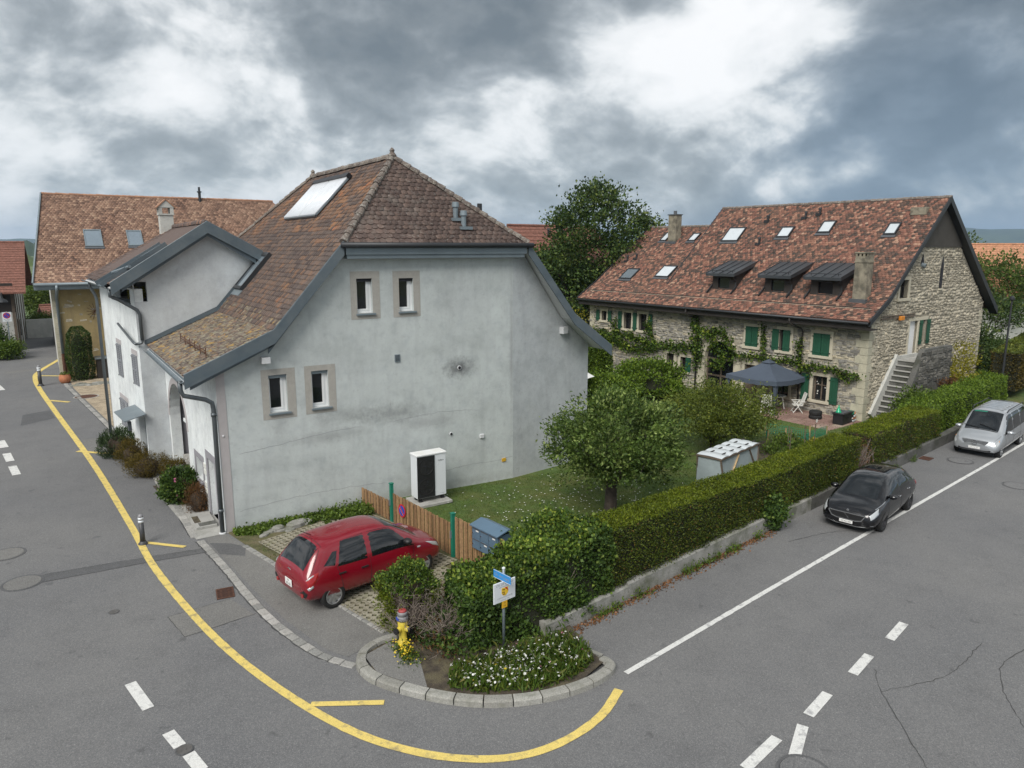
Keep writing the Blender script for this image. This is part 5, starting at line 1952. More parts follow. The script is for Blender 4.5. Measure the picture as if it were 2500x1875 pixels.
# eaves, verge boards, gutters, pipes
mb = MB()
mb.box(-.72, -.62, Y0, Y1, 4.22, 4.56)
mb.box(-.7, .0, Y0, Y1, 4.2, 4.26)
mb.build('eave_board', 'dark_wood', sh)
mb = MB()
mb.tube([(-.86, Y0 + .05, 4.56), (-.86, Y1, 4.56)], .07, 8)
mb.build('gutter', 'zinc_dark', sh, smooth=True)
mb = MB()
for (x0, z0), (x1, z1) in zip(rp[:-1], rp[1:]):
    mb.add([(x0, Y0 - .03, z0 + .06), (x1, Y0 - .03, z1 + .06), (x1, Y0 - .03, z1 - .22), (x0, Y0 - .03, z0 - .22), (x0, Y0 + .05, z0 + .06), (x1, Y0 + .05, z1 + .06), (x1, Y0 + .05, z1 - .22), (x0, Y0 + .05, z0 - .22)], [(3, 2, 1, 0), (0, 1, 5, 4), (7, 6, 2, 3), (4, 5, 6, 7)])
for (x0, z0), (x1, z1) in zip(rr[:-1], rr[1:]):
    mb.add([(x0, Y0 - .03, z0 + .06), (x1, Y0 - .03, z1 + .06), (x1, Y0 - .03, z1 - .3), (x0, Y0 - .03, z0 - .3), (x0, Y0 + .4, z0 + .06), (x1, Y0 + .4, z1 + .06), (x1, Y0 + .4, z1 - .3), (x0, Y0 + .4, z0 - .3)], [(3, 2, 1, 0), (0, 1, 5, 4), (7, 6, 2, 3), (4, 5, 6, 7)])
mb.build('verge_board', 'zinc_dark', sh)
mb = MB()
mb.add([(6.4, YM + .02, 10.84), (1.0, YM + .02, 5.8), (1.0, YM + .02, 5.72), (6.4, YM + .02, 9.66)], [(0, 1, 2, 3)])
mb.add([(6.4, YM + .05, 10.84), (1.0, YM + .05, 5.8), (1.0, YM - .05, 5.82), (6.4, YM - .05, 10.86)], [(0, 1, 2, 3)])
mb.build('verge_board', 'zinc_dark', sh)
mb = MB()
for (x0, z0), (x1, z1) in zip(rl[:-1], rl[1:]):
    mb.beam((x0, Y1 + .02, z0), (x1, Y1 + .02, z1), .08, .2, (0, 0, 1))
mb.build('verge_board', 'zinc_dark', sh)
for y, dx in ((3.55, 0), (10.6, 0)):
    mb = MB()
    mb.tube([(-.86, y + .35, 4.5), (-.86, y + .35, 4.3), (-.7, y + .3, 4.15), (-.2, y + .05, 3.95), (-.1, y, 3.8), (-.1, y, GZ)], .05, 8)
    mb.build('downpipe', 'dark_wood', sh, smooth=True)
mb = MB()
mb.tube([(-.05, .1, .82), (-.05, .1, .9)], .001)
# snow guard rail on the eave
for x, z in ((.05, 5.24),):
    mb = MB()
    mb.beam((x, Y0 + .5, z), (x, Y1 - .5, z), .02, .03)
    mb.build('snow_guard', 'dark_wood', sh)
# stair against the gable
ns, run, rise = 12, .17, (2.45 - GZ) / 12
for k in range(ns):
    x0 = .95 + k * run
    so_ = MB().box(x0, x0 + run + .02, -1.15, -.12, GZ - .2, GZ + (k + 1) * rise - .05).build('step', 'dark_concrete_and_shade', sh)  # riser coloured darker to imitate the shadow line under each nosing
    MB().box(x0 - .045, x0 + run, -1.17, -.12, GZ + (k + 1) * rise - .05, GZ + (k + 1) * rise).build('tread', 'concrete', so_, bevel=.01)
MB().box(.95 + ns * run, 5.1, -1.15, -.02, GZ, 2.44).build('landing', 'concrete', sh)
mb = MB()
mb.beam((.72, -.1, GZ + .25), (2.95, -.1, 2.58), .16, .5, (0, 0, 1))
mb.box(2.9, 5.0, -.16, -.03, 2.44, 2.62)
mb.build('stair_string', 'plaster_pale', sh)
mb = MB()
mb.prism([(1.0, GZ), (6.0, GZ), (6.0, 3.1), (2.9, 3.1), (2.6, 2.6), (.9, GZ + .3)], 0, .28, frame((0, -1.15, 0), (1, 0, 0), (0, 0, 1)))
mb.build('parapet', 'dark_concrete_and_shade', sh, recalc=True)
tps = stone_templates('rubble_dark', 4)
it = rubble(tps, frame((0, -1.43, 0), (1, 0, 0), (0, 0, 1)), [(1.6, GZ), (6.0, GZ), (6.0, 3.1), (2.9, 3.1)], [(3.9, 5.1, GZ, 1.2)], (.12, .28), (1.1, 2.4), .05)
pieces('parapet_stone', it, sh, SW, 300)

# ================================================================ tan house beyond the forecourt
th = thing('tan_house', 'ochre plastered house with pale brown tiled roof beyond the gravel forecourt', 'house', (0, 33, 0))
mb = MB(frame((0, 0, 0), (1, 0, 0), (0, 0, 1)))
mb.panel(rect(-3.25, 12, -.3, 6.1), [], 0)
mb.build('wall', 'plaster_ochre', th)
mb = MB()
mb.box(-3.25, -3.2, .0, 9.8, -.3, 6.2)
mb.box(-2.8, 11.8, .4, 9.6, -.3, 6)
mb.build('wall', 'plaster_pale', th)
# flat stones that show through the plaster
tps = stone_templates('rubble', 5)
it = []
for k in range(60):
    x, z = random.uniform(-2.9, 1.0), random.uniform(.5, 5.3)
    it.append((random.choice(tps), frame((x, -.002, z), (1, 0, 0), (0, 0, 1)) @ Matrix.Rotation(random.gauss(0, .2), 4, 'Z') @ Matrix.Diagonal((random.uniform(.12, .4), random.uniform(.05, .14), .012, 1))))
pieces('stone', it, th, Matrix.Translation((0, 33, 0)))
z = 0
k = 0
while z < 5.7:
    hq = random.uniform(.3, .45)
    MB().box(-3.29, -3.25 + (.3 if k % 2 else .2), -.03, .3, z, z + hq - .012).build('quoin', 'quoin', th, bevel=.012)
    z += hq
    k += 1
E0, E1, Rl, Rr = (-4.15, -1.02, 5.98), (13.5, -1.02, 5.98), (-3.1, 5.0, 11.75), (12.2, 5.0, 11.75)
mb = MB()
mb.poly([E0, E1, (13.6, 3.4, 10.0), Rr, Rl])
mb.poly([Rl, Rr, (13.5, 11, 6), (-4.15, 11, 6)])
troof = mb.build('roof', 'tile_tan_house', th)
TT = Tmpl(tile_mb(.2, .18), 'roof_tile', 'tile_tan_house')
M = slope_frame(E0, E1, (-4.15, 5.0, 11.75))
tsk = [(-1.04, 0.0, 1.36, 2.4), (1.49, 2.42, 1.4, 2.38)]
hs = [to2(M, [(a, c, 5.98 + (c + 1.02) * .958), (b, c, 5.98 + (c + 1.02) * .958), (b, e, 5.98 + (e + 1.02) * .958), (a, e, 5.98 + (e + 1.02) * .958)]) for a, b, c, e in tsk]
items = tile_field(TT, .2, .18, M, to2(M, [(E0[0] + .1, E0[1], E0[2]), (10.5, -1.02, 5.98), (11.6, 3.4, 10.0), (12.1, 5, 11.75), (Rl[0] + .08, Rl[1], Rl[2])]), hs)
TM = Matrix.Translation((0, 33, 0))
pieces('roof_tile', items, troof, TM, 300, 'roof_tile_field')
pieces('ridge_tile', ridge_run(Rl, Rr, .4, .1, Tmpl(ridge_mb(.08), 'ridge_tile', 'ridge_tan'), .0), troof, TM)
for a, b, c, e in tsk:
    z0, z1 = 5.98 + (c + 1.02) * .958, 5.98 + (e + 1.02) * .958
    M2 = slope_frame((a, c, z0), (b, c, z0), (a, e, z1))
    roof_window(M2 @ Matrix.Translation((0, 0, .03)), b - a, math.hypot(e - c, z1 - z0), th, 'roof_glass', 'zinc_light')
mb = MB()
mb.beam(Vector(E0) + Vector((-.02, 0, .02)), Vector(Rl) + Vector((-.02, 0, .02)), .08, .22, (0, 0, 1))
mb.build('verge_board', 'zinc_light', th)
mb = MB()
mb.box(-4.15, 13.4, -.95, -.9, 5.62, 5.95)
mb.box(-4.15, 13.4, -.95, .0, 5.6, 5.64)
mb.build('eave_board', 'zinc_light', th)
mb = MB()
mb.tube([(-4.15, -1.05, 5.95), (13.4, -1.05, 5.95)], .1, 8)
mb.build('gutter', 'zinc_light', th, smooth=True)
mb = MB()
mb.tube([(-2.95, -1.05, 5.9), (-2.95, -1.05, 5.6), (-3.0, -.3, 5.1), (-3.0, -.12, 4.9), (-3.0, -.12, 1.5)], .09, 8)
dp = mb.build('downpipe', 'zinc_light', th, smooth=True)
MB().tube([(-3.0, -.12, 1.5), (-3.0, -.12, .0)], .1, 8).build('pipe_foot', 'rust', dp)
mb = MB()
for yy in (-.3,):
    mb.tube([(-4.0, .1, 6.75), (3.5, .1, 6.75)], .025, 6)
for k in range(9):
    mb.beam((-3.9 + k * .9, .1, 6.6), (-3.9 + k * .9, .1, 6.8), .03, .04, (0, 1, 0))
mb.build('snow_guard', 'rust', th)
mb = MB()
mb.tube([(6.84, 4.8, 11.4), (6.84, 4.8, 12.2), (6.84, 4.8, 12.21), (6.84, 4.8, 12.3), (6.84, 4.8, 12.31), (6.84, 4.8, 12.6)], [.1, .1, .16, .16, .08, .08], 10)
mb.build('flue_pipe', 'zinc_dark', th)
so2 = MB()
for k in range(9):
    a = -1.2 + k * .42
    so2.beam((-.95, -.02, 4.1), (-.95 - .5 * math.cos(a), -.02, 4.1 + .55 * math.sin(a)), .02, .03, (0, 1, 0))
so2.build('iron_sun', 'rust', th)

# ================================================================ other houses
def simple_house(name, label, loc, rz, L, D, eave, ridge, roofm, wallm, over=.5, extras=None):
    t = thing(name, label, 'house', loc, rz)
    mb = MB()
    mb.box(0, L, 0, D, -.8, eave)
    mb.add([(0, 0, eave), (0, D, eave), (0, D / 2, ridge - .2), (L, 0, eave), (L, D, eave), (L, D / 2, ridge - .2)], [(0, 2, 1), (3, 4, 5)])
    mb.build('wall', wallm, t)
    mb = MB()
    sl_ = (ridge - eave) / (D / 2)
    o = over
    for s_ in (0, 1):
        y0, y1 = (-o, D / 2) if s_ == 0 else (D + o, D / 2)
        z0 = eave - o * sl_
        a, b, c, e = (-o, y0, z0), (L + o, y0, z0), (L + o, y1, ridge), (-o, y1, ridge)
        q = [Vector(p) for p in (a, b, c, e)]
        dn = Vector((0, 0, -.14))
        mb.add(q + [p + dn for p in q], [(0, 1, 2, 3), (7, 6, 5, 4), (0, 4, 5, 1), (1, 5, 6, 2), (3, 7, 4, 0)])
    ro = mb.build('roof', roofm, t, recalc=True)
    mb = MB()
    mb.tube([(-o, D / 2, ridge + .02), (L + o, D / 2, ridge + .02)], .12, 8)
    mb.build('ridge_tile', roofm, ro)
    # tile courses as raised laps
    n_ = int(D / 2 / .34)
    mb = MB()
    for s_ in (0, 1):
        for k in range(1, n_ + 1):
            f = k / (n_ + 1)
            y0, y1 = (-o, D / 2) if s_ == 0 else (D + o, D / 2)
            y = y0 + (y1 - y0) * f
            z = eave - o * sl_ + (ridge - eave + o * sl_) * f
            mb.beam((-o, y, z + .015), (L + o, y, z + .015), .05, .03, (0, 0, 1))
    c_ = mb.build('tile_courses', roofm, ro)
    c_['kind'] = 'stuff'
    return t


# red-roofed house behind the grey one
rh = simple_house('red_roofed_house', 'house with plain dull red tiled roof behind the leafy tree', (29.9, 25.9, 0), 0, 8, 9, 6.2, 10.0, 'tile_far_red', 'plaster_pale', .6)
for x, y, z in ((3.0, 3.6, 9.4), (4.0, 3.4, 9.3), (4.3, 3.3, 9.25)):
    MB().tube([(x, y, z - .5), (x, y, z + .25), (x, y, z + .26), (x, y, z + .4)], [.1, .1, .18, .12], 8).build('roof_vent', 'zinc_dark', rh)
# orange-roofed house at the right
oh = simple_house('orange_roofed_house', 'pale house with bright orange tiled roof beyond the stone gable', (67.3, 15.2, -1), R(-33), 34, 14, 5.0, 9.5, 'tile_far_orange', 'plaster_pale', .7)
for k, (x, y0) in enumerate(((13.5, 3.6), (15.0, 3.6), (16.1, 3.6), (10.2, .8), (11.3, .8), (13.3, .8))):
    sl_ = 4.5 / 7
    M2 = slope_frame((x, y0, 5.06 + y0 * sl_), (x + .8, y0, 5.06 + y0 * sl_), (x, y0 + 1.2, 5.06 + (y0 + 1.2) * sl_))
    roof_window(M2, .8, 1.4, oh, 'glass_pale', 'zinc_light')
# barn on the left
bn = simple_house('old_barn', 'weathered barn with red tiled roof at the bend of the street', (-15.25, 49.5, 0), R(-2), 9.6, 13, 5.2, 8.6, 'tile_far_red', 'plaster_pale', .9)
mb = MB()
mb.box(5.2, 9.62, -.04, .02, 3.1, 5.4)
mb.build('timber_upper', 'dark_wood', bn)
for x in (5.3, 6.6, 8.0, 9.5):
    MB().box(x - .1, x + .1, -.07, .0, 0, 5.1).build('post', 'old_wood', bn)
for y in (.5, 2.5, 5, 8, 11):
    MB().box(9.6, 9.66, y - .1, y + .1, 0, 5.1).build('post', 'old_wood', bn)
db = MB().box(9.6, 9.67, .9, 2.2, 0, 2.4).build('door', 'old_wood', bn)
MB().box(9.67, 9.7, 1.95, 2.0, 1.0, 1.3).build('handle', 'black_ink', db)
MB().box(9.6, 9.66, 3.2, 4.2, .9, 2.2).build('window', 'glass_dark', bn)
mb = MB()
mb.tube([(8.9, -.1, 4.2), (8.9, -1.0, 4.7), (8.9, -1.4, 4.5)], .04, 6)
la = mb.build('lamp_arm', 'zinc_dark', bn)
MB().lathe([(.42, 0), (.34, .15), (.12, .3), (.06, .55)], 14, Matrix.Translation((8.9, -1.4, 4.0))).build('lamp_shade', 'zinc_dark', la)
simple_house('ochre_cottage', 'narrow ochre cottage with mossy roof behind the barn', (-19, 62, 0), R(4), 7.6, 9, 6.0, 9.0, 'tile_far_red', 'plaster_ochre', .5)
simple_house('low_shed', 'small brown shed roof beyond the lane wall', (-3.2, 64, -.6), R(10), 4, 5, 1.6, 3.0, 'tile_far_red', 'old_wood', .4)
w1 = MB().box(-5.2, -2.2, 58.0, 58.4, 0, 1.7).build('lane_wall', 'plaster_pale')
tag(w1, 'pale garden wall across the end of the shaded lane', 'wall')
w2 = MB().box(-3.2, -2.9, 43, 56, 0, 1.3).build('lane_parapet', 'dark_concrete_and_shade')
tag(w2, 'dark parapet wall along the lane behind the ochre house', 'wall')
w3 = MB().box(-9.5, -6.9, 43.5, 44.0, 0, 1.1).build('planter_wall', 'concrete_old')
tag(w3, 'low concrete planter wall under the ivy by the barn', 'wall')

# ================================================================ cars
def pchip(x, y, q):
    x, y = np.array(x, float), np.array(y, float)
    h = np.diff(x)
    dl = np.diff(y) / h
    m = np.zeros(len(x))
    for i in range(1, len(x) - 1):
        if dl[i - 1] * dl[i] > 0:
            w1, w2 = 2 * h[i] + h[i - 1], h[i] + 2 * h[i - 1]
            m[i] = (w1 + w2) / (w1 / dl[i - 1] + w2 / dl[i])
    m[0], m[-1] = dl[0], dl[-1]
    k = np.clip(np.searchsorted(x, q) - 1, 0, len(x) - 2)
    t = (q - x[k]) / h[k]
    return (2 * t ** 3 - 3 * t ** 2 + 1) * y[k] + (t ** 3 - 2 * t ** 2 + t) * h[k] * m[k] + (-2 * t ** 3 + 3 * t ** 2) * y[k + 1] + (t ** 3 - t ** 2) * h[k] * m[k + 1]


def chaikin(P):
    out = [P[0]]
    for a, b in zip(P[:-1], P[1:]):
        out += [a * .75 + b * .25, a * .25 + b * .75]
    out.append(P[-1])
    return np.array(out)


class CarBody:
    def __init__(s, st, midf=.5):
        s.st = np.array(st, float)
        s.x = s.st[:, 0]
        s.midf = midf

    def params(s, x):
        return [float(pchip(s.x, s.st[:, k], x)) for k in range(1, 9)]

    def section(s, x):
        zb, zbelt, zt, wb, wm, wbl, wt, ed = s.params(x)
        P = np.array([(0, zb), (wb, zb), (wm, zb + s.midf * (zbelt - zb)), (wbl, zbelt), (wt, zt - ed), (wt * .55, zt - ed * .15), (0, zt)])
        return chaikin(chaikin(P))

    def S(s, x, t, off=0.0):
        sg = 1
        if t > 6:
            t, sg = 12 - t, -1
        P = s.section(x)
        f = t / 6 * (len(P) - 1)
        i = min(int(f), len(P) - 2)
        p = P[i] + (P[i + 1] - P[i]) * (f - i)
        d = P[min(i + 2, len(P) - 1)] - P[max(i - 1, 0)]
        n2 = np.array((d[1], -d[0]))
        n2 /= np.linalg.norm(n2) + 1e-9
        # tilt of the surface along the car
        e = .02
        x2 = min(s.x[-1], x + e)
        x1 = max(s.x[0], x - e)
        q1 = s.section(x1)
        q2 = s.section(x2)
        a = q1[i] + (q1[i + 1] - q1[i]) * (f - i)
        b = q2[i] + (q2[i + 1] - q2[i]) * (f - i)
        T = Vector((x2 - x1, b[0] - a[0], b[1] - a[1])).normalized()
        N0 = Vector((0, n2[0], n2[1]))
        N = (N0 - T * N0.dot(T)).normalized()
        v = Vector((x, p[0], p[1])) + N * off
        return Vector((v.x, v.y * sg, v.z)), Vector((N.x, N.y * sg, N.z))

    def mesh(s, mb, n=70):
        xs = np.concatenate(([s.x[0]], s.x[0] + (s.x[-1] - s.x[0]) * (.5 - .5 * np.cos(np.linspace(0, math.pi, n))) ** 1.0))[1:]
        rings = []
        for x in xs:
            P = s.section(x)
            r_ = [(x, p[0], p[1]) for p in P] + [(x, -p[0], p[1]) for p in P[-2:0:-1]]
            rings.append(r_)
        m = len(rings[0])
        vs = [q for r_ in rings for q in r_]
        fs = []
        for i in range(len(rings) - 1):
            for k in range(m):
                fs.append((i * m + k, i * m + (k + 1) % m, (i + 1) * m + (k + 1) % m, (i + 1) * m + k))
        fs.append(list(range(m))[::-1])
        fs.append([(len(rings) - 1) * m + k for k in range(m)])
        mb.add(vs, fs)


def make_car(name, label, loc, rz, scale, spec):
    t = thing(name, label, 'car' if 'van' not in name else 'van', loc, rz, None, scale)
    B = CarBody(spec['st'], spec.get('midf', .5))
    mb = MB()
    B.mesh(mb)
    body = mb.build('body', spec['paint'], t, smooth=True, recalc=True)
    R_, tw_, trk = spec['wheel']
    axles = spec['axles']
    # wheel wells cut from the body
    cut = MB()
    for ax in axles:
        for s_ in (-1, 1):
            M = Matrix.Translation((ax, s_ * (trk + .05), R_)) @ Matrix.Rotation(R(90), 4, 'X')
            cut.lathe([(R_ * 1.13, -.24), (R_ * 1.13, .3)], 32, M)
    co = cut.build('cutter', 'car_trim', None, recalc=True)
    md = body.modifiers.new('b', 'BOOLEAN')
    md.operation = 'DIFFERENCE'
    md.object = co
    md.solver = 'EXACT'
    md.material_mode = 'TRANSFER'
    dg = bpy.context.evaluated_depsgraph_get()
    me = bpy.data.meshes.new_from_object(body.evaluated_get(dg))
    body.modifiers.clear()
    body.data = me
    me.polygons.foreach_set('use_smooth', [True] * len(me.polygons))
    try:
        me.set_sharp_from_angle(angle=R(38))
    except Exception:
        pass
    bpy.data.objects.remove(co)

    def patch(nm, m, c, off=.006, nu=8, nv=6, parent=t, sides=(1, -1), edge=True):
        out = []
        for s_ in sides:
            mb = MB()
            vs = []
            for i in range(nu + 1):
                for k in range(nv + 1):
                    u, v = i / nu, k / nv
                    x = (1 - u) * (1 - v) * c[0][0] + u * (1 - v) * c[1][0] + u * v * c[2][0] + (1 - u) * v * c[3][0]
                    tt = (1 - u) * (1 - v) * c[0][1] + u * (1 - v) * c[1][1] + u * v * c[2][1] + (1 - u) * v * c[3][1]
                    rim_ = edge and (i in (0, nu) or k in (0, nv))
                    p, _ = B.S(x, tt, .0015 if rim_ else off)
                    vs.append((p.x, p.y * s_, p.z))
            fs = [(i * (nv + 1) + k, (i + 1) * (nv + 1) + k, (i + 1) * (nv + 1) + k + 1, i * (nv + 1) + k + 1) for i in range(nu) for k in range(nv)]
            mb.add(vs, fs)
            out.append(mb.build(nm, m, parent, smooth=True, recalc=False))
        return out

    for nm, m, c, off, sides, nu, nv in spec['patches']:
        patch(nm, m, c, off, nu, nv, sides=sides)
    # seams
    for a, b in spec['seams']:
        for s_ in (1, -1):
            pts = []
            for k in range(9):
                f = k / 8
                p, _ = B.S(a[0] + (b[0] - a[0]) * f, a[1] + (b[1] - a[1]) * f, .001)
                pts.append((p.x, p.y * s_, p.z))
            mb = MB()
            mb.tube(pts, .005, 5)
            mb.build('door_seam', 'car_trim', t)
    for x, tt, m in spec['handles']:
        for s_ in (1, -1):
            p, nn = B.S(x, tt, .012)
            mb = MB()
            mb.box(-.09, .09, -.012, .012, -.018, .018, Matrix.Translation((p.x, p.y * s_, p.z)))
            mb.build('door_handle', m, t, bevel=.008)
    for x, tt, m, sz in spec['mirrors']:
        for s_ in (1, -1):
            p, nn = B.S(x, tt, 0)
            M = Matrix.Translation((p.x, (p.y + .11 * sz) * s_, p.z + .05)) @ Matrix.Diagonal((.09 * sz, .12 * sz, .075 * sz, 1))
            mb = MB()
            mb.lathe([(.3, -1), (.75, -.75), (1, -.2), (1, .25), (.7, .8), (.2, 1)], 12, M @ Matrix.Rotation(R(90), 4, 'Y'))
            mo = mb.build('mirror', m, t, smooth=True)
            mb = MB()
            mb.beam((p.x, (p.y - .02) * s_, p.z), (p.x, (p.y + .1 * sz) * s_, p.z + .02), .04, .03)
            mb.build('mirror_foot', 'car_trim', mo)
    # wheels
    for ax in axles:
        for s_ in (1, -1):
            Mw = Matrix.Translation((ax, s_ * trk, R_)) @ Matrix.Rotation(R(-90 * s_), 4, 'X')      # local z points outwards
            w_ = bpy.data.objects.new('wheel', None)
            mb = MB(Mw)
            mb.lathe([(R_ * .66, -tw_ / 2), (R_ * .9, -tw_ / 2), (R_ * .985, -tw_ * .4), (R_, -tw_ * .2), (R_, tw_ * .2), (R_ * .985, tw_ * .4), (R_ * .92, tw_ / 2), (R_ * .7, tw_ / 2), (R_ * .66, tw_ * .4)], 36)
            mb.f = mb.f[:-2]
            ty = mb.build('wheel', 'rubber', t, smooth=True)
            ri = R_ * .67
            mb = MB(Mw)
            mb.lathe([(ri, tw_ * .2), (ri, tw_ * .46), (ri * .93, tw_ * .47), (ri * .88, tw_ * .36), (ri * .86, tw_ * .1), (.02, tw_ * .08)], 36)
            mb.build('rim_well', 'rim_dark', ty, smooth=True)
            mb = MB(Mw)
            ns_ = spec['spokes']
            for k in range(ns_):
                a = 2 * math.pi * k / ns_
                Ms = Matrix.Rotation(a, 4, 'Z')
                mb.add([Ms @ Vector(q) for q in ((ri * .12, -ri * .1, tw_ * .3), (ri * .12, ri * .1, tw_ * .3), (ri * .93, ri * .17, tw_ * .4), (ri * .93, -ri * .17, tw_ * .4), (ri * .12, -ri * .1, tw_ * .2), (ri * .12, ri * .1, tw_ * .2), (ri * .93, ri * .17, tw_ * .2), (ri * .93, -ri * .17, tw_ * .2))],
                       [(0, 3, 2, 1), (0, 1, 5, 4), (1, 2, 6, 5), (2, 3, 7, 6), (3, 0, 4, 7)])
            mb.lathe([(ri * .2, tw_ * .2), (ri * .2, tw_ * .36), (.01, tw_ * .38)], 16)
            mb.lathe([(ri * 1.0, tw_ * .3), (ri * 1.0, tw_ * .49), (ri * .9, tw_ * .49), (ri * .9, tw_ * .3)], 36)
            mb.build('rim', spec['rim'], ty)
    return t, B


RED = dict(paint='car_red', rim='rim_silver', spokes=8, wheel=(.285, .17, .72), axles=(-1.2, 1.18), midf=.5,
           st=[(-1.84, .46, .70, .78, .42, .60, .56, .42, .03), (-1.81, .34, .76, .89, .64, .76, .71, .52, .04), (-1.73, .26, .83, 1.02, .72, .81, .755, .57, .05), (-1.55, .22, .89, 1.235, .73, .83, .78, .565, .06), (-1.36, .2, .9, 1.385, .74, .835, .79, .55, .07),
               (-1.22, .19, .9, 1.425, .74, .835, .795, .545, .07), (-.8, .18, .885, 1.455, .745, .835, .8, .55, .075), (-.2, .18, .87, 1.475, .745, .835, .8, .555, .08), (.2, .18, .86, 1.455, .745, .835, .8, .555, .08), (.45, .18, .86, 1.39, .745, .835, .8, .565, .07),
               (.8, .18, .86, 1.2, .745, .835, .795, .6, .06), (1.08, .18, .855, 1.02, .745, .835, .785, .64, .05), (1.18, .18, .85, .965, .735, .835, .775, .63, .05), (1.45, .2, .8, .885, .725, .82, .74, .57, .05), (1.66, .22, .72, .8, .68, .775, .68, .48, .05), (1.79, .27, .61, .69, .58, .67, .58, .4, .04), (1.835, .34, .53, .59, .4, .5, .44, .3, .03)],
           patches=[('side_window', 'car_glass', [(-1.06, 3.0), (-.32, 2.98), (-.28, 4.06), (-.85, 4.02)], .006, (1, -1), 8, 5),
                    ('side_window', 'car_glass', [(-.2, 2.98), (.95, 3.0), (.42, 4.06), (-.17, 4.06)], .006, (1, -1), 10, 5),
                    ('quarter_window', 'car_glass', [(-1.38, 3.2), (-1.12, 3.08), (-1.0, 3.6), (-1.1, 3.62)], .006, (1, -1), 4, 4),
                    ('windscreen', 'car_glass', [(.36, 4.25), (.36, 7.75), (1.1, 7.85), (1.1, 4.15)], .006, (1,), 14, 8),
                    ('wiper_cowl', 'car_trim', [(1.1, 4.15), (1.1, 7.85), (1.17, 7.85), (1.17, 4.15)], .01, (1,), 14, 2),
                    ('rear_window', 'car_glass', [(-1.755, 4.0), (-1.755, 8.0), (-1.36, 7.85), (-1.36, 4.15)], .008, (1,), 14, 8),
                    ('tail_lamp', 'lamp_red', [(-1.8, 3.15), (-1.5, 3.05), (-1.56, 2.75), (-1.76, 2.2)], .014, (1, -1), 6, 6),
                    ('reverse_lamp', 'lamp_glass', [(-1.8, 2.42), (-1.68, 2.55), (-1.66, 2.35), (-1.77, 2.2)], .02, (1, -1), 4, 4),
                    ('tail_lamp_rim', 'lamp_glass', [(-1.79, 3.12), (-1.6, 3.08), (-1.62, 2.98), (-1.78, 3.0)], .022, (1, -1), 4, 3),
                    ('headlamp', 'lamp_glass', [(1.28, 3.02), (1.66, 2.9), (1.71, 2.5), (1.5, 2.62)], .012, (1, -1), 6, 6),
                    ('side_indicator', 'lamp_glass', [(1.02, 2.82), (1.12, 2.8), (1.1, 2.68), (1.02, 2.7)], .012, (1, -1), 3, 3),
                    ('bumper_insert', 'car_trim', [(-1.835, 1.35), (-1.8, 1.35), (-1.79, 1.95), (-1.83, 2.05)], .012, (1, -1), 4, 4),
                    ('sill_trim', 'car_trim', [(-.8, .95), (.8, .95), (.8, 1.12), (-.8, 1.12)], .004, (1, -1), 8, 2)],
           seams=[((-.26, 1.1), (-.26, 3.05)), ((-1.0, 2.3), (-1.08, 3.05)), ((.85, 1.1), (.92, 3.0)), ((-.95, 1.6), (-1.0, 2.3)), ((-.26, 1.1), (.85, 1.1)), ((-1.36, 4.0), (-1.75, 3.1)), ((-1.3, 4.05), (-1.3, 6))],
           handles=[(-.42, 2.62, 'car_trim'), (-.98, 2.66, 'car_trim')], mirrors=[(.72, 3.25, 'car_trim', 1.0)])
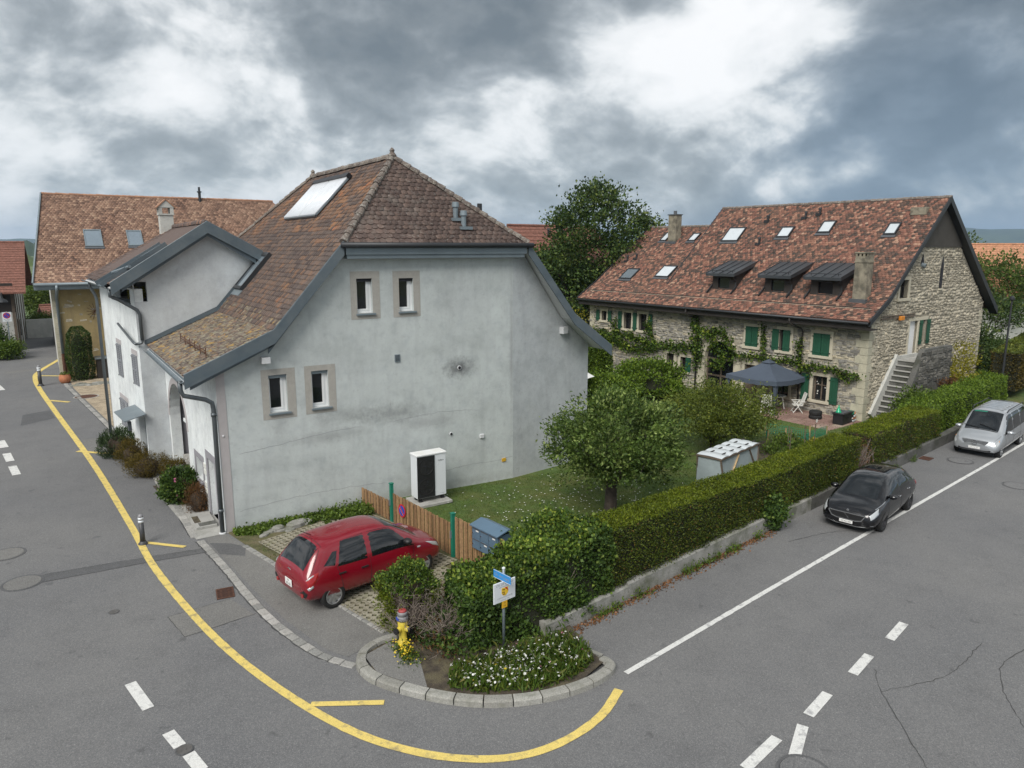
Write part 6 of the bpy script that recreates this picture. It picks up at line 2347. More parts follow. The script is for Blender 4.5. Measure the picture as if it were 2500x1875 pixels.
DS = dict(paint='car_black', rim='rim_dark', spokes=10, wheel=(.345, .22, .8), axles=(-1.35, 1.38), midf=.52,
          st=[(-2.26, .5, .85, .92, .4, .6, .55, .4, .03), (-2.2, .36, .92, 1.02, .7, .82, .76, .5, .04), (-2.05, .28, .98, 1.18, .8, .9, .83, .54, .05), (-1.7, .24, 1.0, 1.42, .82, .93, .86, .56, .06), (-1.3, .2, 1.0, 1.53, .83, .935, .87, .58, .07), (-.7, .18, .98, 1.585, .83, .935, .875, .6, .07),
              (0, .18, .96, 1.59, .83, .935, .875, .61, .07), (.4, .18, .95, 1.54, .83, .935, .875, .62, .07), (.8, .18, .94, 1.38, .83, .935, .87, .66, .07), (1.15, .18, .925, 1.16, .83, .935, .86, .7, .06), (1.36, .18, .91, 1.035, .83, .935, .85, .72, .05), (1.5, .19, .895, .985, .83, .93, .84, .7, .05), (1.85, .21, .83, .905, .81, .91, .79, .64, .05), (2.08, .22, .75, .82, .77, .86, .72, .56, .05), (2.21, .25, .66, .72, .66, .75, .62, .46, .04), (2.265, .32, .58, .63, .46, .56, .5, .34, .03)],
          patches=[('side_window', 'car_glass', [(-1.35, 3.02), (-.32, 2.96), (-.28, 4.06), (-1.0, 4.0)], .006, (1, -1), 8, 5),
                   ('side_window', 'car_glass', [(-.24, 2.96), (1.02, 2.98), (.52, 4.05), (-.2, 4.06)], .006, (1, -1), 10, 5),
                   ('quarter_window', 'car_glass', [(1.05, 3.1), (1.4, 3.12), (1.2, 3.55), (.85, 3.6)], .006, (1, -1), 4, 4),
                   ('windscreen', 'car_glass', [(.45, 4.25), (.45, 7.75), (1.36, 7.8), (1.36, 4.2)], .006, (1,), 16, 10),
                   ('roof_glass', 'car_glass', [(-1.0, 4.4), (-1.0, 7.6), (.36, 7.6), (.36, 4.4)], .005, (1,), 16, 8),
                   ('rear_window', 'car_glass', [(-1.95, 4.3), (-1.95, 7.7), (-1.35, 7.65), (-1.35, 4.35)], .006, (1,), 12, 8),
                   ('wing_chrome', 'chrome', [(.95, 3.16), (1.86, 3.22), (1.86, 3.34), (.95, 3.26)], .012, (1, -1), 14, 2),
                   ('headlamp', 'lamp_glass', [(1.7, 3.12), (2.16, 3.02), (2.19, 2.45), (1.86, 2.6)], .012, (1, -1), 8, 6),
                   ('headlamp_bar', 'chrome', [(1.78, 2.72), (2.17, 2.55), (2.18, 2.42), (1.84, 2.58)], .02, (1, -1), 6, 3),
                   ('tail_lamp', 'lamp_red', [(-2.18, 3.0), (-1.95, 3.02), (-1.95, 2.6), (-2.17, 2.5)], .012, (1, -1), 5, 5),
                   ('fog_trim', 'chrome', [(2.1, 1.72), (2.2, 1.74), (2.2, 1.66), (2.1, 1.64)], .012, (1, -1), 4, 2),
                   ('sill_chrome', 'chrome', [(-.9, 1.05), (.9, 1.05), (.9, 1.12), (-.9, 1.12)], .006, (1, -1), 8, 2)],
          seams=[((-.28, 1.1), (-.28, 3.0)), ((-1.25, 2.2), (-1.35, 3.0)), ((.98, 1.1), (1.02, 3.0)), ((1.38, 3.3), (2.2, 3.4))],
          handles=[(-.12, 2.72, 'chrome'), (-1.1, 2.75, 'chrome')], mirrors=[(.85, 3.18, 'car_black', 1.15)])
VAN = dict(paint='car_silver', rim='rim_silver', spokes=7, wheel=(.33, .21, .79), axles=(-1.5, 1.7), midf=.5,
           st=[(-2.36, .5, 1.0, 1.75, .7, .82, .8, .6, .06), (-2.33, .35, 1.02, 1.83, .8, .9, .86, .68, .07), (-2.2, .28, 1.03, 1.88, .84, .945, .9, .72, .08), (-1.2, .24, 1.02, 1.91, .85, .95, .91, .735, .08), (-.2, .22, 1.0, 1.91, .85, .95, .91, .735, .08), (.5, .22, .98, 1.89, .85, .95, .905, .73, .08), (.72, .22, .98, 1.85, .85, .95, .9, .735, .08),
               (1.0, .22, .97, 1.67, .85, .95, .9, .75, .08), (1.3, .22, .96, 1.42, .85, .95, .89, .77, .07), (1.55, .22, .95, 1.2, .85, .95, .88, .78, .06), (1.68, .23, .94, 1.115, .85, .945, .87, .76, .06), (2.0, .24, .86, .98, .84, .93, .83, .7, .06), (2.22, .25, .74, .84, .79, .88, .76, .6, .05), (2.34, .29, .62, .7, .68, .78, .64, .48, .04), (2.38, .36, .56, .62, .5, .6, .5, .36, .03)],
           patches=[('side_window', 'car_glass', [(.15, 2.98), (1.4, 2.98), (.78, 4.05), (.15, 4.06)], .006, (1, -1), 8, 5),
                    ('side_window', 'car_glass', [(-1.08, 2.98), (.1, 2.98), (.1, 4.06), (-1.08, 4.06)], .006, (1, -1), 8, 5),
                    ('side_window', 'car_glass', [(-2.2, 3.0), (-1.12, 2.98), (-1.12, 4.06), (-2.15, 4.04)], .006, (1, -1), 8, 5),
                    ('windscreen', 'car_glass', [(.76, 4.25), (.76, 7.75), (1.62, 7.8), (1.62, 4.2)], .006, (1,), 16, 10),
                    ('sun_strip', 'green_post', [(.79, 6.1), (.79, 7.6), (.87, 7.6), (.87, 6.1)], .011, (1,), 8, 2),
                    ('rear_window', 'car_glass', [(-2.352, 4.0), (-2.352, 8.0), (-2.34, 8.0), (-2.34, 4.0)], .006, (1,), 8, 3),
                    ('headlamp', 'lamp_glass', [(1.98, 3.02), (2.3, 2.85), (2.32, 2.35), (2.08, 2.45)], .012, (1, -1), 8, 6),
                    ('indicator', 'lamp_amber', [(1.98, 2.98), (2.07, 2.95), (2.1, 2.75), (2.02, 2.78)], .02, (1, -1), 3, 3),
                    ('tail_lamp', 'lamp_red', [(-2.33, 3.3), (-2.26, 3.3), (-2.26, 2.4), (-2.33, 2.4)], .01, (1, -1), 3, 6),
                    ('hood_edge', 'car_trim', [(1.63, 4.2), (1.63, 7.8), (1.68, 7.8), (1.68, 4.2)], .01, (1,), 14, 2)],
           seams=[((.12, 1.2), (.12, 3.1)), ((1.28, 1.2), (1.35, 3.05)), ((-1.08, 1.6), (-1.08, 3.1)), ((-1.0, 2.4), (.1, 2.4)), ((1.72, 3.35), (2.25, 3.45))],
           handles=[(.28, 2.6, 'car_silver'), (-.05, 2.6, 'car_silver')], mirrors=[(1.15, 3.05, 'car_silver', 1.2)])


def plate(t, M, w_, h_, lines, m_ink='black_ink'):
    o = MB(M).box(-w_ / 2, w_ / 2, -h_ / 2, h_ / 2, 0, .012).build('number_plate', 'plate_white', t, bevel=.003)
    for s_, y, sz in lines:
        text(s_, sz, M @ Matrix.Translation((0, y, .014)), m_ink, o, squeeze=.85)
    return o


def front_frame(x, z, rear=False):
    return frame((x, 0, z), (0, -1, 0) if rear else (0, 1, 0), (0, 0, 1))


def build_cars():
    red, B = make_car('red_hatchback', 'red hatchback parked nose-in on the grass pavers by the slat fence', (2.2, -5.05, .012), R(10), 1.06, RED)
    M = front_frame(-1.855, .56, True)
    plate(red, M @ Matrix.Translation((.02, 0, 0)), .3, .16, [('VD', .04, .07), ('382 620', -.035, .075)])
    p, n = B.S(-1.775, 5.2)
    mb = MB(frame((-1.812, 0, .83), (0, -1, 0), (-.25, 0, 1)))
    mb.lathe([(.075, 0), (.075, .01), (.06, .014), (.058, .006), (.01, .006)], 20, Matrix.Diagonal((1, .62, 1, 1)))
    em = mb.build('emblem', 'chrome', red)
    text('H', .09, frame((-1.824, 0, .83), (0, -1, -.0), (-.25, 0, 1)), 'chrome', em)
    text('i10', .07, frame((-1.80, -.42, .86), (-.08, -1, 0), (-.3, 0, 1)), 'chrome', red, 'badge')
    mb = MB()
    mb.tube([(-1.28, 0, 1.47), (-1.5, 0, 1.62)], [.012, .005], 6)
    mb.build('aerial', 'car_trim', red)
    for s_ in (1, -1):
        MB().lathe([(.05, -.012), (.05, .012)], 14, Matrix.Translation((-1.83, .58 * s_, .42)) @ Matrix.Rotation(R(-90), 4, 'Y')).build('rear_reflector', 'lamp_red', red)
    mb = MB()
    mb.box(-.55, .35, -.55, .55, .35, .9)
    mb.box(-1.4, -1.3, -.5, .5, .5, 1.1)
    ds, B = make_car('black_hatchback', 'glossy black hatchback with chrome wing strips parked beside the hedge wall', (17.19, -9.4, 0), R(192.6), .89, DS)
    M = front_frame(2.262, .60)
    mb = MB(M)
    mb.prism([(-.56, .06), (.56, .06), (.46, -.1), (.3, -.14), (-.3, -.14), (-.46, -.1)], -.03, .014)
    gr = mb.build('grille', 'car_trim', ds)
    mb = MB(M)
    pts = [(-.58, .07), (.58, .07), (.47, -.11), (.3, -.155), (-.3, -.155), (-.47, -.11), (-.58, .07)]
    for a, b in zip(pts[:-1], pts[1:]):
        mb.beam((a[0], a[1], .012), (b[0], b[1], .012), .03, .028, (0, 0, 1))
    mb.build('grille_chrome', 'chrome', gr)
    mb = MB(M)
    mb.beam((-.07, .05, .02), (.0, -.02, .02), .012, .014, (0, 0, 1))
    mb.beam((.0, -.03, .02), (.07, -.1, .02), .012, .014, (0, 0, 1))
    mb.build('emblem', 'chrome', gr)
    MB(front_frame(2.2, .735)).lathe([(.045, 0), (.04, .01)], 12).build('bonnet_badge', 'chrome', ds)
    plate(ds, M @ Matrix.Translation((0, -.225, .02)), .42, .1, [('VD 421 008', 0, .075)])
    mb = MB(front_frame(2.25, .3))
    pts = [(-.72, .1), (-.6, -.0), (-.35, -.045), (.35, -.045), (.6, .0), (.72, .1)]
    for a, b in zip(pts[:-1], pts[1:]):
        mb.beam((a[0], a[1], -abs(a[0]) * .12 + .03), (b[0], b[1], -abs(b[0]) * .12 + .03), .025, .022, (0, 0, 1))
    mb.build('bumper_chrome', 'chrome', ds)
    mb = MB(front_frame(2.24, .36))
    mb.box(-.62, .62, -.06, .06, -.05, .0)
    mb.build('air_intake', 'car_trim', ds)
    vn, B = make_car('silver_van', 'silver passenger van with roof ribs parked along the hedge', (28.75, -7.72, 0), R(189.6), .9, VAN)
    M = front_frame(2.365, .66)
    mb = MB(M)
    mb.prism([(-.5, .1), (.5, .1), (.38, -.1), (-.38, -.1)], -.06, .012)
    gr = mb.build('grille', 'car_trim', vn)
    for k in range(4):
        mb = MB(M)
        y = .085 - k * .052
        wv_ = .48 - k * .03
        mb.box(-wv_, wv_, y - .012, y + .012, .0, .03)
        mb.build('grille_bar', 'car_silver', gr)
    mb = MB(M)
    for k in range(24):
        a, b = 2 * math.pi * k / 24, 2 * math.pi * (k + 1) / 24
        mb.beam((.1 * math.cos(a), .1 * math.sin(a), .045), (.1 * math.cos(b), .1 * math.sin(b), .045), .016, .018, (0, 0, 1))
    for k in range(3):
        a = math.pi / 2 + 2 * math.pi * k / 3
        mb.beam((0, 0, .045), (.1 * math.cos(a), .1 * math.sin(a), .045), .014, .022, (0, 0, 1))
    mb.build('emblem', 'chrome', gr)
    plate(vn, front_frame(2.39, .44), .45, .1, [('VD 318 764', 0, .075)], 'grey_ink')
    mb = MB(front_frame(2.33, .36))
    mb.box(-.62, .62, -.05, .03, -.03, .04)
    mb.build('air_intake', 'car_trim', vn)
    for k in range(6):
        x = .45 - k * .4
        z0 = B.section(x)[-1][1]
        mb = MB()
        mb.box(x - .05, x + .05, -.5, .5, z0 - .02, z0 + .012)
        mb.build('roof_rib', 'car_silver', vn, bevel=.008)
    for s_ in (1, -1):
        mb = MB()
        mb.tube([(.6, .68 * s_, 1.84), (.4, .69 * s_, 1.93), (-1.9, .69 * s_, 1.95), (-2.1, .68 * s_, 1.85)], .022, 6)
        mb.build('roof_rail', 'car_trim', vn)
    mb = MB()
    for a, b in (((1.6, .55, 1.2), (1.45, -.1, 1.33)), ((1.62, -.1, 1.2), (1.5, -.7, 1.24))):
        mb.beam(a, b, .025, .02)
    mb.build('wiper', 'car_trim', vn)


build_cars()

# ================================================================ fence, letter boxes, heat pump
def slat_run(t, a, b, h0, h1, wid=.072, step=.098, z0=.03):
    a, b = Vector((*a, 0)), Vector((*b, 0))
    L = (b - a).length
    n_ = int(L / step)
    u = (b - a).normalized()
    for k in range(n_):
        c = a + u * (step * (k + .5))
        h_ = h0 + (h1 - h0) * (k + .5) / n_ + random.uniform(-.012, .012)
        M = frame(c, u, (0, 0, 1))
        MB(M).box(-wid / 2, wid / 2, z0, h_, -.011 + .014 * (k % 2), .011 + .014 * (k % 2)).build('slat', 'fence_wood', t)
    mb = MB()
    nrm = Vector((-u.y, u.x, 0))
    for z in (z0 + .14, min(h0, h1) - .14):
        o = nrm * -.035 if nrm.x > 0 else nrm * .035
        mb.beam(a - o * 1.2 + Vector((0, 0, z)), b - o * 1.2 + Vector((0, 0, z)), .03, .07)
    mb.build('rail', 'old_wood', t)


ft = thing('slat_fence', 'low brown slat fence between grey house wall and green gate post', 'fence')
slat_run(ft, (4.17, -.02), (4.37, -1.84), .62, .66)
gt_ = thing('slat_gate', 'wide brown slat gate hung between two green posts', 'gate')
slat_run(gt_, (4.4, -1.98), (4.73, -5.02), .95, .95)
f2 = thing('slat_fence', 'tall brown slat fence carrying the blue letter boxes', 'fence')
slat_run(f2, (4.76, -5.2), (5.02, -7.3), 1.17, 1.17)
for (x, y, lab) in ((4.385, -1.91, 'green steel gate post beside the heat pump'), (4.745, -5.11, 'green steel gate post beside the letter boxes')):
    p = thing('gate_post', lab, 'post', (x, y, 0))
    MB().box(-.05, .05, -.05, .05, 0, 1.22).build('shaft', 'green_post', p, bevel=.006)
    MB().box(-.06, .06, -.06, .06, 1.22, 1.25).build('cap', 'green_post', p)
    MB().box(-.09, -.05, -.02, .02, .55, .75).build('latch', 'zinc_light', p)
dc = thing('no_parking_sign', 'round red and blue no-parking disc fixed to slat gate', 'sign', (4.42, -2.57, .57))
Md = frame((0, 0, 0), (.11, -1, 0), (0, 0, 1))
MB(Md).lathe([(.2, 0), (.2, .012)], 32).build('rim', 'sign_red', dc)
MB(Md).lathe([(.155, .012), (.155, .016)], 32).build('field', 'sign_royal', dc)
MB(Md @ Matrix.Rotation(R(-45), 4, 'Z')).box(-.16, .16, -.026, .026, .016, .02).build('bar', 'sign_red', dc)
MB(Md @ Matrix.Rotation(R(-45), 4, 'Z')).box(-.15, .15, -.034, -.026, .016, .019).build('bar_edge', 'sign_white', dc)

lb = thing('letter_boxes', 'grey-blue bank of six metal letter boxes on the fence end', 'letter box', (4.86, -6.6, .62), R(7))
# local: front faces -x, runs along y
MB().box(-.02, .42, -.52, .52, 0, .6).build('case', 'mailbox_blue', lb, bevel=.008)
mb = MB()
mb.add([(-.07, -.56, .6), (-.07, .56, .6), (.3, .56, .7), (.3, -.56, .7), (-.07, -.56, .63), (-.07, .56, .63), (.3, .56, .73), (.3, -.56, .73), (.5, .56, .62), (.5, -.56, .62), (.5, .56, .65), (.5, -.56, .65)],
       [(0, 3, 2, 1), (4, 5, 6, 7), (0, 1, 5, 4), (3, 9, 8, 2), (7, 6, 10, 11), (8, 9, 11, 10), (1, 2, 6, 5), (0, 4, 7, 3), (2, 8, 10, 6), (3, 7, 11, 9)])
mb.build('canopy', 'mailbox_blue', lb)
for c_ in range(3):
    for r_ in range(2):
        y0 = .5 - c_ * .335 - .32
        z0 = .02 + r_ * .29
        dr = MB().box(-.036, -.02, y0, y0 + .315, z0, z0 + .275).build('box_door', 'mailbox_blue', lb, bevel=.004)
        MB().box(-.045, -.036, y0 + .02, y0 + .29, z0 + .235, z0 + .262).build('flap', 'lead', dr)
        MB().lathe([(.014, 0), (.014, .02)], 10, Matrix.Translation((-.036, y0 + .275, z0 + .12)) @ Matrix.Rotation(R(-90), 4, 'Y')).build('lock', 'chrome', dr)
        if (c_ + r_) % 2 == 1 or c_ == 2:
            MB().box(-.047, -.045, y0 + .04, y0 + .15, z0 + .19, z0 + .225).build('name_card', 'plate_white', dr)
mb = MB()
for y in (-.4, .4):
    mb.box(.1, .16, y - .03, y + .03, -.62, 0)
mb.build('leg', 'zinc_dark', lb)

hp = thing('heat_pump', 'white twin-fan heat pump on a concrete pad against the grey wall', 'heat pump', (6.19, -.82, -.012))
MB().box(-.62, .58, -.52, .52, 0, .09).build('pad', 'concrete', hp, bevel=.012)
for s_ in (-1, 1):
    for q in (-.14, .14):
        mb = MB()
        mb.box(s_ * .4 - .06, s_ * .4 + .06, q - .06, q + .06, .09, .15)
        mb.box(s_ * .4 - .04, s_ * .4 + .04, q - .04, q + .04, .15, .23)
        mb.build('foot', 'black_plastic', hp, bevel=.01)
MB().box(-.55, .5, -.24, .22, .23, 1.64).build('casing', 'sign_white', hp, bevel=.015)
MB().box(-.57, .52, -.26, .24, 1.64, 1.69).build('lid', 'white_frame', hp, bevel=.01)
for x0 in (-.5, .12):
    MB().box(x0, x0 + .34, -.2, .18, 1.69, 1.694).build('lid_label', 'plate_white', hp)
fp = MB().box(-.54, .08, -.262, -.24, .25, 1.62).build('fan_panel', 'black_plastic', hp)
for z in (.6, 1.27):
    Mf = frame((-.23, -.262, z), (1, 0, 0), (0, 0, 1))
    fo = MB(Mf).lathe([(.27, 0), (.27, .012), (.255, .012), (.25, .002), (.02, .002)], 32).build('fan_ring', 'rubber', fp)
    mb = MB(Mf)
    for k in range(5):
        a = 2 * math.pi * k / 5
        mb.prism([(.06 * math.cos(a - .3), .06 * math.sin(a - .3)), (.24 * math.cos(a - .35), .24 * math.sin(a - .35)), (.24 * math.cos(a + .35), .24 * math.sin(a + .35)), (.06 * math.cos(a + .5), .06 * math.sin(a + .5))], .003, .006)
    mb.lathe([(.07, .002), (.07, .014), (.02, .016)], 20)
    mb.build('fan', 'black_plastic', fo)
text('Vaillant', .075, frame((.31, -.243, 1.42), (1, 0, 0), (0, 0, 1)), 'black_ink', hp)
text('aroTHERM plus', .03, frame((.34, -.243, .3), (1, 0, 0), (0, 0, 1)), 'grey_ink', hp)

# ================================================================ street furniture
def bollard(x, y, k, lab):
    t = thing('bollard', lab, 'bollard', (x, y, 0), 0, 'dark bollards with white bands', k)
    MB().lathe([(.13, 0), (.13, .03), (.09, .07), (.085, .1)], 20).build('base', 'bollard_dark', t, smooth=True)
    MB().lathe([(.072, .08), (.068, .66)], 20).build('shaft', 'bollard_dark', t, smooth=True)
    for z in (.66, .75):
        MB().lathe([(.073, z), (.073, z + .075)], 20).build('band', 'sign_white', t, smooth=True)
    MB().lathe([(.074, .83), (.07, .86), (.05, .9), (.02, .915)], 20).build('cap', 'hydrant_grey', t, smooth=True)
    MB().lathe([(.07, .735), (.07, .75)], 20).build('band_gap', 'bollard_dark', t)


bollard(-2.16, .4, .97, 'dark bollard with white bands on the yellow line before the grey house')
bollard(-4.38, 30.0, 1.38, 'dark bollard with white bands where the yellow line bends at the ochre house')

hy = thing('fire_hydrant', 'yellow fire hydrant with grey and red cap beside the clipped bush', 'hydrant', (1.72, -8.5, .1))
MB().lathe([(.13, 0), (.13, .04), (.085, .08), (.08, .3), (.1, .36), (.105, .5), (.09, .53)], 20).build('barrel', 'hydrant_yellow', hy, smooth=True)
MB().lathe([(.115, .53), (.12, .56), (.115, .62), (.1, .64)], 20).build('collar', 'hydrant_grey', hy, smooth=True)
MB().lathe([(.11, .64), (.107, .7), (.1, .73)], 20).build('cap', 'hydrant_grey', hy, smooth=True)
MB().lathe([(.1, .73), (.07, .76), (.03, .77)], 20).build('cap_top', 'hydrant_red', hy, smooth=True)
for a in (200, 300):
    d_ = Vector((math.cos(R(a)), math.sin(R(a)), 0))
    MB().tube([Vector((0, 0, .36)) + d_ * .06, Vector((0, 0, .35)) + d_ * .17], [.06, .055], 12).build('outlet', 'hydrant_yellow', hy)
    MB().tube([Vector((0, 0, .35)) + d_ * .17, Vector((0, 0, .35)) + d_ * .21], .07, 12).build('outlet_cap', 'black_plastic', hy)
MB().box(-.13, -.1, -.05, .05, .55, .61).build('number_tag', 'sign_royal', hy, bevel=.01)

sp_ = thing('sign_post', 'grey sign post in the daisies with white town board and blue street plate', 'sign', (3.34, -9.85, .1))
MB().tube([(0, 0, 0), (0, 0, 1.78)], .03, 12).build('post', 'zinc_light', sp_, smooth=True)
MB().lathe([(.034, 1.78), (.034, 1.8), (.02, 1.81)], 12).build('post_cap', 'sign_white', sp_)
Mw = frame((0.0, -.035, 1.315), (1, .13, 0), (0, 0, 1))
wb_ = MB(Mw).box(-.28, .28, -.215, .215, -.02, .008).build('town_board', 'sign_white', sp_, bevel=.006)
text('CH. DE LUGNY', .068, Mw @ Matrix.Translation((0, .16, .0095)), 'grey_ink', wb_)
text('LES CHAROLLES', .04, Mw @ Matrix.Translation((0, .105, .0095)), 'grey_ink', wb_)
text('COMMUNE JUMELÉE', .044, Mw @ Matrix.Translation((0, -.125, .0095)), 'grey_ink', wb_)
text('LE 2 MAI 1992', .04, Mw @ Matrix.Translation((0, -.178, .0095)), 'grey_ink', wb_)
Mc = Mw @ Matrix.Translation((0, -.005, .009))
MB(Mc).prism([(-.085, .085), (.085, .085), (.085, -.03), (.05, -.075), (0, -.095), (-.05, -.075), (-.085, -.03)], 0, .003).build('crest', 'crest_yellow', wb_)
for q in ([(.0, .085), (.045, .085), (.085, .02), (.085, -.02), (.06, .03), (.02, .05)],):
    MB(Mc).prism(q[::-1], .003, .005).build('crest_bend', 'sign_red', wb_)
for x, y in ((-.05, .05), (-.015, .04), (-.055, -.01), (-.02, -.015), (-.045, -.05), (-.01, -.055)):
    MB(Mc).lathe([(.014, .003), (.014, .005)], 8, Matrix.Translation((x, y, 0))).build('crest_charge', 'rust', wb_)
Mb = frame((-.035, .0, 1.61), (.16, -1, 0), (0, 0, 1))
bb_ = MB(Mb).box(-.26, .26, -.085, .085, -.006, .006).build('street_plate', 'sign_blue', sp_, bevel=.004)
mb = MB(Mb)
for y in (-.08, .08):
    mb.box(-.255, .255, y - .004, y + .004, .006, .008)
mb.build('plate_border', 'sign_white', bb_)
text('Ch. de Lugny', .085, Mb @ Matrix.Translation((0, 0, .0075)), 'grey_ink', bb_)
My = frame((0.0, -.036, 1.03), (1, .13, 0), (0, 0, 1))
yb_ = MB(My).box(-.07, .07, -.08, .08, -.008, .006).build('water_plate', 'sign_yellow', sp_, bevel=.004)
text('H', .05, My @ Matrix.Translation((0, .03, .0075)), 'rust', yb_)
text('100', .04, My @ Matrix.Translation((0, -.03, .0075)), 'rust', yb_)

ls = thing('no_parking_sign', 'square white no-parking sign on a pole before the ivy by the barn', 'sign', (-6.12, 45.15, 0))
MB().tube([(0, 0, 0), (0, 0, 3.45)], .04, 8).build('post', 'zinc_light', ls)
Ml = frame((0, -.06, 3.05), (1, 0, 0), (0, 0, 1))
lw = MB(Ml).box(-.29, .29, -.36, .36, -.01, .01).build('board', 'sign_white', ls)
MB(Ml).lathe([(.23, .01), (.23, .014)], 24, Matrix.Translation((0, .1, 0))).build('rim', 'sign_red', lw)
MB(Ml).lathe([(.175, .014), (.175, .018)], 24, Matrix.Translation((0, .1, 0))).build('field', 'sign_royal', lw)
MB(Ml @ Matrix.Translation((0, .1, 0)) @ Matrix.Rotation(R(-45), 4, 'Z')).box(-.18, .18, -.03, .03, .018, .021).build('bar', 'sign_red', lw)
text('Place privée', .085, Ml @ Matrix.Translation((0, -.2, .0115)), 'black_ink', lw)
text('Visiteurs', .085, Ml @ Matrix.Translation((0, -.29, .0115)), 'black_ink', lw)

pl_ = thing('lamp_post', 'slim dark lamp post behind the far pale hedge', 'lamp post', (42.4, -2.3, 0))
MB().tube([(0, 0, 0), (0, 0, 5.2)], [.07, .045], 10).build('mast', 'zinc_dark', pl_)
MB().lathe([(.06, 5.2), (.13, 5.3), (.12, 5.42), (.03, 5.5)], 10).build('lamp_head', 'zinc_dark', pl_)

# ---- low garden wall
gw = thing('garden_wall', 'low concrete wall under the road side of the hedge', 'wall')
x = 4.35
while x < 31:
    x2 = min(31, x + random.uniform(2.6, 3.4))
    top = [.36, .45, .45][0 if x < 5 else (1 if x < 15 else 2)] + random.uniform(-.02, .02)
    mb = MB()
    nseg = 6
    pr_ = [(0, -.6), (0, top - .04), (.03, top), (.24, top), (.26, -.6)]
    vs = []
    for k in range(nseg + 1):
        xx = x + (x2 - x) * k / nseg + (.006 if k == 0 else (-.006 if k == nseg else 0))
        for o_, z in pr_:
            vs.append((xx - .14 * o_, YW(xx) + o_, z + (random.uniform(-.012, .012) if z > 0 else 0)))
    fs = [(k * 5 + i, (k + 1) * 5 + i, (k + 1) * 5 + i + 1, k * 5 + i + 1) for k in range(nseg) for i in range(4)] + [(4, 3, 2, 1, 0), tuple(nseg * 5 + i for i in range(5))]
    mb.add(vs, fs)
    mb.build('wall_section', 'concrete_old' if x < 14 else 'dark_concrete_and_shade', gw, recalc=True)
    x = x2

# ================================================================ stone house garden
pt = bpy.data.objects.new('patio', None)
COL.objects.link(pt)
pt['kind'] = 'structure'
pt.location = SH0
pt.rotation_euler = (0, 0, SHR)
sb = MB()
sb.add([(-.49, -.49, 0), (.49, -.49, 0), (.49, .49, 0), (-.49, .49, 0), (-.47, -.47, 1), (.47, -.47, 1), (.47, .47, 1), (-.47, .47, 1)], [(4, 5, 6, 7), (0, 1, 5, 4), (1, 2, 6, 5), (2, 3, 7, 6), (3, 0, 4, 7)])
sbt = Tmpl(sb, 'patio_slab', 'patio_slab')
items = []
for i in range(6):
    for k in range(14):
        items.append((sbt, Matrix.Translation((-.28 - i * .5, .2 + k * .52, -.515)) @ Matrix.Rotation(random.gauss(0, .006), 4, 'X') @ Matrix.Diagonal((.5, .52, .035 + random.random() * .006, 1))))
pieces('patio_slab', items, pt)

GP = -.478
gz = thing('gazebo', 'dark blue-grey pop-up gazebo shading the garden table', 'gazebo', (28.98, 3.6, GP), R(4))
hw, ze, za = 1.56, 1.86, 2.66
for sx in (-1, 1):
    for sy in (-1, 1):
        MB().box(sx * (hw - .06) - .025, sx * (hw - .06) + .025, sy * (hw - .06) - .025, sy * (hw - .06) + .025, 0, ze).build('leg', 'gazebo_cloth' if sx < 0 else 'white_plastic', gz)
mb = MB()
nn_ = 8
cor = [(-hw, -hw), (hw, -hw), (hw, hw), (-hw, hw)]
for q in range(4):
    a, b = cor[q], cor[(q + 1) % 4]
    vs = []
    for i in range(nn_ + 1):
        f = i / nn_
        for k in range(nn_ + 1):
            g_ = k / nn_
            x = (a[0] + (b[0] - a[0]) * g_) * (1 - f)
            y = (a[1] + (b[1] - a[1]) * g_) * (1 - f)
            sag = -.09 * math.sin(math.pi * g_) * (1 - f) - .1 * math.sin(math.pi * f)
            vs.append((x, y, ze + (za - ze) * f + sag))
    mb.add(vs, [(i * (nn_ + 1) + k, i * (nn_ + 1) + k + 1, (i + 1) * (nn_ + 1) + k + 1, (i + 1) * (nn_ + 1) + k) for i in range(nn_) for k in range(nn_)])
cn = mb.build('canopy', 'gazebo_cloth', gz, smooth=True)
mb = MB()
for q in range(4):
    a, b = cor[q], cor[(q + 1) % 4]
    vs = []
    for k in range(nn_ * 2 + 1):
        g_ = k / (nn_ * 2)
        x, y = a[0] + (b[0] - a[0]) * g_, a[1] + (b[1] - a[1]) * g_
        sag = -.09 * math.sin(math.pi * g_)
        vs += [(x, y, ze + sag), (x * 1.01, y * 1.01, ze + sag - .24 + .015 * math.sin(k * 2.3))]
    mb.add(vs, [(2 * k, 2 * k + 1, 2 * k + 3, 2 * k + 2) for k in range(nn_ * 2)])
mb.build('valance', 'gazebo_cloth', cn)
mb = MB()
for q in range(4):
    a, b = cor[q], cor[(q + 1) % 4]
    mb.poly([(a[0] * .18, a[1] * .18, za - .13), (b[0] * .18, b[1] * .18, za - .13), (0, 0, za + .05)])
mb.build('vent_cap', 'gazebo_cloth', cn)
mb = MB()
for sx, sy in ((-1, -1), (1, -1), (-1, 1)):
    p0 = Vector((sx * (hw - .06), sy * (hw - .06), 0))
    vs = [p0 + Vector((0, 0, ze)), p0 + Vector((0, 0, ze)) + Vector((-sx * .28, 0, 0)), p0 + Vector((-sx * .05, 0, .55)), p0 + Vector((-sx * .02, 0, .3))]
    mb.poly(vs)
    vs = [p0 + Vector((0, 0, ze)), p0 + Vector((0, 0, ze)) + Vector((0, -sy * .2, 0)), p0 + Vector((0, -sy * .05, .55)), p0 + Vector((0, -sy * .02, .3))]
    mb.poly(vs)
mb.build('leg_curtain', 'gazebo_cloth', cn)
mb = MB()
for q in range(4):
    a, b = cor[q], cor[(q + 1) % 4]
    mb.beam((a[0] * .93, a[1] * .93, ze - .17), (b[0] * .93, b[1] * .93, ze - .17), .02, .02)
mb.build('truss', 'white_plastic', gz)
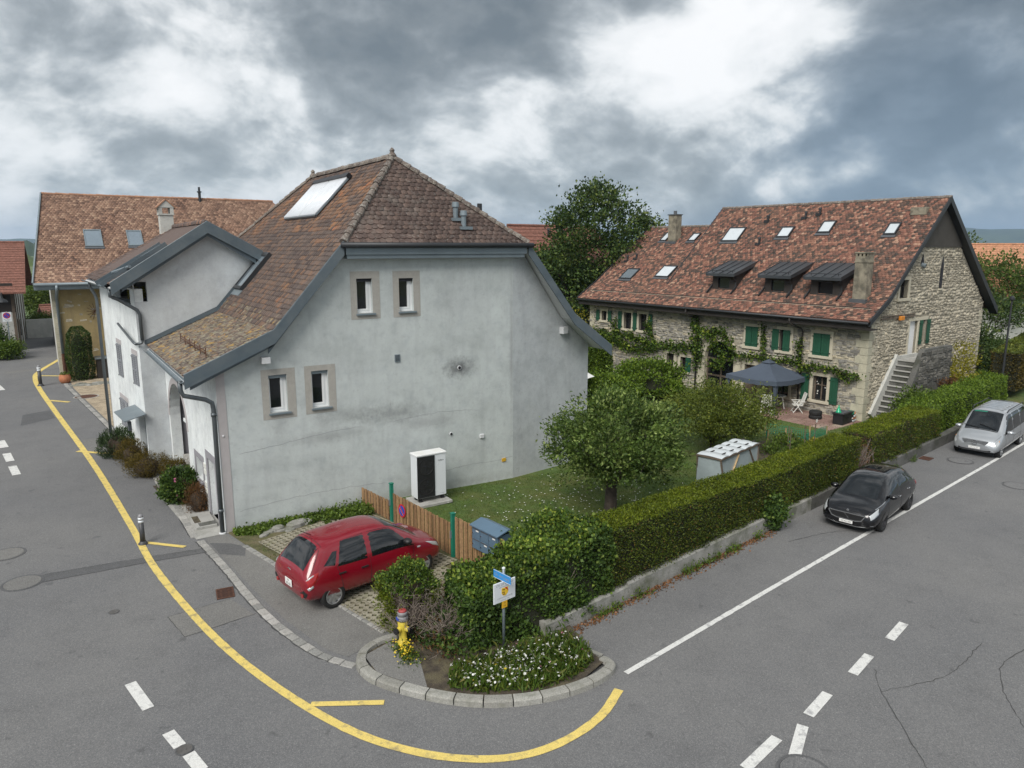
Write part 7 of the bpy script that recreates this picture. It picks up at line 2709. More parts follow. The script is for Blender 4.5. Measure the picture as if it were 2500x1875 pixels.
mb = MB()
mb.tube([(hw, -hw, ze), (hw + .2, -hw - .5, ze - .75), (hw + .35, -hw - 1.0, ze - 1.35)], .008, 5)
mb.build('guy_rope', 'white_plastic', gz)

tb = thing('garden_table', 'white plastic oval garden table under the gazebo', 'table', (29.2, 3.45, GP), R(-25))
ov = [(.8 * math.copysign(abs(math.cos(a)) ** .7, math.cos(a)), .48 * math.copysign(abs(math.sin(a)) ** .7, math.sin(a))) for a in [2 * math.pi * k / 28 for k in range(28)]]
MB().prism(ov, .66, .7).build('table_top', 'white_plastic', tb)
for sx in (-1, 1):
    for sy in (-1, 1):
        mb = MB()
        mb.beam((sx * .5, sy * .28, .66), (sx * .6, sy * .36, 0), .05, .05, (1, 0, 0))
        mb.build('leg', 'white_plastic', tb)


def chair(x, y, rz, lab):
    t = thing('garden_chair', lab, 'chair', (x, y, GP), R(rz), 'white plastic chairs under the gazebo', 1.0)
    # local: faces +x
    mb = MB()
    mb.box(-.22, .24, -.23, .23, .38, .415)
    mb.build('seat', 'white_plastic', t, bevel=.01)
    Mk = frame((-.2, 0, .4), (0, 1, 0), (-.3, 0, 1))
    bk_ = MB(Mk)
    bk_.box(-.23, .23, .64, .7, -.015, .015)
    bk_.box(-.24, -.2, 0, .64, -.015, .015)
    bk_.box(.2, .24, 0, .64, -.015, .015)
    bk_.box(-.2, .2, .02, .07, -.015, .015)
    bo = bk_.build('backrest', 'white_plastic', t)
    for k in range(6):
        yy = -.175 + k * .07
        MB(Mk).box(yy - .026, yy + .026, .07, .64, -.01, .01).build('slat', 'white_plastic', bo)
    for s_ in (-1, 1):
        mb = MB()
        mb.box(-.32, .26, s_ * .27 - .025, s_ * .27 + .025, .6, .63)
        mb.build('armrest', 'white_plastic', t, bevel=.008)
        for a, b in (((.2, s_ * .27, .6), (-.22, s_ * .27, 0)), ((-.16, s_ * .25, .6), (.26, s_ * .25, 0))):
            MB().beam(a, b, .03, .04, (0, 1, 0)).build('leg', 'white_plastic', t)
    for xx in (-.2, .24):
        MB().beam((xx, -.26, .06), (xx, .26, .06), .03, .03).build('stretcher', 'white_plastic', t)


chair(27.95, 2.75, 35, 'white slatted chair with its back to the road, at the gazebo leg')
chair(29.5, 2.0, 140, 'white slatted chair drawn out sideways nearest the stone wall window')
chair(30.25, 4.35, 215, 'white slatted chair behind the table against the stone house')
chair(27.95, 4.2, -25, 'white slatted chair half hidden by the hazel bush')

bx = thing('storage_box', 'black plastic storage box with grey lid on the patio', 'box', (29.25, -.78, GP), R(8))
MB().box(-.5, .5, -.26, .26, 0, .52).build('body', 'black_plastic', bx, bevel=.02)
MB().box(-.56, .56, -.31, .31, .52, .57).build('lid', 'black_plastic', bx, bevel=.015)
MB().box(-.42, .44, -.2, .2, .57, .58).build('lid_panel', 'lead', bx)
MB().box(-.1, .1, -.27, -.26, .3, .36).build('handle', 'rubber', bx)
bl_ = thing('garden_cloche', 'small green glass cloche on the black storage box', 'cloche', (28.98, -.72, GP + .58))
MB().lathe([(.15, 0), (.15, .02), (.1, .08), (.07, .2), (.03, .27), (.03, .32)], 14).build('bell', 'green_glass', bl_, smooth=True)
MB().lathe([(.035, .32), (.03, .36)], 10).build('knob', 'green_glass', bl_)
for q, (x, y, lab) in enumerate(((29.0, .55, 'car wheel lying flat on the patio, lower of two'), (29.0, .55, 'car wheel with grey rim lying on top of another'))):
    ty = thing('spare_wheel', lab, 'wheel', (x, y, GP + q * .21), 0, 'spare wheels on the patio')
    MB().lathe([(.19, .0), (.29, .0), (.32, .04), (.32, .16), (.29, .205), (.2, .205)], 24).build('tyre', 'rubber', ty, smooth=True)
    MB().lathe([(.2, .1), (.2, .195), (.17, .2), (.15, .17), (.02, .17)], 24).build('rim', 'rim_silver', ty)
for k in range(4):
    sk_ = thing('soil_bag', ('stack of potting soil bags, ' + ('bottom one on the slabs', 'second from the slabs', 'third from the slabs', 'green one on top')[k]), 'bag', (29.98, -.72, GP + k * .125), R(12 + 6 * k), 'bags of soil beside the storage box')
    mb = MB()
    mb.lathe([(.1, 0), (.34, .02), (.4, .06), (.34, .11), (.1, .125)], 14, Matrix.Diagonal((1, .62, 1, 1)))
    mb.build('sack', 'net_green' if k == 3 else ('white_plastic' if k % 2 else 'black_plastic'), sk_, smooth=True)
    MB().box(-.2, .2, -.26, -.2, .05, .1).build('print_band', 'terracotta' if k % 2 else 'sign_white', sk_)

# cold frame with plastic film
cf = thing('cold_frame', 'tall plastic-film cold frame with wooden battens behind the hedge', 'cold frame', (16.15, -4.68, LZ(16.15)), R(13))
Lh, Wh, Hh = 1.42, .44, 1.4
for sx in (-1, 1):
    for sy in (-1, 1):
        MB().beam((sx * (Lh - .12) - .14 * sx, sy * Wh * 1.25, 0), (sx * Lh, sy * Wh, Hh), .05, .05, (0, 1, 0)).build('post', 'old_wood', cf)
mb = MB()
for sy in (-1, 1):
    mb.add([(-Lh + .12, sy * Wh * 1.2, .02), (Lh - .12, sy * Wh * 1.2, .02), (Lh, sy * (Wh - .01), Hh), (-Lh, sy * (Wh - .01), Hh)], [(0, 1, 2, 3)])
for sx in (-1, 1):
    mb.add([(sx * (Lh - .14), -Wh * 1.2, .02), (sx * (Lh - .14), Wh * 1.2, .02), (sx * (Lh - .02), Wh - .01, Hh), (sx * (Lh - .02), -Wh + .01, Hh)], [(0, 1, 2, 3)])
mb.poly([(-Lh + .1, -Wh, Hh * .5), (-Lh + .1, -Wh * 1.3, .0), (-Lh - .75, -Wh * 1.2, -.05)])
mb.build('film', 'film', cf)
for (a, b) in (((-Lh + .1, -Wh * 1.26, .05), (-.15, -Wh * 1.02, Hh - .05)), ((Lh - .1, -Wh * 1.26, .25), (Lh - .75, -Wh * 1.02, Hh - .05))):
    MB().beam(a, b, .03, .07, (0, 1, 0)).build('batten', 'pale_wood' if a[0] < 0 else 'old_wood', cf)
mb = MB()
for sy in (-1, 1):
    mb.beam((-Lh - .03, sy * (Wh + .02), Hh + .02), (Lh + .03, sy * (Wh + .02), Hh + .02), .05, .05)
for sx in (-1, 1):
    mb.beam((sx * Lh, -Wh, Hh + .02), (sx * Lh, Wh, Hh + .02), .05, .05)
mb.build('lid_frame', 'old_wood', cf)
for k in range(5):
    x0 = -Lh + k * 2 * Lh / 5
    mb = MB()
    x1 = x0 + 2 * Lh / 5 - .02
    vs = []
    for i in range(5):
        f = i / 4
        for yy in (-Wh - .03, 0, Wh + .03):
            vs.append((x0 + (x1 - x0) * f, yy, Hh + .05 + .03 * math.sin(math.pi * f) + (.02 if yy == 0 else 0)))
    mb.add(vs, [(i * 3 + q, (i + 1) * 3 + q, (i + 1) * 3 + q + 1, i * 3 + q + 1) for i in range(4) for q in range(2)])
    lo = mb.build('lid_panel', 'film_white', cf, smooth=True)
    for yy in (-.25, .18):
        MB().box(x1 - .12, x1 + .14, yy - .02, yy + .02, Hh + .075, Hh + .1).build('clip', 'dark_wood', lo)

# vegetable plot
vb = MB()
vb.poly([(18.9, -4.6, LZ(20) + .02), (24.9, -3.7, LZ(24) + .03), (25.0, -1.0, LZ(24) + .03), (20.2, -.9, LZ(20) + .03)])
struct(vb.build('vegetable_bed', 'soil'))
stk = [(24.5, .1), (24.7, -.85), (25.05, -1.85), (26.74, -1.6), (23.2, -1.0), (22.9, -2.6)]
for k, (x, y) in enumerate(stk):
    t = thing('garden_stake', 'pale wooden stake holding the green garden net', 'stake', (x, y, -.51), 0, 'stakes of the green net')
    h_ = (.62, .42, .72, .4, .55, .6)[k]
    MB().box(-.03, .03, -.02, .02, 0, h_).build('shaft', 'pale_wood', t)
    MB().box(-.034, .034, -.024, .024, h_ - .03, h_).build('top', 'pale_wood', t)
nt_ = thing('garden_net', 'green plastic netting strung between pale wooden stakes', 'net')
for a, b, h_ in ((stk[0], stk[2], .5), (stk[2], stk[3], .42), (stk[0], stk[4], .4), (stk[5], stk[2], .4)):
    a, b = Vector((*a, -.49)), Vector((*b, -.49))
    mb = MB()
    n_ = int((b - a).length / .09)
    for k in range(n_ + 1):
        p = a.lerp(b, k / n_)
        mb.beam(p, p + Vector((0, 0, h_ * (.9 + .1 * math.sin(k * .7)))), .012, .012, (0, 1, 0))
    for k in range(6):
        z = Vector((0, 0, h_ * k / 5.5))
        mb.beam(a + z, b + z, .012, .012)
    o = mb.build('net_panel', 'net_green', nt_)
    o['kind'] = 'stuff'
for k, (x, y) in enumerate(((21.3, -3.5), (21.9, -3.0), (22.6, -3.3), (23.4, -3.2))):
    t = thing('bean_pole', 'thin brown plant pole standing in the vegetable bed', 'pole', (x, y, -.45), 0, 'plant poles in the vegetable bed')
    MB().tube([(0, 0, 0), (random.uniform(-.05, .05), 0, 1.15 + .2 * random.random())], .018, 6).build('cane', 'old_wood', t)
    MB().tube([(-.02, 0, .8), (.02, .03, .82)], .022, 6).build('tie', 'net_green', t)
pw_ = thing('pinwheel', 'small white garden pinwheel on a stick by the patio', 'pinwheel', (26.4, -1.25, -.5))
MB().tube([(0, 0, 0), (0, 0, .62)], .01, 6).build('stick', 'old_wood', pw_)
mb = MB(frame((0, -.02, .62), (1, 0, 0), (0, 0, 1)))
for k in range(6):
    a = 2 * math.pi * k / 6
    mb.prism([(0, 0), (.1 * math.cos(a), .1 * math.sin(a)), (.08 * math.cos(a + .6), .08 * math.sin(a + .6))], 0, .006)
mb.build('vane', 'plate_white', pw_)
um = thing('parasol', 'white parasol edge showing past the grey house corner', 'parasol', (18.9, 8.5, -.37))
MB().lathe([(1.5, 1.95), (.8, 2.25), (.05, 2.5)], 8).build('canopy', 'plate_white', um)
MB().tube([(0, 0, 0), (0, 0, 2.5)], .03, 8).build('pole', 'old_wood', um)

po = thing('flower_pot', 'terracotta pot at the corner of the ochre house', 'pot', (-3.1, 30.3, 0), 0, None, .8)
MB().lathe([(.24, 0), (.36, .12), (.42, .35), (.38, .55), (.34, .6), (.36, .66)], 18).build('pot', 'terracotta', po, smooth=True)
P, Nn = clumps((0, 0, .75), (.3, .3, .12), 14, 20, .05)
leaves('plant', P, Nn, .08, 'leaf_weed', po)
wbx = thing('bin_shelter', 'dark wooden bin shelter with metal lid against ochre wall', 'bin shelter', (-.75, 31.2, 0))
MB().box(-.55, .75, -.3, .6, 0, 1.25).build('body', 'dark_wood', wbx)
MB().box(-.62, .82, -.4, .7, 1.25, 1.33).build('lid', 'zinc_light', wbx)
# flat stones along the forecourt edge and by the house wall
for k in range(16):
    x, y = -2.6 + k * .17 + random.uniform(-.05, .05), 28.9 + .25 * math.sin(k) + random.uniform(-.3, .3)
    mb = MB()
    mb.lathe([(.5, 0), (.46, .6), (.3, 1)], 7, Matrix.Translation((x, y, .01)) @ Matrix.Rotation(random.random() * 3, 4, 'Z') @ Matrix.Diagonal((random.uniform(.5, .9), random.uniform(.3, .5), .07, 1)))
    o = mb.build('flat_stone', 'concrete_old')
    tag(o, 'flat grey slab lying loose along the forecourt edge', 'stone', 'flat slabs at the forecourt edge')
for k, (x, y, a, sx, sy, sz) in enumerate(((1.05, -.62, .2, .5, .35, .06), (1.35, -.7, -.3, .45, .3, .06), (1.3, -.66, .1, .4, .3, .13), (1.85, -.62, .4, .75, .4, .15), (2.15, -.55, .1, .5, .34, .1), (1.6, -.85, .9, .4, .28, .05), (.85, -.85, .5, .35, .2, .05))):
    mb = MB()
    mb.lathe([(.5, 0), (.48, .7), (.36, 1)], 8, Matrix.Translation((x, y, .008)) @ Matrix.Rotation(a, 4, 'Z') @ Matrix.Diagonal((sx, sy, sz, 1)))
    o = mb.build('rockery_stone', 'concrete_old')
    tag(o, ('flat pale slab leaning on another by the wall corner', 'thin slab under a thicker one near the corner', 'thick stone on top of two slabs', 'largest rounded stone in the weeds under the wall', 'stone half hidden by weeds past the largest one', 'thin slab lying on the paver edge', 'small outlying slab by the paver corner')[k], 'stone', 'loose slabs under the gable wall')
# porch details
mb = MB()
for k in range(13):
    f = k / 12
    a = Vector((-1.25 + .12 * f, 5.75 - 1.5 * f, .016))
    mb.beam(a, a + Vector((.62, -.5, 0)), .025, .02)
struct(mb.build('porch_groove', 'soil'), 'stuff')
for (x, y) in ((-.33, .75), (-.5, 1.35)):
    pass
st_ = thing('porch_step', 'two concrete steps with a dark foot grate before the violet door', 'steps', (-.42, 1.15, 0))
MB().box(-.3, .28, -.55, .75, .0, .1).build('step', 'concrete', st_, bevel=.01)
MB().box(-.2, .28, -.5, -.2, .1, .104).build('foot_grate', 'dark_concrete_and_shade', st_)
MB().box(-.28, -.1, -.15, .45, .1, .104).build('soil_slot', 'soil', st_)

# ================================================================ hedges, trees, plants
def tz(P):
    return np.asarray(P)


def hedge(name, label, path, width, z0, z1, side_m, top_m, dens=900, size=.055, lump=.06, sc=2.2, core='hedge_core', aspect=.5, group=None, topd=1.0, frill=0.0):
    """path: road-side foot line; the hedge grows to its left"""
    t = thing(name, label, 'hedge', (0, 0, 0), 0, group)
    z1s = z1 if hasattr(z1, '__len__') else [z1] * len(path)
    Pf, Nf, Pt, Nt = [], [], [], []
    cm = MB()
    for i in range(len(path) - 1):
        a, b = np.array(path[i], float), np.array(path[i + 1], float)
        d_ = (b - a) / np.linalg.norm(b - a)
        nrm = np.array((-d_[1], d_[0]))
        a2, b2 = a + nrm * width, b + nrm * width
        ha, hb = z1s[i], z1s[i + 1]
        q = lambda p, z: (p[0], p[1], z)
        p_, n_ = surf_pts([(q(a, z0), q(b, z0), q(b, hb), q(a, ha)), (q(b2, z0), q(a2, z0), q(a2, ha), q(b2, hb))], dens)
        Pf.append(p_)
        Nf.append(n_)
        ends = []
        if i == 0:
            ends.append((q(a2, z0), q(a, z0), q(a, ha), q(a2, ha)))
        if i == len(path) - 2:
            ends.append((q(b, z0), q(b2, z0), q(b2, hb), q(b, hb)))
        if ends:
            p_, n_ = surf_pts(ends, dens)
            Pf.append(p_)
            Nf.append(n_)
        p_, n_ = surf_pts([(q(a, ha), q(b, hb), q(b2, hb), q(a2, ha))], dens * 1.25 * topd)
        Pt.append(p_)
        Nt.append(n_)
        k = .1
        ai, bi, a2i, b2i = a + nrm * k, b + nrm * k, a2 - nrm * k, b2 - nrm * k
        if i == 0:
            ai, a2i = ai + d_ * k, a2i + d_ * k
        if i == len(path) - 2:
            bi, b2i = bi - d_ * k, b2i - d_ * k
        cm.add([q(ai, z0 - .05), q(bi, z0 - .05), q(b2i, z0 - .05), q(a2i, z0 - .05), q(ai, ha - k), q(bi, hb - k), q(b2i, hb - k), q(a2i, ha - k)], [(0, 1, 5, 4), (1, 2, 6, 5), (2, 3, 7, 6), (3, 0, 4, 7), (4, 5, 6, 7)])
    cm.build('branches', core, t)
    Pf, Nf, Pt, Nt = map(np.concatenate, (Pf, Nf, Pt, Nt))
    Pf = Pf + Nf * (wob(Pf, lump, sc) + rng.normal(-.02, .035, (len(Pf), 1)))
    Pt = Pt + Nt * (wob(Pt, lump, sc) + rng.normal(-.01, .03 + frill, (len(Pt), 1)))
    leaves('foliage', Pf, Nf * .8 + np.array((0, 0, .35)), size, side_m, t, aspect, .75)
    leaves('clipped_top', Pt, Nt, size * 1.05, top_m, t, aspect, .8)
    return t


L = lambda x, o=.06: (x, YW(x) + o)
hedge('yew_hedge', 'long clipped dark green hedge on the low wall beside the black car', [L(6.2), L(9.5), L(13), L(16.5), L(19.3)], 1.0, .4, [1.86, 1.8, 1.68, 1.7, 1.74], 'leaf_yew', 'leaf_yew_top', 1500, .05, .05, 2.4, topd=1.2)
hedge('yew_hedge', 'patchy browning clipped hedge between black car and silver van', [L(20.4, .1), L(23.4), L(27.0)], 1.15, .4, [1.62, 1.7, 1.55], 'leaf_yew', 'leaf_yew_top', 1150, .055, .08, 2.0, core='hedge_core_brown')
hedge('pale_hedge', 'bright green loose hedge behind the silver van', [(27.4, -6.0), (30.5, -5.2), (35, -4.6), (40, -3.6)], 1.4, .0, [1.2, 1.3, 1.35, 1.3], 'leaf_laurel', 'leaf_laurel', 560, .085, .14, 1.6, frill=.05)
hedge('far_hedge', 'olive clipped hedge along the far end of the road', [(43, -2.9), (50, -1.4), (60, .8)], 1.5, 0, [2.2, 2.5, 2.6], 'leaf_brownish', 'leaf_hazel', 260, .11, .12, 1.2)
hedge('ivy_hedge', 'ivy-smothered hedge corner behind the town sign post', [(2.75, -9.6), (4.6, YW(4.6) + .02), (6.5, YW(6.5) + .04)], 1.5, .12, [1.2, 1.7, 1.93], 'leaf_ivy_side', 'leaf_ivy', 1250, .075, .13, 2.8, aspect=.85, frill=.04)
t = thing('ivy_mound', 'rounded light green ivy mound beside the letter boxes', 'shrub', (5.9, -7.85, 0))
P, Nn = clumps((0, 0, 1.0), (.75, .75, .95), 90, 42, .1, .85)
P = P[P[:, 2] > .02]
leaves('foliage', P, np.tile((0, 0, .6), (len(P), 1)) + P * .5, .075, 'leaf_ivy', t, .85)
MB().lathe([(.45, 0), (.52, .6), (.45, 1.2), (.2, 1.55)], 12).build('branches', 'hedge_core', t)
t = thing('dead_hedge_patch', 'brown leafless twig patch at the break between the two clipped hedges', 'branches', (19.9, YW(19.9) + .5, .4))
for k in range(150):
    a = Vector((random.uniform(-.55, .55), random.uniform(-.45, .4), random.uniform(0, .5)))
    b = a + Vector((random.uniform(-.25, .25), random.uniform(-.25, .1), random.uniform(.2, .75)))
    MB().tube([a, (a + b) / 2 + Vector((random.uniform(-.05, .05), 0, 0)), b], [.012, .009, .005], 4).build('twig', 'twig_grey', t)
P, Nn = clumps((0, 0, .55), (.5, .45, .6), 60, 24, .1)
P = P[P[:, 2] > 0]
leaves('foliage', P, P, .06, 'leaf_dead', t, .3)
# dead patch in the ivy
t = thing('dead_branches', 'bare brown tangle of twigs in a gap of the ivy hedge', 'branches', (5.0, -9.45, .5))
for k in range(70):
    a = Vector((random.uniform(-.35, .35), random.uniform(-.25, .2), random.uniform(0, .6)))
    b = a + Vector((random.uniform(-.2, .2), random.uniform(-.2, .02), random.uniform(.1, .5)))
    MB().tube([a, (a + b) / 2 + Vector((random.uniform(-.05, .05), 0, 0)), b], [.008, .006, .003], 4).build('twig', 'twig_grey', t)

# half-dead conifer by the hydrant
t = thing('clipped_conifer', 'half-dead clipped conifer bush beside the red car', 'bush', (2.15, -7.85, .0))
P, Nn = clumps((0, 0, .72), (.6, .66, .82), 320, 44, .05, .93)
ok = (P[:, 2] > .02)
P, Nn = P[ok], Nn[ok]
gone = (P[:, 0] + P[:, 1] * 1.6 < -.38) & (P[:, 2] < 1.05) & (rng.random(len(P)) < .86) & (P[:, 0] > -.42)
topm = P[:, 2] > 1.08
leaves('foliage', P[~gone & ~topm], Nn[~gone & ~topm], .055, 'leaf_yew_top', t, .4)
leaves('leafy_top', P[topm], Nn[topm], .06, 'leaf_ivy', t, .7)
MB().lathe([(.3, 0), (.38, .5), (.32, .95), (.1, 1.2)], 10, Matrix.Translation((.1, .1, 0))).build('branches', 'hedge_core_brown', t)


def twigs(name, label, loc, n_, h_, sp, m='twig_grey', rad=.009):
    t = thing(name, label, 'shrub', loc)
    mbs = [MB() for _ in range(24)]
    for k in range(n_):
        mb = mbs[k % 24]
        a = Vector((random.uniform(-.12, .12), random.uniform(-.12, .12), 0))
        dirn = Vector((random.gauss(0, sp), random.gauss(0, sp), 1)).normalized()
        ln = h_ * random.uniform(.55, 1.05)
        pts = [a]
        for q in range(4):
            dirn = (dirn + Vector((random.gauss(0, .25), random.gauss(0, .25), random.gauss(0, .1)))).normalized()
            pts.append(pts[-1] + dirn * ln / 4)
        mb.tube(pts, [rad, rad * .8, rad * .6, rad * .45, rad * .3], 4)
        for q in range(1, 5):
            for _ in range(2):
                d2 = (dirn + Vector((random.gauss(0, .8), random.gauss(0, .8), random.gauss(0, .5)))).normalized()
                mb.tube([pts[q], pts[q] + d2 * ln * random.uniform(.1, .25)], [rad * .5, rad * .25], 4)
    for mb in mbs:
        mb.build('branch', m, t)
    return t


twigs('dead_shrub', 'bare grey dead shrub standing behind the hydrant', (1.92, -8.3, .1), 110, 1.05, .42, rad=.011)
twigs('dead_shrub', 'pale bare twiggy shrub leaning against the ivy hedge', (2.5, -8.85, .1), 120, .85, .6, rad=.011)
twigs('dead_shrub', 'small reddish bare shrub between conifer and slat fence', (3.4, -7.6, .02), 40, .62, .5, 'leaf_dead')
# ivy and low green around the hydrant
t = thing('ground_ivy', 'dark ivy creeping round the hydrant and below the dead shrubs', 'plant', (0, 0, 0))
P, Nn = surf_pts([((1.75, -8.3, .15), (2.2, -9.6, .15), (3.4, -9.9, .2), (3.0, -8.6, .6))], 900)
P[:, 2] += np.abs(rng.normal(0, .16, len(P)))
leaves('foliage', P, Nn, .075, 'leaf_ivy_side', t, .85)
P2, N2 = surf_pts([((1.75, -8.5, .12), (2.0, -9.6, .12), (2.4, -9.9, .12), (2.3, -8.7, .4))], 500)
P2[:, 2] += np.abs(rng.normal(0, .2, len(P2)))
leaves('brown_stems', P2, N2, .09, 'leaf_rust', t, .2)

# flower bed
bed = [(1.75, -10.4), (2.3, -10.95), (3.2, -11.4), (3.9, -11.45), (4.6, -11.2), (4.7, -10.6), (4.6, -10.1), (3.6, -10.05), (2.7, -9.95), (2.1, -9.9)]
Q = []
while len(Q) < 5200:
    p = (random.uniform(1.8, 4.8), random.uniform(-11.5, -9.7))
    if inside(p, bed):
        Q.append((*p, .11 + abs(random.gauss(0, .13))))
Q = np.array(Q)
fb = leaves('flower_bed', Q, np.tile((0, 0, 1.0), (len(Q), 1)), .16, 'leaf_grass', None, .2, .6)
fb['kind'] = 'stuff'
dz_ = MB()
for k in range(9):
    a = 2 * math.pi * k / 9
    dz_.add([(0, 0, 0), (.032 * math.cos(a - .26), .032 * math.sin(a - .26), .006), (.036 * math.cos(a), .036 * math.sin(a), .007), (.032 * math.cos(a + .26), .032 * math.sin(a + .26), .006)], [(0, 1, 2, 3)])
tpw = Tmpl(dz_, 'daisy', 'flower_white')
tpp = Tmpl(dz_, 'daisy', 'flower_pink')
tpy = Tmpl(dz_, 'daisy', 'flower_yellow')
items = []
cl = [(random.uniform(2.0, 4.6), random.uniform(-11.3, -9.9)) for _ in range(60)]
while len(items) < 460:
    c_ = random.choice(cl)
    p = (c_[0] + random.gauss(0, .22), c_[1] + random.gauss(0, .2))
    if inside(p, bed):
        r_ = random.random()
        M = Matrix.Translation((*p, .26 + random.gauss(0, .05))) @ Matrix.Rotation(random.gauss(0, .35) - .0, 4, 'X') @ Matrix.Rotation(random.gauss(0, .35), 4, 'Y') @ Matrix.Scale(random.uniform(.5, .85), 4)
        items.append((tpw if r_ < .94 else (tpp if r_ < .97 else tpy), M))
pieces('daisy', items, None, None, 0, 'daisy_flowers')
items = []
for k in range(130):
    M = Matrix.Translation((1.55 + random.gauss(0, .1), -8.95 + random.gauss(0, .2), .13 + abs(random.gauss(0, .09)))) @ Matrix.Rotation(random.gauss(0, .5), 4, 'X') @ Matrix.Scale(random.uniform(.35, .6), 4)
    items.append((tpy, M))
pieces('daisy', items, None, None, 0, 'yellow_flowers')
P = np.stack([rng.normal(1.58, .1, 500), rng.normal(-8.95, .2, 500), .1 + np.abs(rng.normal(0, .07, 500))], 1)
o = leaves('ground_cover', P, np.tile((0, 0, 1.), (500, 1)), .07, 'leaf_weed', None, .4)
o['kind'] = 'stuff'
# leaf litter and weeds along the road side of the wall
P = []
for k in range(1500):
    x = random.uniform(4.9, 13.5)
    P.append((x, YW(x) - abs(random.gauss(0, .13)) - .01, .012 + random.random() * .02))
P = np.array(P)
o = leaves('leaf_litter', P, np.tile((0, .3, .1), (len(P), 1)), .06, 'leaf_dead', None, .6, 1.2)
o['kind'] = 'stuff'
P = []
for x0 in (6.1, 6.5, 7.4, 9.2, 9.6, 10.1, 10.6, 11.2, 11.5, 12.6, 19.9, 21.5, 22.3, 24.0):
    for k in range(70):
        x = x0 + random.gauss(0, .15)
        P.append((x, YW(x) - .05 - abs(random.gauss(0, .07)), .02 + abs(random.gauss(0, .1))))
P = np.array(P)
o = leaves('weeds', P, np.tile((0, -.3, 1.), (len(P), 1)), .1, 'leaf_weed', None, .3)
o['kind'] = 'stuff'
t = thing('broadleaf_shrub', 'dark broad-leaved shrub spilling over the wall before the black car', 'shrub', (13.55, YW(13.55) - .02, 0))
P, Nn = clumps((0, 0, .55), (.45, .22, .5), 45, 26, .09)
P = P[P[:, 2] > .02]
leaves('foliage', P, P * .6 + np.array((0, -.6, .2)), .1, 'leaf_ivy_side', t, .8)
MB().tube([(0, .1, 0), (.05, .1, .8)], .02, 5).build('stem', 'bark', t)

# weeds along the gable foot
P = []
for k in range(4200):
    x = random.uniform(.15, 4.2)
    dep = .35 + .35 * math.sin(x * 2.1) ** 2 + (.5 if x > 2.6 else 0)
    y = -.05 - random.random() * dep
    P.append((x, y, .015 + abs(random.gauss(0, .06 + .05 * (x > 2.7)))))
P = np.array(P)
o = leaves('weeds', P, np.tile((0, -.2, .9), (len(P), 1)), .095, 'leaf_weed', None, .6)
o['kind'] = 'stuff'
P = []
for k in range(3000):
    x, y = random.uniform(.5, 4.9), random.uniform(-7.9, -.6)
    P.append((x, y, .012 + random.random() * .012))
P = np.array([p for p in P if inside(p[:2], [(.3, -1.2), (.8, -3.5), (1.4, -6.1), (1.75, -7.7), (4.9, -7.4), (4.8, -5.8), (4.3, -1.2)])])
o = leaves('pad_grass', P, np.tile((0, 0, .6), (len(P), 1)), .06, 'leaf_grass', None, .3)
o['kind'] = 'stuff'

# ---- lawn grass
def lawn_pts(n_, x0, x1, y1, off=.01):
    X = rng.uniform(x0, x1, n_)
    Yb = -9.74 + (X - 5.45) * .1444 + .9
    Y = Yb + rng.random(n_) * (y1 - Yb)
    Z = -.012 - .488 * np.clip((X - 6) / 18, 0, 1)
    return np.stack([X, Y, Z + off], 1)


P = lawn_pts(60000, 4.95, 17, -.05)
ok = ~((P[:, 0] > 5.5) & (P[:, 0] < 6.85) & (P[:, 1] > -1.4))
P = P[ok]
o = leaves('grass', P, np.tile((0, 0, 1.), (len(P), 1)), .06, 'leaf_grass', None, .16, .5)
o['kind'] = 'stuff'
P = lawn_pts(30000, 14, 30, 8)
o = leaves('grass', P, np.tile((0, 0, 1.), (len(P), 1)), .09, 'leaf_grass', None, .18, .5)
o['kind'] = 'stuff'
items = []
for k in range(420):
    x, y = random.gauss(10.2, 2.2), random.gauss(-4.0, 1.7)
    if 6.2 < x < 15 and YW(x) + 1.2 < y < -.3:
        items.append((tpw, Matrix.Translation((x, y, LZ(x) + .05)) @ Matrix.Scale(.65, 4)))
pieces('daisy', items, None, None, 0, 'lawn_daisies')

# ---- trees
def grow(mb, p, d_, ln, r_, depth, tips, spread=.6, up=.15):
    pts, rad = [p], [r_]
    q = p.copy()
    dd = d_.copy()
    for i in range(3):
        dd = (dd + Vector((random.gauss(0, .14), random.gauss(0, .14), random.gauss(.02, .1)))).normalized()
        q = q + dd * ln / 3
        pts.append(q.copy())
        rad.append(r_ * (1 - .14 * (i + 1)))
    mb.tube(pts, rad, 7 if r_ > .05 else 5)
    if depth == 0:
        tips.append(q)
        return
    for k in range(random.choice((2, 3, 3))):
        nd_ = (dd + Vector((random.gauss(0, spread), random.gauss(0, spread), random.gauss(up, spread * .6)))).normalized()
        grow(mb, q, nd_, ln * random.uniform(.62, .85), rad[-1] * .68, depth - 1, tips, spread, up)
        if random.random() < .3:
            tips.append(q)


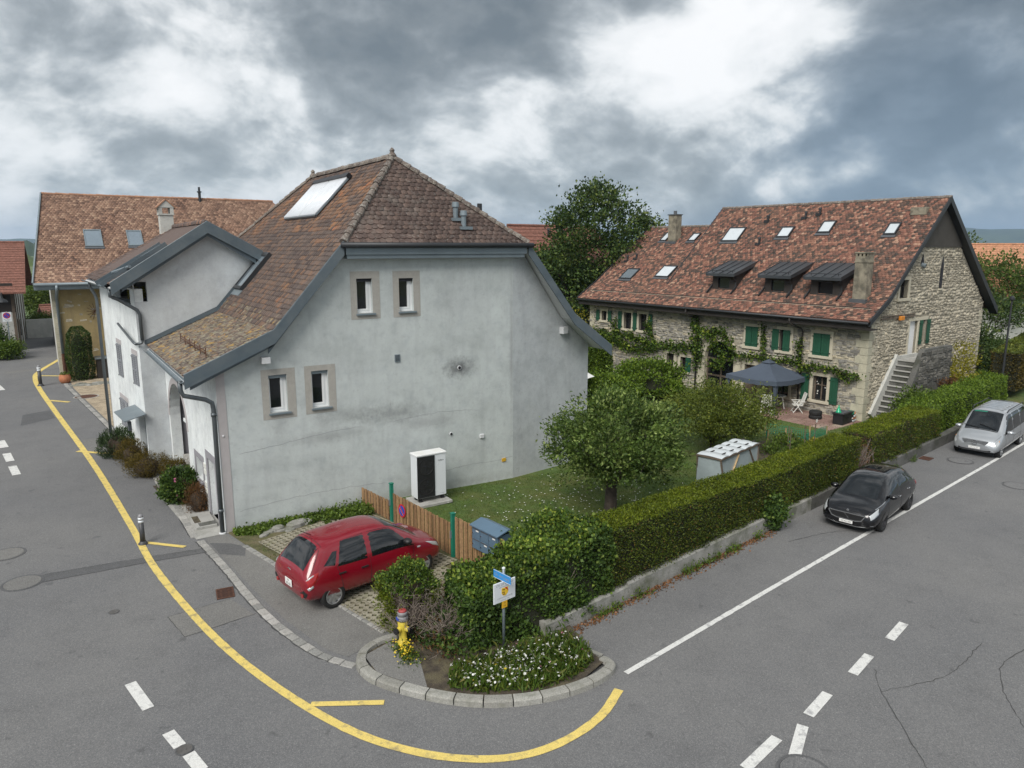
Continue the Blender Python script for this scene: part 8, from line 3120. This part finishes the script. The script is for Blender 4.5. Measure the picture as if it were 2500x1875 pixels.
def tree(name, label, loc, trunk_h, r_, depth, ln, leaf_m, size, n_leaf, spread, cat='tree', bark='bark', sp=.6, up=.15, extra=None, lean=(0, 0), aspect=.5, nfirst=4, tipsel=None, group=None):
    t = thing(name, label, cat, loc, 0, group)
    mb = MB()
    top = Vector((lean[0], lean[1], trunk_h))
    mb.tube([(0, 0, -.15), (lean[0] * .2, lean[1] * .2, trunk_h * .4), top], [r_ * 1.3, r_ * 1.02, r_ * .92], 12)
    tips = []
    for k in range(nfirst):
        a = 2 * math.pi * (k + random.uniform(-.2, .2)) / nfirst
        grow(mb, top, Vector((math.cos(a) * sp * 1.5, math.sin(a) * sp * 1.5, 1)).normalized(), ln * random.uniform(.85, 1.15), r_ * .6, depth, tips, sp, up)
    mb.build('trunk', bark, t, smooth=True)
    C = [np.array(p) for p in tips]
    if tipsel:
        C = [c for c in C if tipsel(c)]
    if extra is not None:
        C += [np.array(e) for e in extra]
    P = np.concatenate([c + rng.normal(0, spread, (n_leaf, 3)) * np.array((1, 1, .7)) for c in C])
    tone = np.repeat(rng.uniform(.12, .85, len(C)), n_leaf)
    cen = np.mean(C, axis=0)
    Nn = (P - cen)
    Nn /= np.linalg.norm(Nn, axis=1)[:, None] + 1e-6
    Nn[:, 2] += .3
    ok = P[:, 2] > .12
    leaves('crown', P[ok], Nn[ok], size, leaf_m, t, aspect, .8, light=tone[ok])
    return t


def ell_tips(c, r_, n_, shell=.5, lo=-.6):
    out = []
    while len(out) < n_:
        q = rng.normal(0, 1, 3)
        q /= np.linalg.norm(q)
        if q[2] < lo:
            continue
        k = shell + (1 - shell) * rng.random() ** .5
        k *= 1 + .2 * math.sin(4 * q[0] + 3 * q[1] * 2) * math.cos(5 * q[2])
        out.append(np.array(c) + q * np.array(r_) * k)
    return out


random.seed(11)
tree('apple_tree', 'rounded apple tree with forked trunk on the lawn', (10.6, -4.75, LZ(10.6)), 1.0, .19, 3, .95, 'leaf_apple', .12, 60, .17, extra=ell_tips((.15, .1, 2.35), (2.15, 2.15, 1.6), 230, .55, -.75), sp=.6, up=.05, tipsel=lambda c: abs(c[0]) < 2.2 and abs(c[1]) < 2.2 and c[2] < 3.7, aspect=.45)
tree('hazel_bush', 'spreading yellow-green hazel bush before the gazebo', (19.6, -.9, -.38), .35, .11, 3, .95, 'leaf_hazel', .1, 46, .2, cat='bush', bark='bark_dark', extra=ell_tips((0, .2, 1.65), (2.5, 2.0, 1.35), 210, .4, -.5) + ell_tips((1.8, -.3, 1.5), (1.4, 1.2, 1.0), 60, .4, -.5), sp=.8, nfirst=6, tipsel=lambda c: np.linalg.norm(c[:2]) < 2.6 and c[2] < 3.0)
tree('plane_tree', 'tall dark leafy tree beyond the left end of the stone house', (32.3, 23.5, -.5), 3.2, .38, 3, 2.6, 'leaf_dark', .22, 44, .4, bark='bark_dark', extra=ell_tips((.6, -.4, 8.8), (3.6, 3.6, 4.4), 300, .4, -.95) + ell_tips((-1.2, .3, 5.0), (3.3, 3.2, 2.8), 150, .4, -.9) + ell_tips((.6, -.5, 12.6), (1.6, 1.6, 1.5), 26, .2) + ell_tips((-2.0, 1.2, 10.9), (1.2, 1.2, .8), 14, .2) + ell_tips((3.8, -2.6, 10.2), (1.5, 1.4, 1.1), 30, .2), sp=.5, up=.3, aspect=.7)
tree('golden_shrub', 'yellow-green shrub below the tall dark tree', (25.6, 17.6, -.5), .5, .1, 2, .9, 'leaf_yellow', .14, 26, .3, cat='shrub', extra=ell_tips((0, 0, 2.6), (1.5, 1.5, 2.2), 60, .4))
# clipped bright shrubs between the houses
hedge('laurel_hedge', 'bright green clipped hedge row behind the grey house corner', [(17.5, 13.6), (22.5, 13.9), (27.4, 14.6)], 1.7, -.45, [2.0, 2.0, 1.9], 'leaf_laurel', 'leaf_laurel', 520, .13, .16, 1.3, frill=.05)
for (x, y, rx, rz, lab) in ((25.6, 9.6, 2.3, 1.75, 'large rounded bright green shrub before the arched stone doorway'), (21.2, 8.6, 2.2, 1.45, 'bright green shrub mound beside the white parasol')):
    t = thing('laurel_shrub', lab, 'shrub', (x, y, -.45))
    P, Nn = clumps((0, 0, rz * .45), (rx, rx * .85, rz * .72), 300, 46, .16, .8)
    ok = P[:, 2] > 0
    leaves('foliage', P[ok], Nn[ok], .15, 'leaf_laurel', t, .6)
    MB().lathe([(rx * .6, 0), (rx * .68, rz * .4), (rx * .45, rz * .68), (.2, rz * .8)], 14).build('branches', 'hedge_core', t)

# right-hand greenery
tree('acacia_tree', 'loose airy tree before the orange-roofed house', (50.5, 2.5, -.5), 2.2, .16, 3, 1.7, 'leaf_dark', .2, 22, .34, extra=ell_tips((0, 0, 4.3), (3.0, 2.6, 1.2), 80, .3, -.6), sp=.7, tipsel=lambda c: c[2] < 5.2)
tree('dark_bush', 'dense dark evergreen bush at the far end of the stone gable', (45.5, 1.2, -.5), .4, .1, 2, .8, 'leaf_dark', .17, 36, .3, cat='bush', extra=ell_tips((0, 0, 2.0), (2.4, 2.4, 2.1), 180, .5))
tree('yellow_bush', 'yellow-leaved bush at the foot of the stair parapet', (37.6, -2.2, -.5), .4, .06, 2, .6, 'leaf_yellow', .13, 34, .2, cat='bush', extra=ell_tips((0, 0, 2.1), (1.0, .7, 1.5), 45, .3))
tree('green_bush', 'dark green bush between stair and hedge', (30.9, -3.6, -.3), .3, .06, 2, .5, 'leaf_weed', .14, 40, .2, cat='bush', extra=ell_tips((0, 0, 1.0), (1.2, .9, .95), 60, .4))
tree('red_bush', 'reddish-brown leaved bush below the stair parapet', (35.6, -2.9, -.3), .3, .05, 2, .45, 'leaf_rust', .12, 40, .18, cat='bush', extra=ell_tips((0, 0, 1.0), (1.0, .8, .8), 40, .4))
for k, (x, y, h_) in enumerate(((74, 12, 5.5), (58, -6.5, 3.2), (84, 22, 7))):
    tree('background_tree', ('leafy tree behind the orange-roofed house', 'low roadside tree past the far hedge', 'round tree far beyond the orange roof')[k], (x, y, -.6), h_ * .4, .2, 2, 2.0, 'leaf_field_wood', .35, 26, .6, extra=ell_tips((0, 0, h_), (3.5, 3.5, h_ * .5), 130, .4))
# far left greenery
for k, (x, y, rx, h_, m_, lab) in enumerate(((-7.6, 45.6, 1.2, 2.9, 'leaf_ivy_side', 'ivy-covered shrub behind the square no-parking sign'), (-6.3, 43.9, .9, 1.3, 'leaf_weed', 'low green shrub at the kerb by the barn'), (-2.0, 70, 3.2, 5.2, 'leaf_field_wood', 'tall green tree clump beyond the lane wall'), (-4.5, 76, 3.5, 5.4, 'leaf_laurel', 'bright tree beyond the cottage at the lane end'), (-4.0, 60.5, 1.3, 2.2, 'leaf_weed', 'garden shrub behind the lane end wall'))):
    tree('shrub' if h_ < 4 else 'background_tree', lab, (x, y, -.1), .4, .08, 2, h_ * .25, m_, .16 if h_ < 4 else .3, 30, .25 if h_ < 4 else .5, cat='shrub' if h_ < 4 else 'tree', extra=ell_tips((0, 0, h_ * .52), (rx, rx, h_ * .46), 110, .5))
# columnar shrub at the ochre house
t = thing('column_yew', 'tall dark clipped yew column against the ochre wall', 'shrub', (-2.15, 31.2, 0))
P, Nn = [], []
for k in range(9000):
    z = random.random() ** .9 * 3.35
    a = random.random() * 2 * math.pi
    rr_ = (.74 - .06 * abs(z - 1.2)) * (1 if z < 2.9 else max(.35, 1 - (z - 2.9) * 1.2)) * (1 + .08 * math.sin(3 * a + z * 3)) * random.uniform(.86, 1.05)
    P.append((rr_ * math.cos(a), rr_ * math.sin(a), z))
    Nn.append((math.cos(a), math.sin(a), .7))
leaves('foliage', P, Nn, .1, 'leaf_dark', t, .4)
MB().lathe([(.35, 0), (.45, 1), (.4, 2.4), (.1, 2.9)], 12).build('branches', 'hedge_core', t)

# porch shrubs
def ball(name, lab, x, y, rx, h_, m_, size, asp, nn_=5200, up=.8, cat='shrub'):
    t = thing(name, lab, cat, (x, y, .0))
    P, Nn = clumps((0, 0, h_ * .5), (rx, rx, h_ * .52), int(nn_ / 40), 40, .075, .82)
    ok = P[:, 2] > .02
    P, Nn = P[ok], Nn[ok]
    Nn[:, 2] += up * .4
    leaves('foliage', P, Nn, size, m_, t, asp, .5)
    MB().lathe([(rx * .4, 0), (rx * .66, h_ * .3), (rx * .58, h_ * .62), (rx * .2, h_ * .78)], 12).build('branches', 'hedge_core_brown', t)
    return t


ball('rosemary_bush', 'dark green upright rosemary bush by the grey door', -1.85, 10.4, .66, 1.15, 'leaf_rosemary', .14, .16, 4600, 2.0)
ball('heath_ball', 'rounded brown-green bush between rosemary and grey door', -1.5, 9.0, .55, .95, 'leaf_heath', .08, .22)
ball('heath_ball', 'largest rounded brown-green bush standing clear before the arch', -1.25, 7.2, .64, .82, 'leaf_heath', .08, .22)
ball('heath_ball', 'brown-green bush behind the rose at the violet window', -.6, 4.75, .48, 1.05, 'leaf_heath', .08, .22)
rs = ball('rose_bush', 'leafy rose bush with pink blooms under violet window', -.68, 3.55, .55, 1.05, 'leaf_ivy_side', .09, .75)
for k in range(9):
    q = rng.normal(0, 1, 3)
    q /= np.linalg.norm(q)
    c_ = Vector((-abs(q[0]) * .5, q[1] * .5, .5 + abs(q[2]) * .5 * random.choice((-.6, 1))))
    MB().lathe([(.01, -.04), (.045, -.02), (.055, .02), (.03, .05)], 8, Matrix.Translation(c_)).build('bloom', 'flower_pink' if k % 3 else 'flower_white', rs)
ball('rust_ball', 'small rust-brown dry bush next to the downpipe', -.35, 2.35, .37, .82, 'leaf_rust', .07, .22, 3400)

# climbing vine on the stone house
def vine(label, strands, m_='leaf_laurel', size=.12, dens=150, spread=.16):
    t = thing('climbing_vine', label, 'vine', SH0, SHR)
    P = []
    mb = MB()
    for st__ in strands:
        pts = spline([(0, a, z) for a, z in st__], .25)
        mb.tube([(-.1 + .03 * math.sin(i), p[1], p[2]) for i, p in enumerate(pts)], .025, 5)
        for p in pts:
            P.append(np.array((-.22, p[1], p[2])) + rng.normal(0, 1, (int(dens * .25), 3)) * np.array((.1, spread, spread)))
    mb.build('stem', 'bark_dark', t)
    P = np.concatenate(P)
    P[:, 0] = -.06 - np.abs(P[:, 0] + .06)
    leaves('foliage', P, np.tile((-1., 0, .3), (len(P), 1)), size, m_, t, .85, .7)


vine('thick grape vine swag across the left half of the stone front', [[(20.5, 2.3), (18.5, 2.2), (16.5, 2.3), (14.5, 2.0), (12.5, 2.0), (10.5, 2.2)], [(20, 1.6), (18, 1.8), (16, 1.5), (14, 1.7)], [(17.8, 3.2), (17.6, 2.4)], [(14.6, 3.3), (14.3, 2.4)], [(10.8, 4.0), (10.6, 3.0), (10.4, 2.0), (10.5, 1.0)], [(10.4, 3.2), (9.4, 3.2), (8.8, 3.3), (8.2, 2.7), (7.9, 1.9)], [(9.6, 3.0), (9.0, 2.2), (8.5, 1.6), (9.3, 1.2)]], 'leaf_ivy', .15, 170, .2)
vine('grape vine trained over the ground-floor windows by the gazebo', [[(7.8, 2.1), (7.2, 2.0), (6.2, 2.1), (5.2, 2.0), (4.2, 2.15), (3.6, 2.1)], [(5.9, 3.8), (5.85, 3.0), (5.8, 2.2)], [(3.62, 3.3), (3.6, 2.5), (3.5, 1.9), (2.6, 2.05), (1.6, 1.95), (.9, 1.9), (.3, 1.75)], [(3.4, 1.8), (2.9, 1.7)], [(1.2, 1.8), (.8, 1.5)]], 'leaf_ivy', .13, 130, .13)
# vegetable plants
t = thing('bean_plants', 'dark leafy crop growing in the vegetable bed', 'plants', (22.2, -2.6, -.45))
P, Nn = clumps((0, 0, .3), (1.5, .8, .42), 60, 34, .12, .3)
P = P[P[:, 2] > .02]
leaves('foliage', P, np.tile((0, 0, 1.), (len(P), 1)), .11, 'leaf_weed', t, .6)
MB().tube([(-1, 0, .05), (1, 0, .3)], .01, 4).build('stem', 'bark', t)
for k, (x, y) in enumerate(((24.0, -2.8), (24.4, -2.4), (23.8, -2.2), (21.0, -1.5), (20.6, -2.0))):
    t = thing('lettuce', 'bright green lettuce head in the vegetable bed', 'lettuce', (x, y, -.47), 0, 'lettuces in the vegetable bed')
    P, Nn = clumps((0, 0, .1), (.22, .22, .14), 10, 26, .05)
    leaves('foliage', P, Nn, .1, 'leaf_yellow', t, .8)
    MB().lathe([(.06, 0), (.08, .08), (.03, .14)], 8).build('heart', 'leaf_yellow', t)
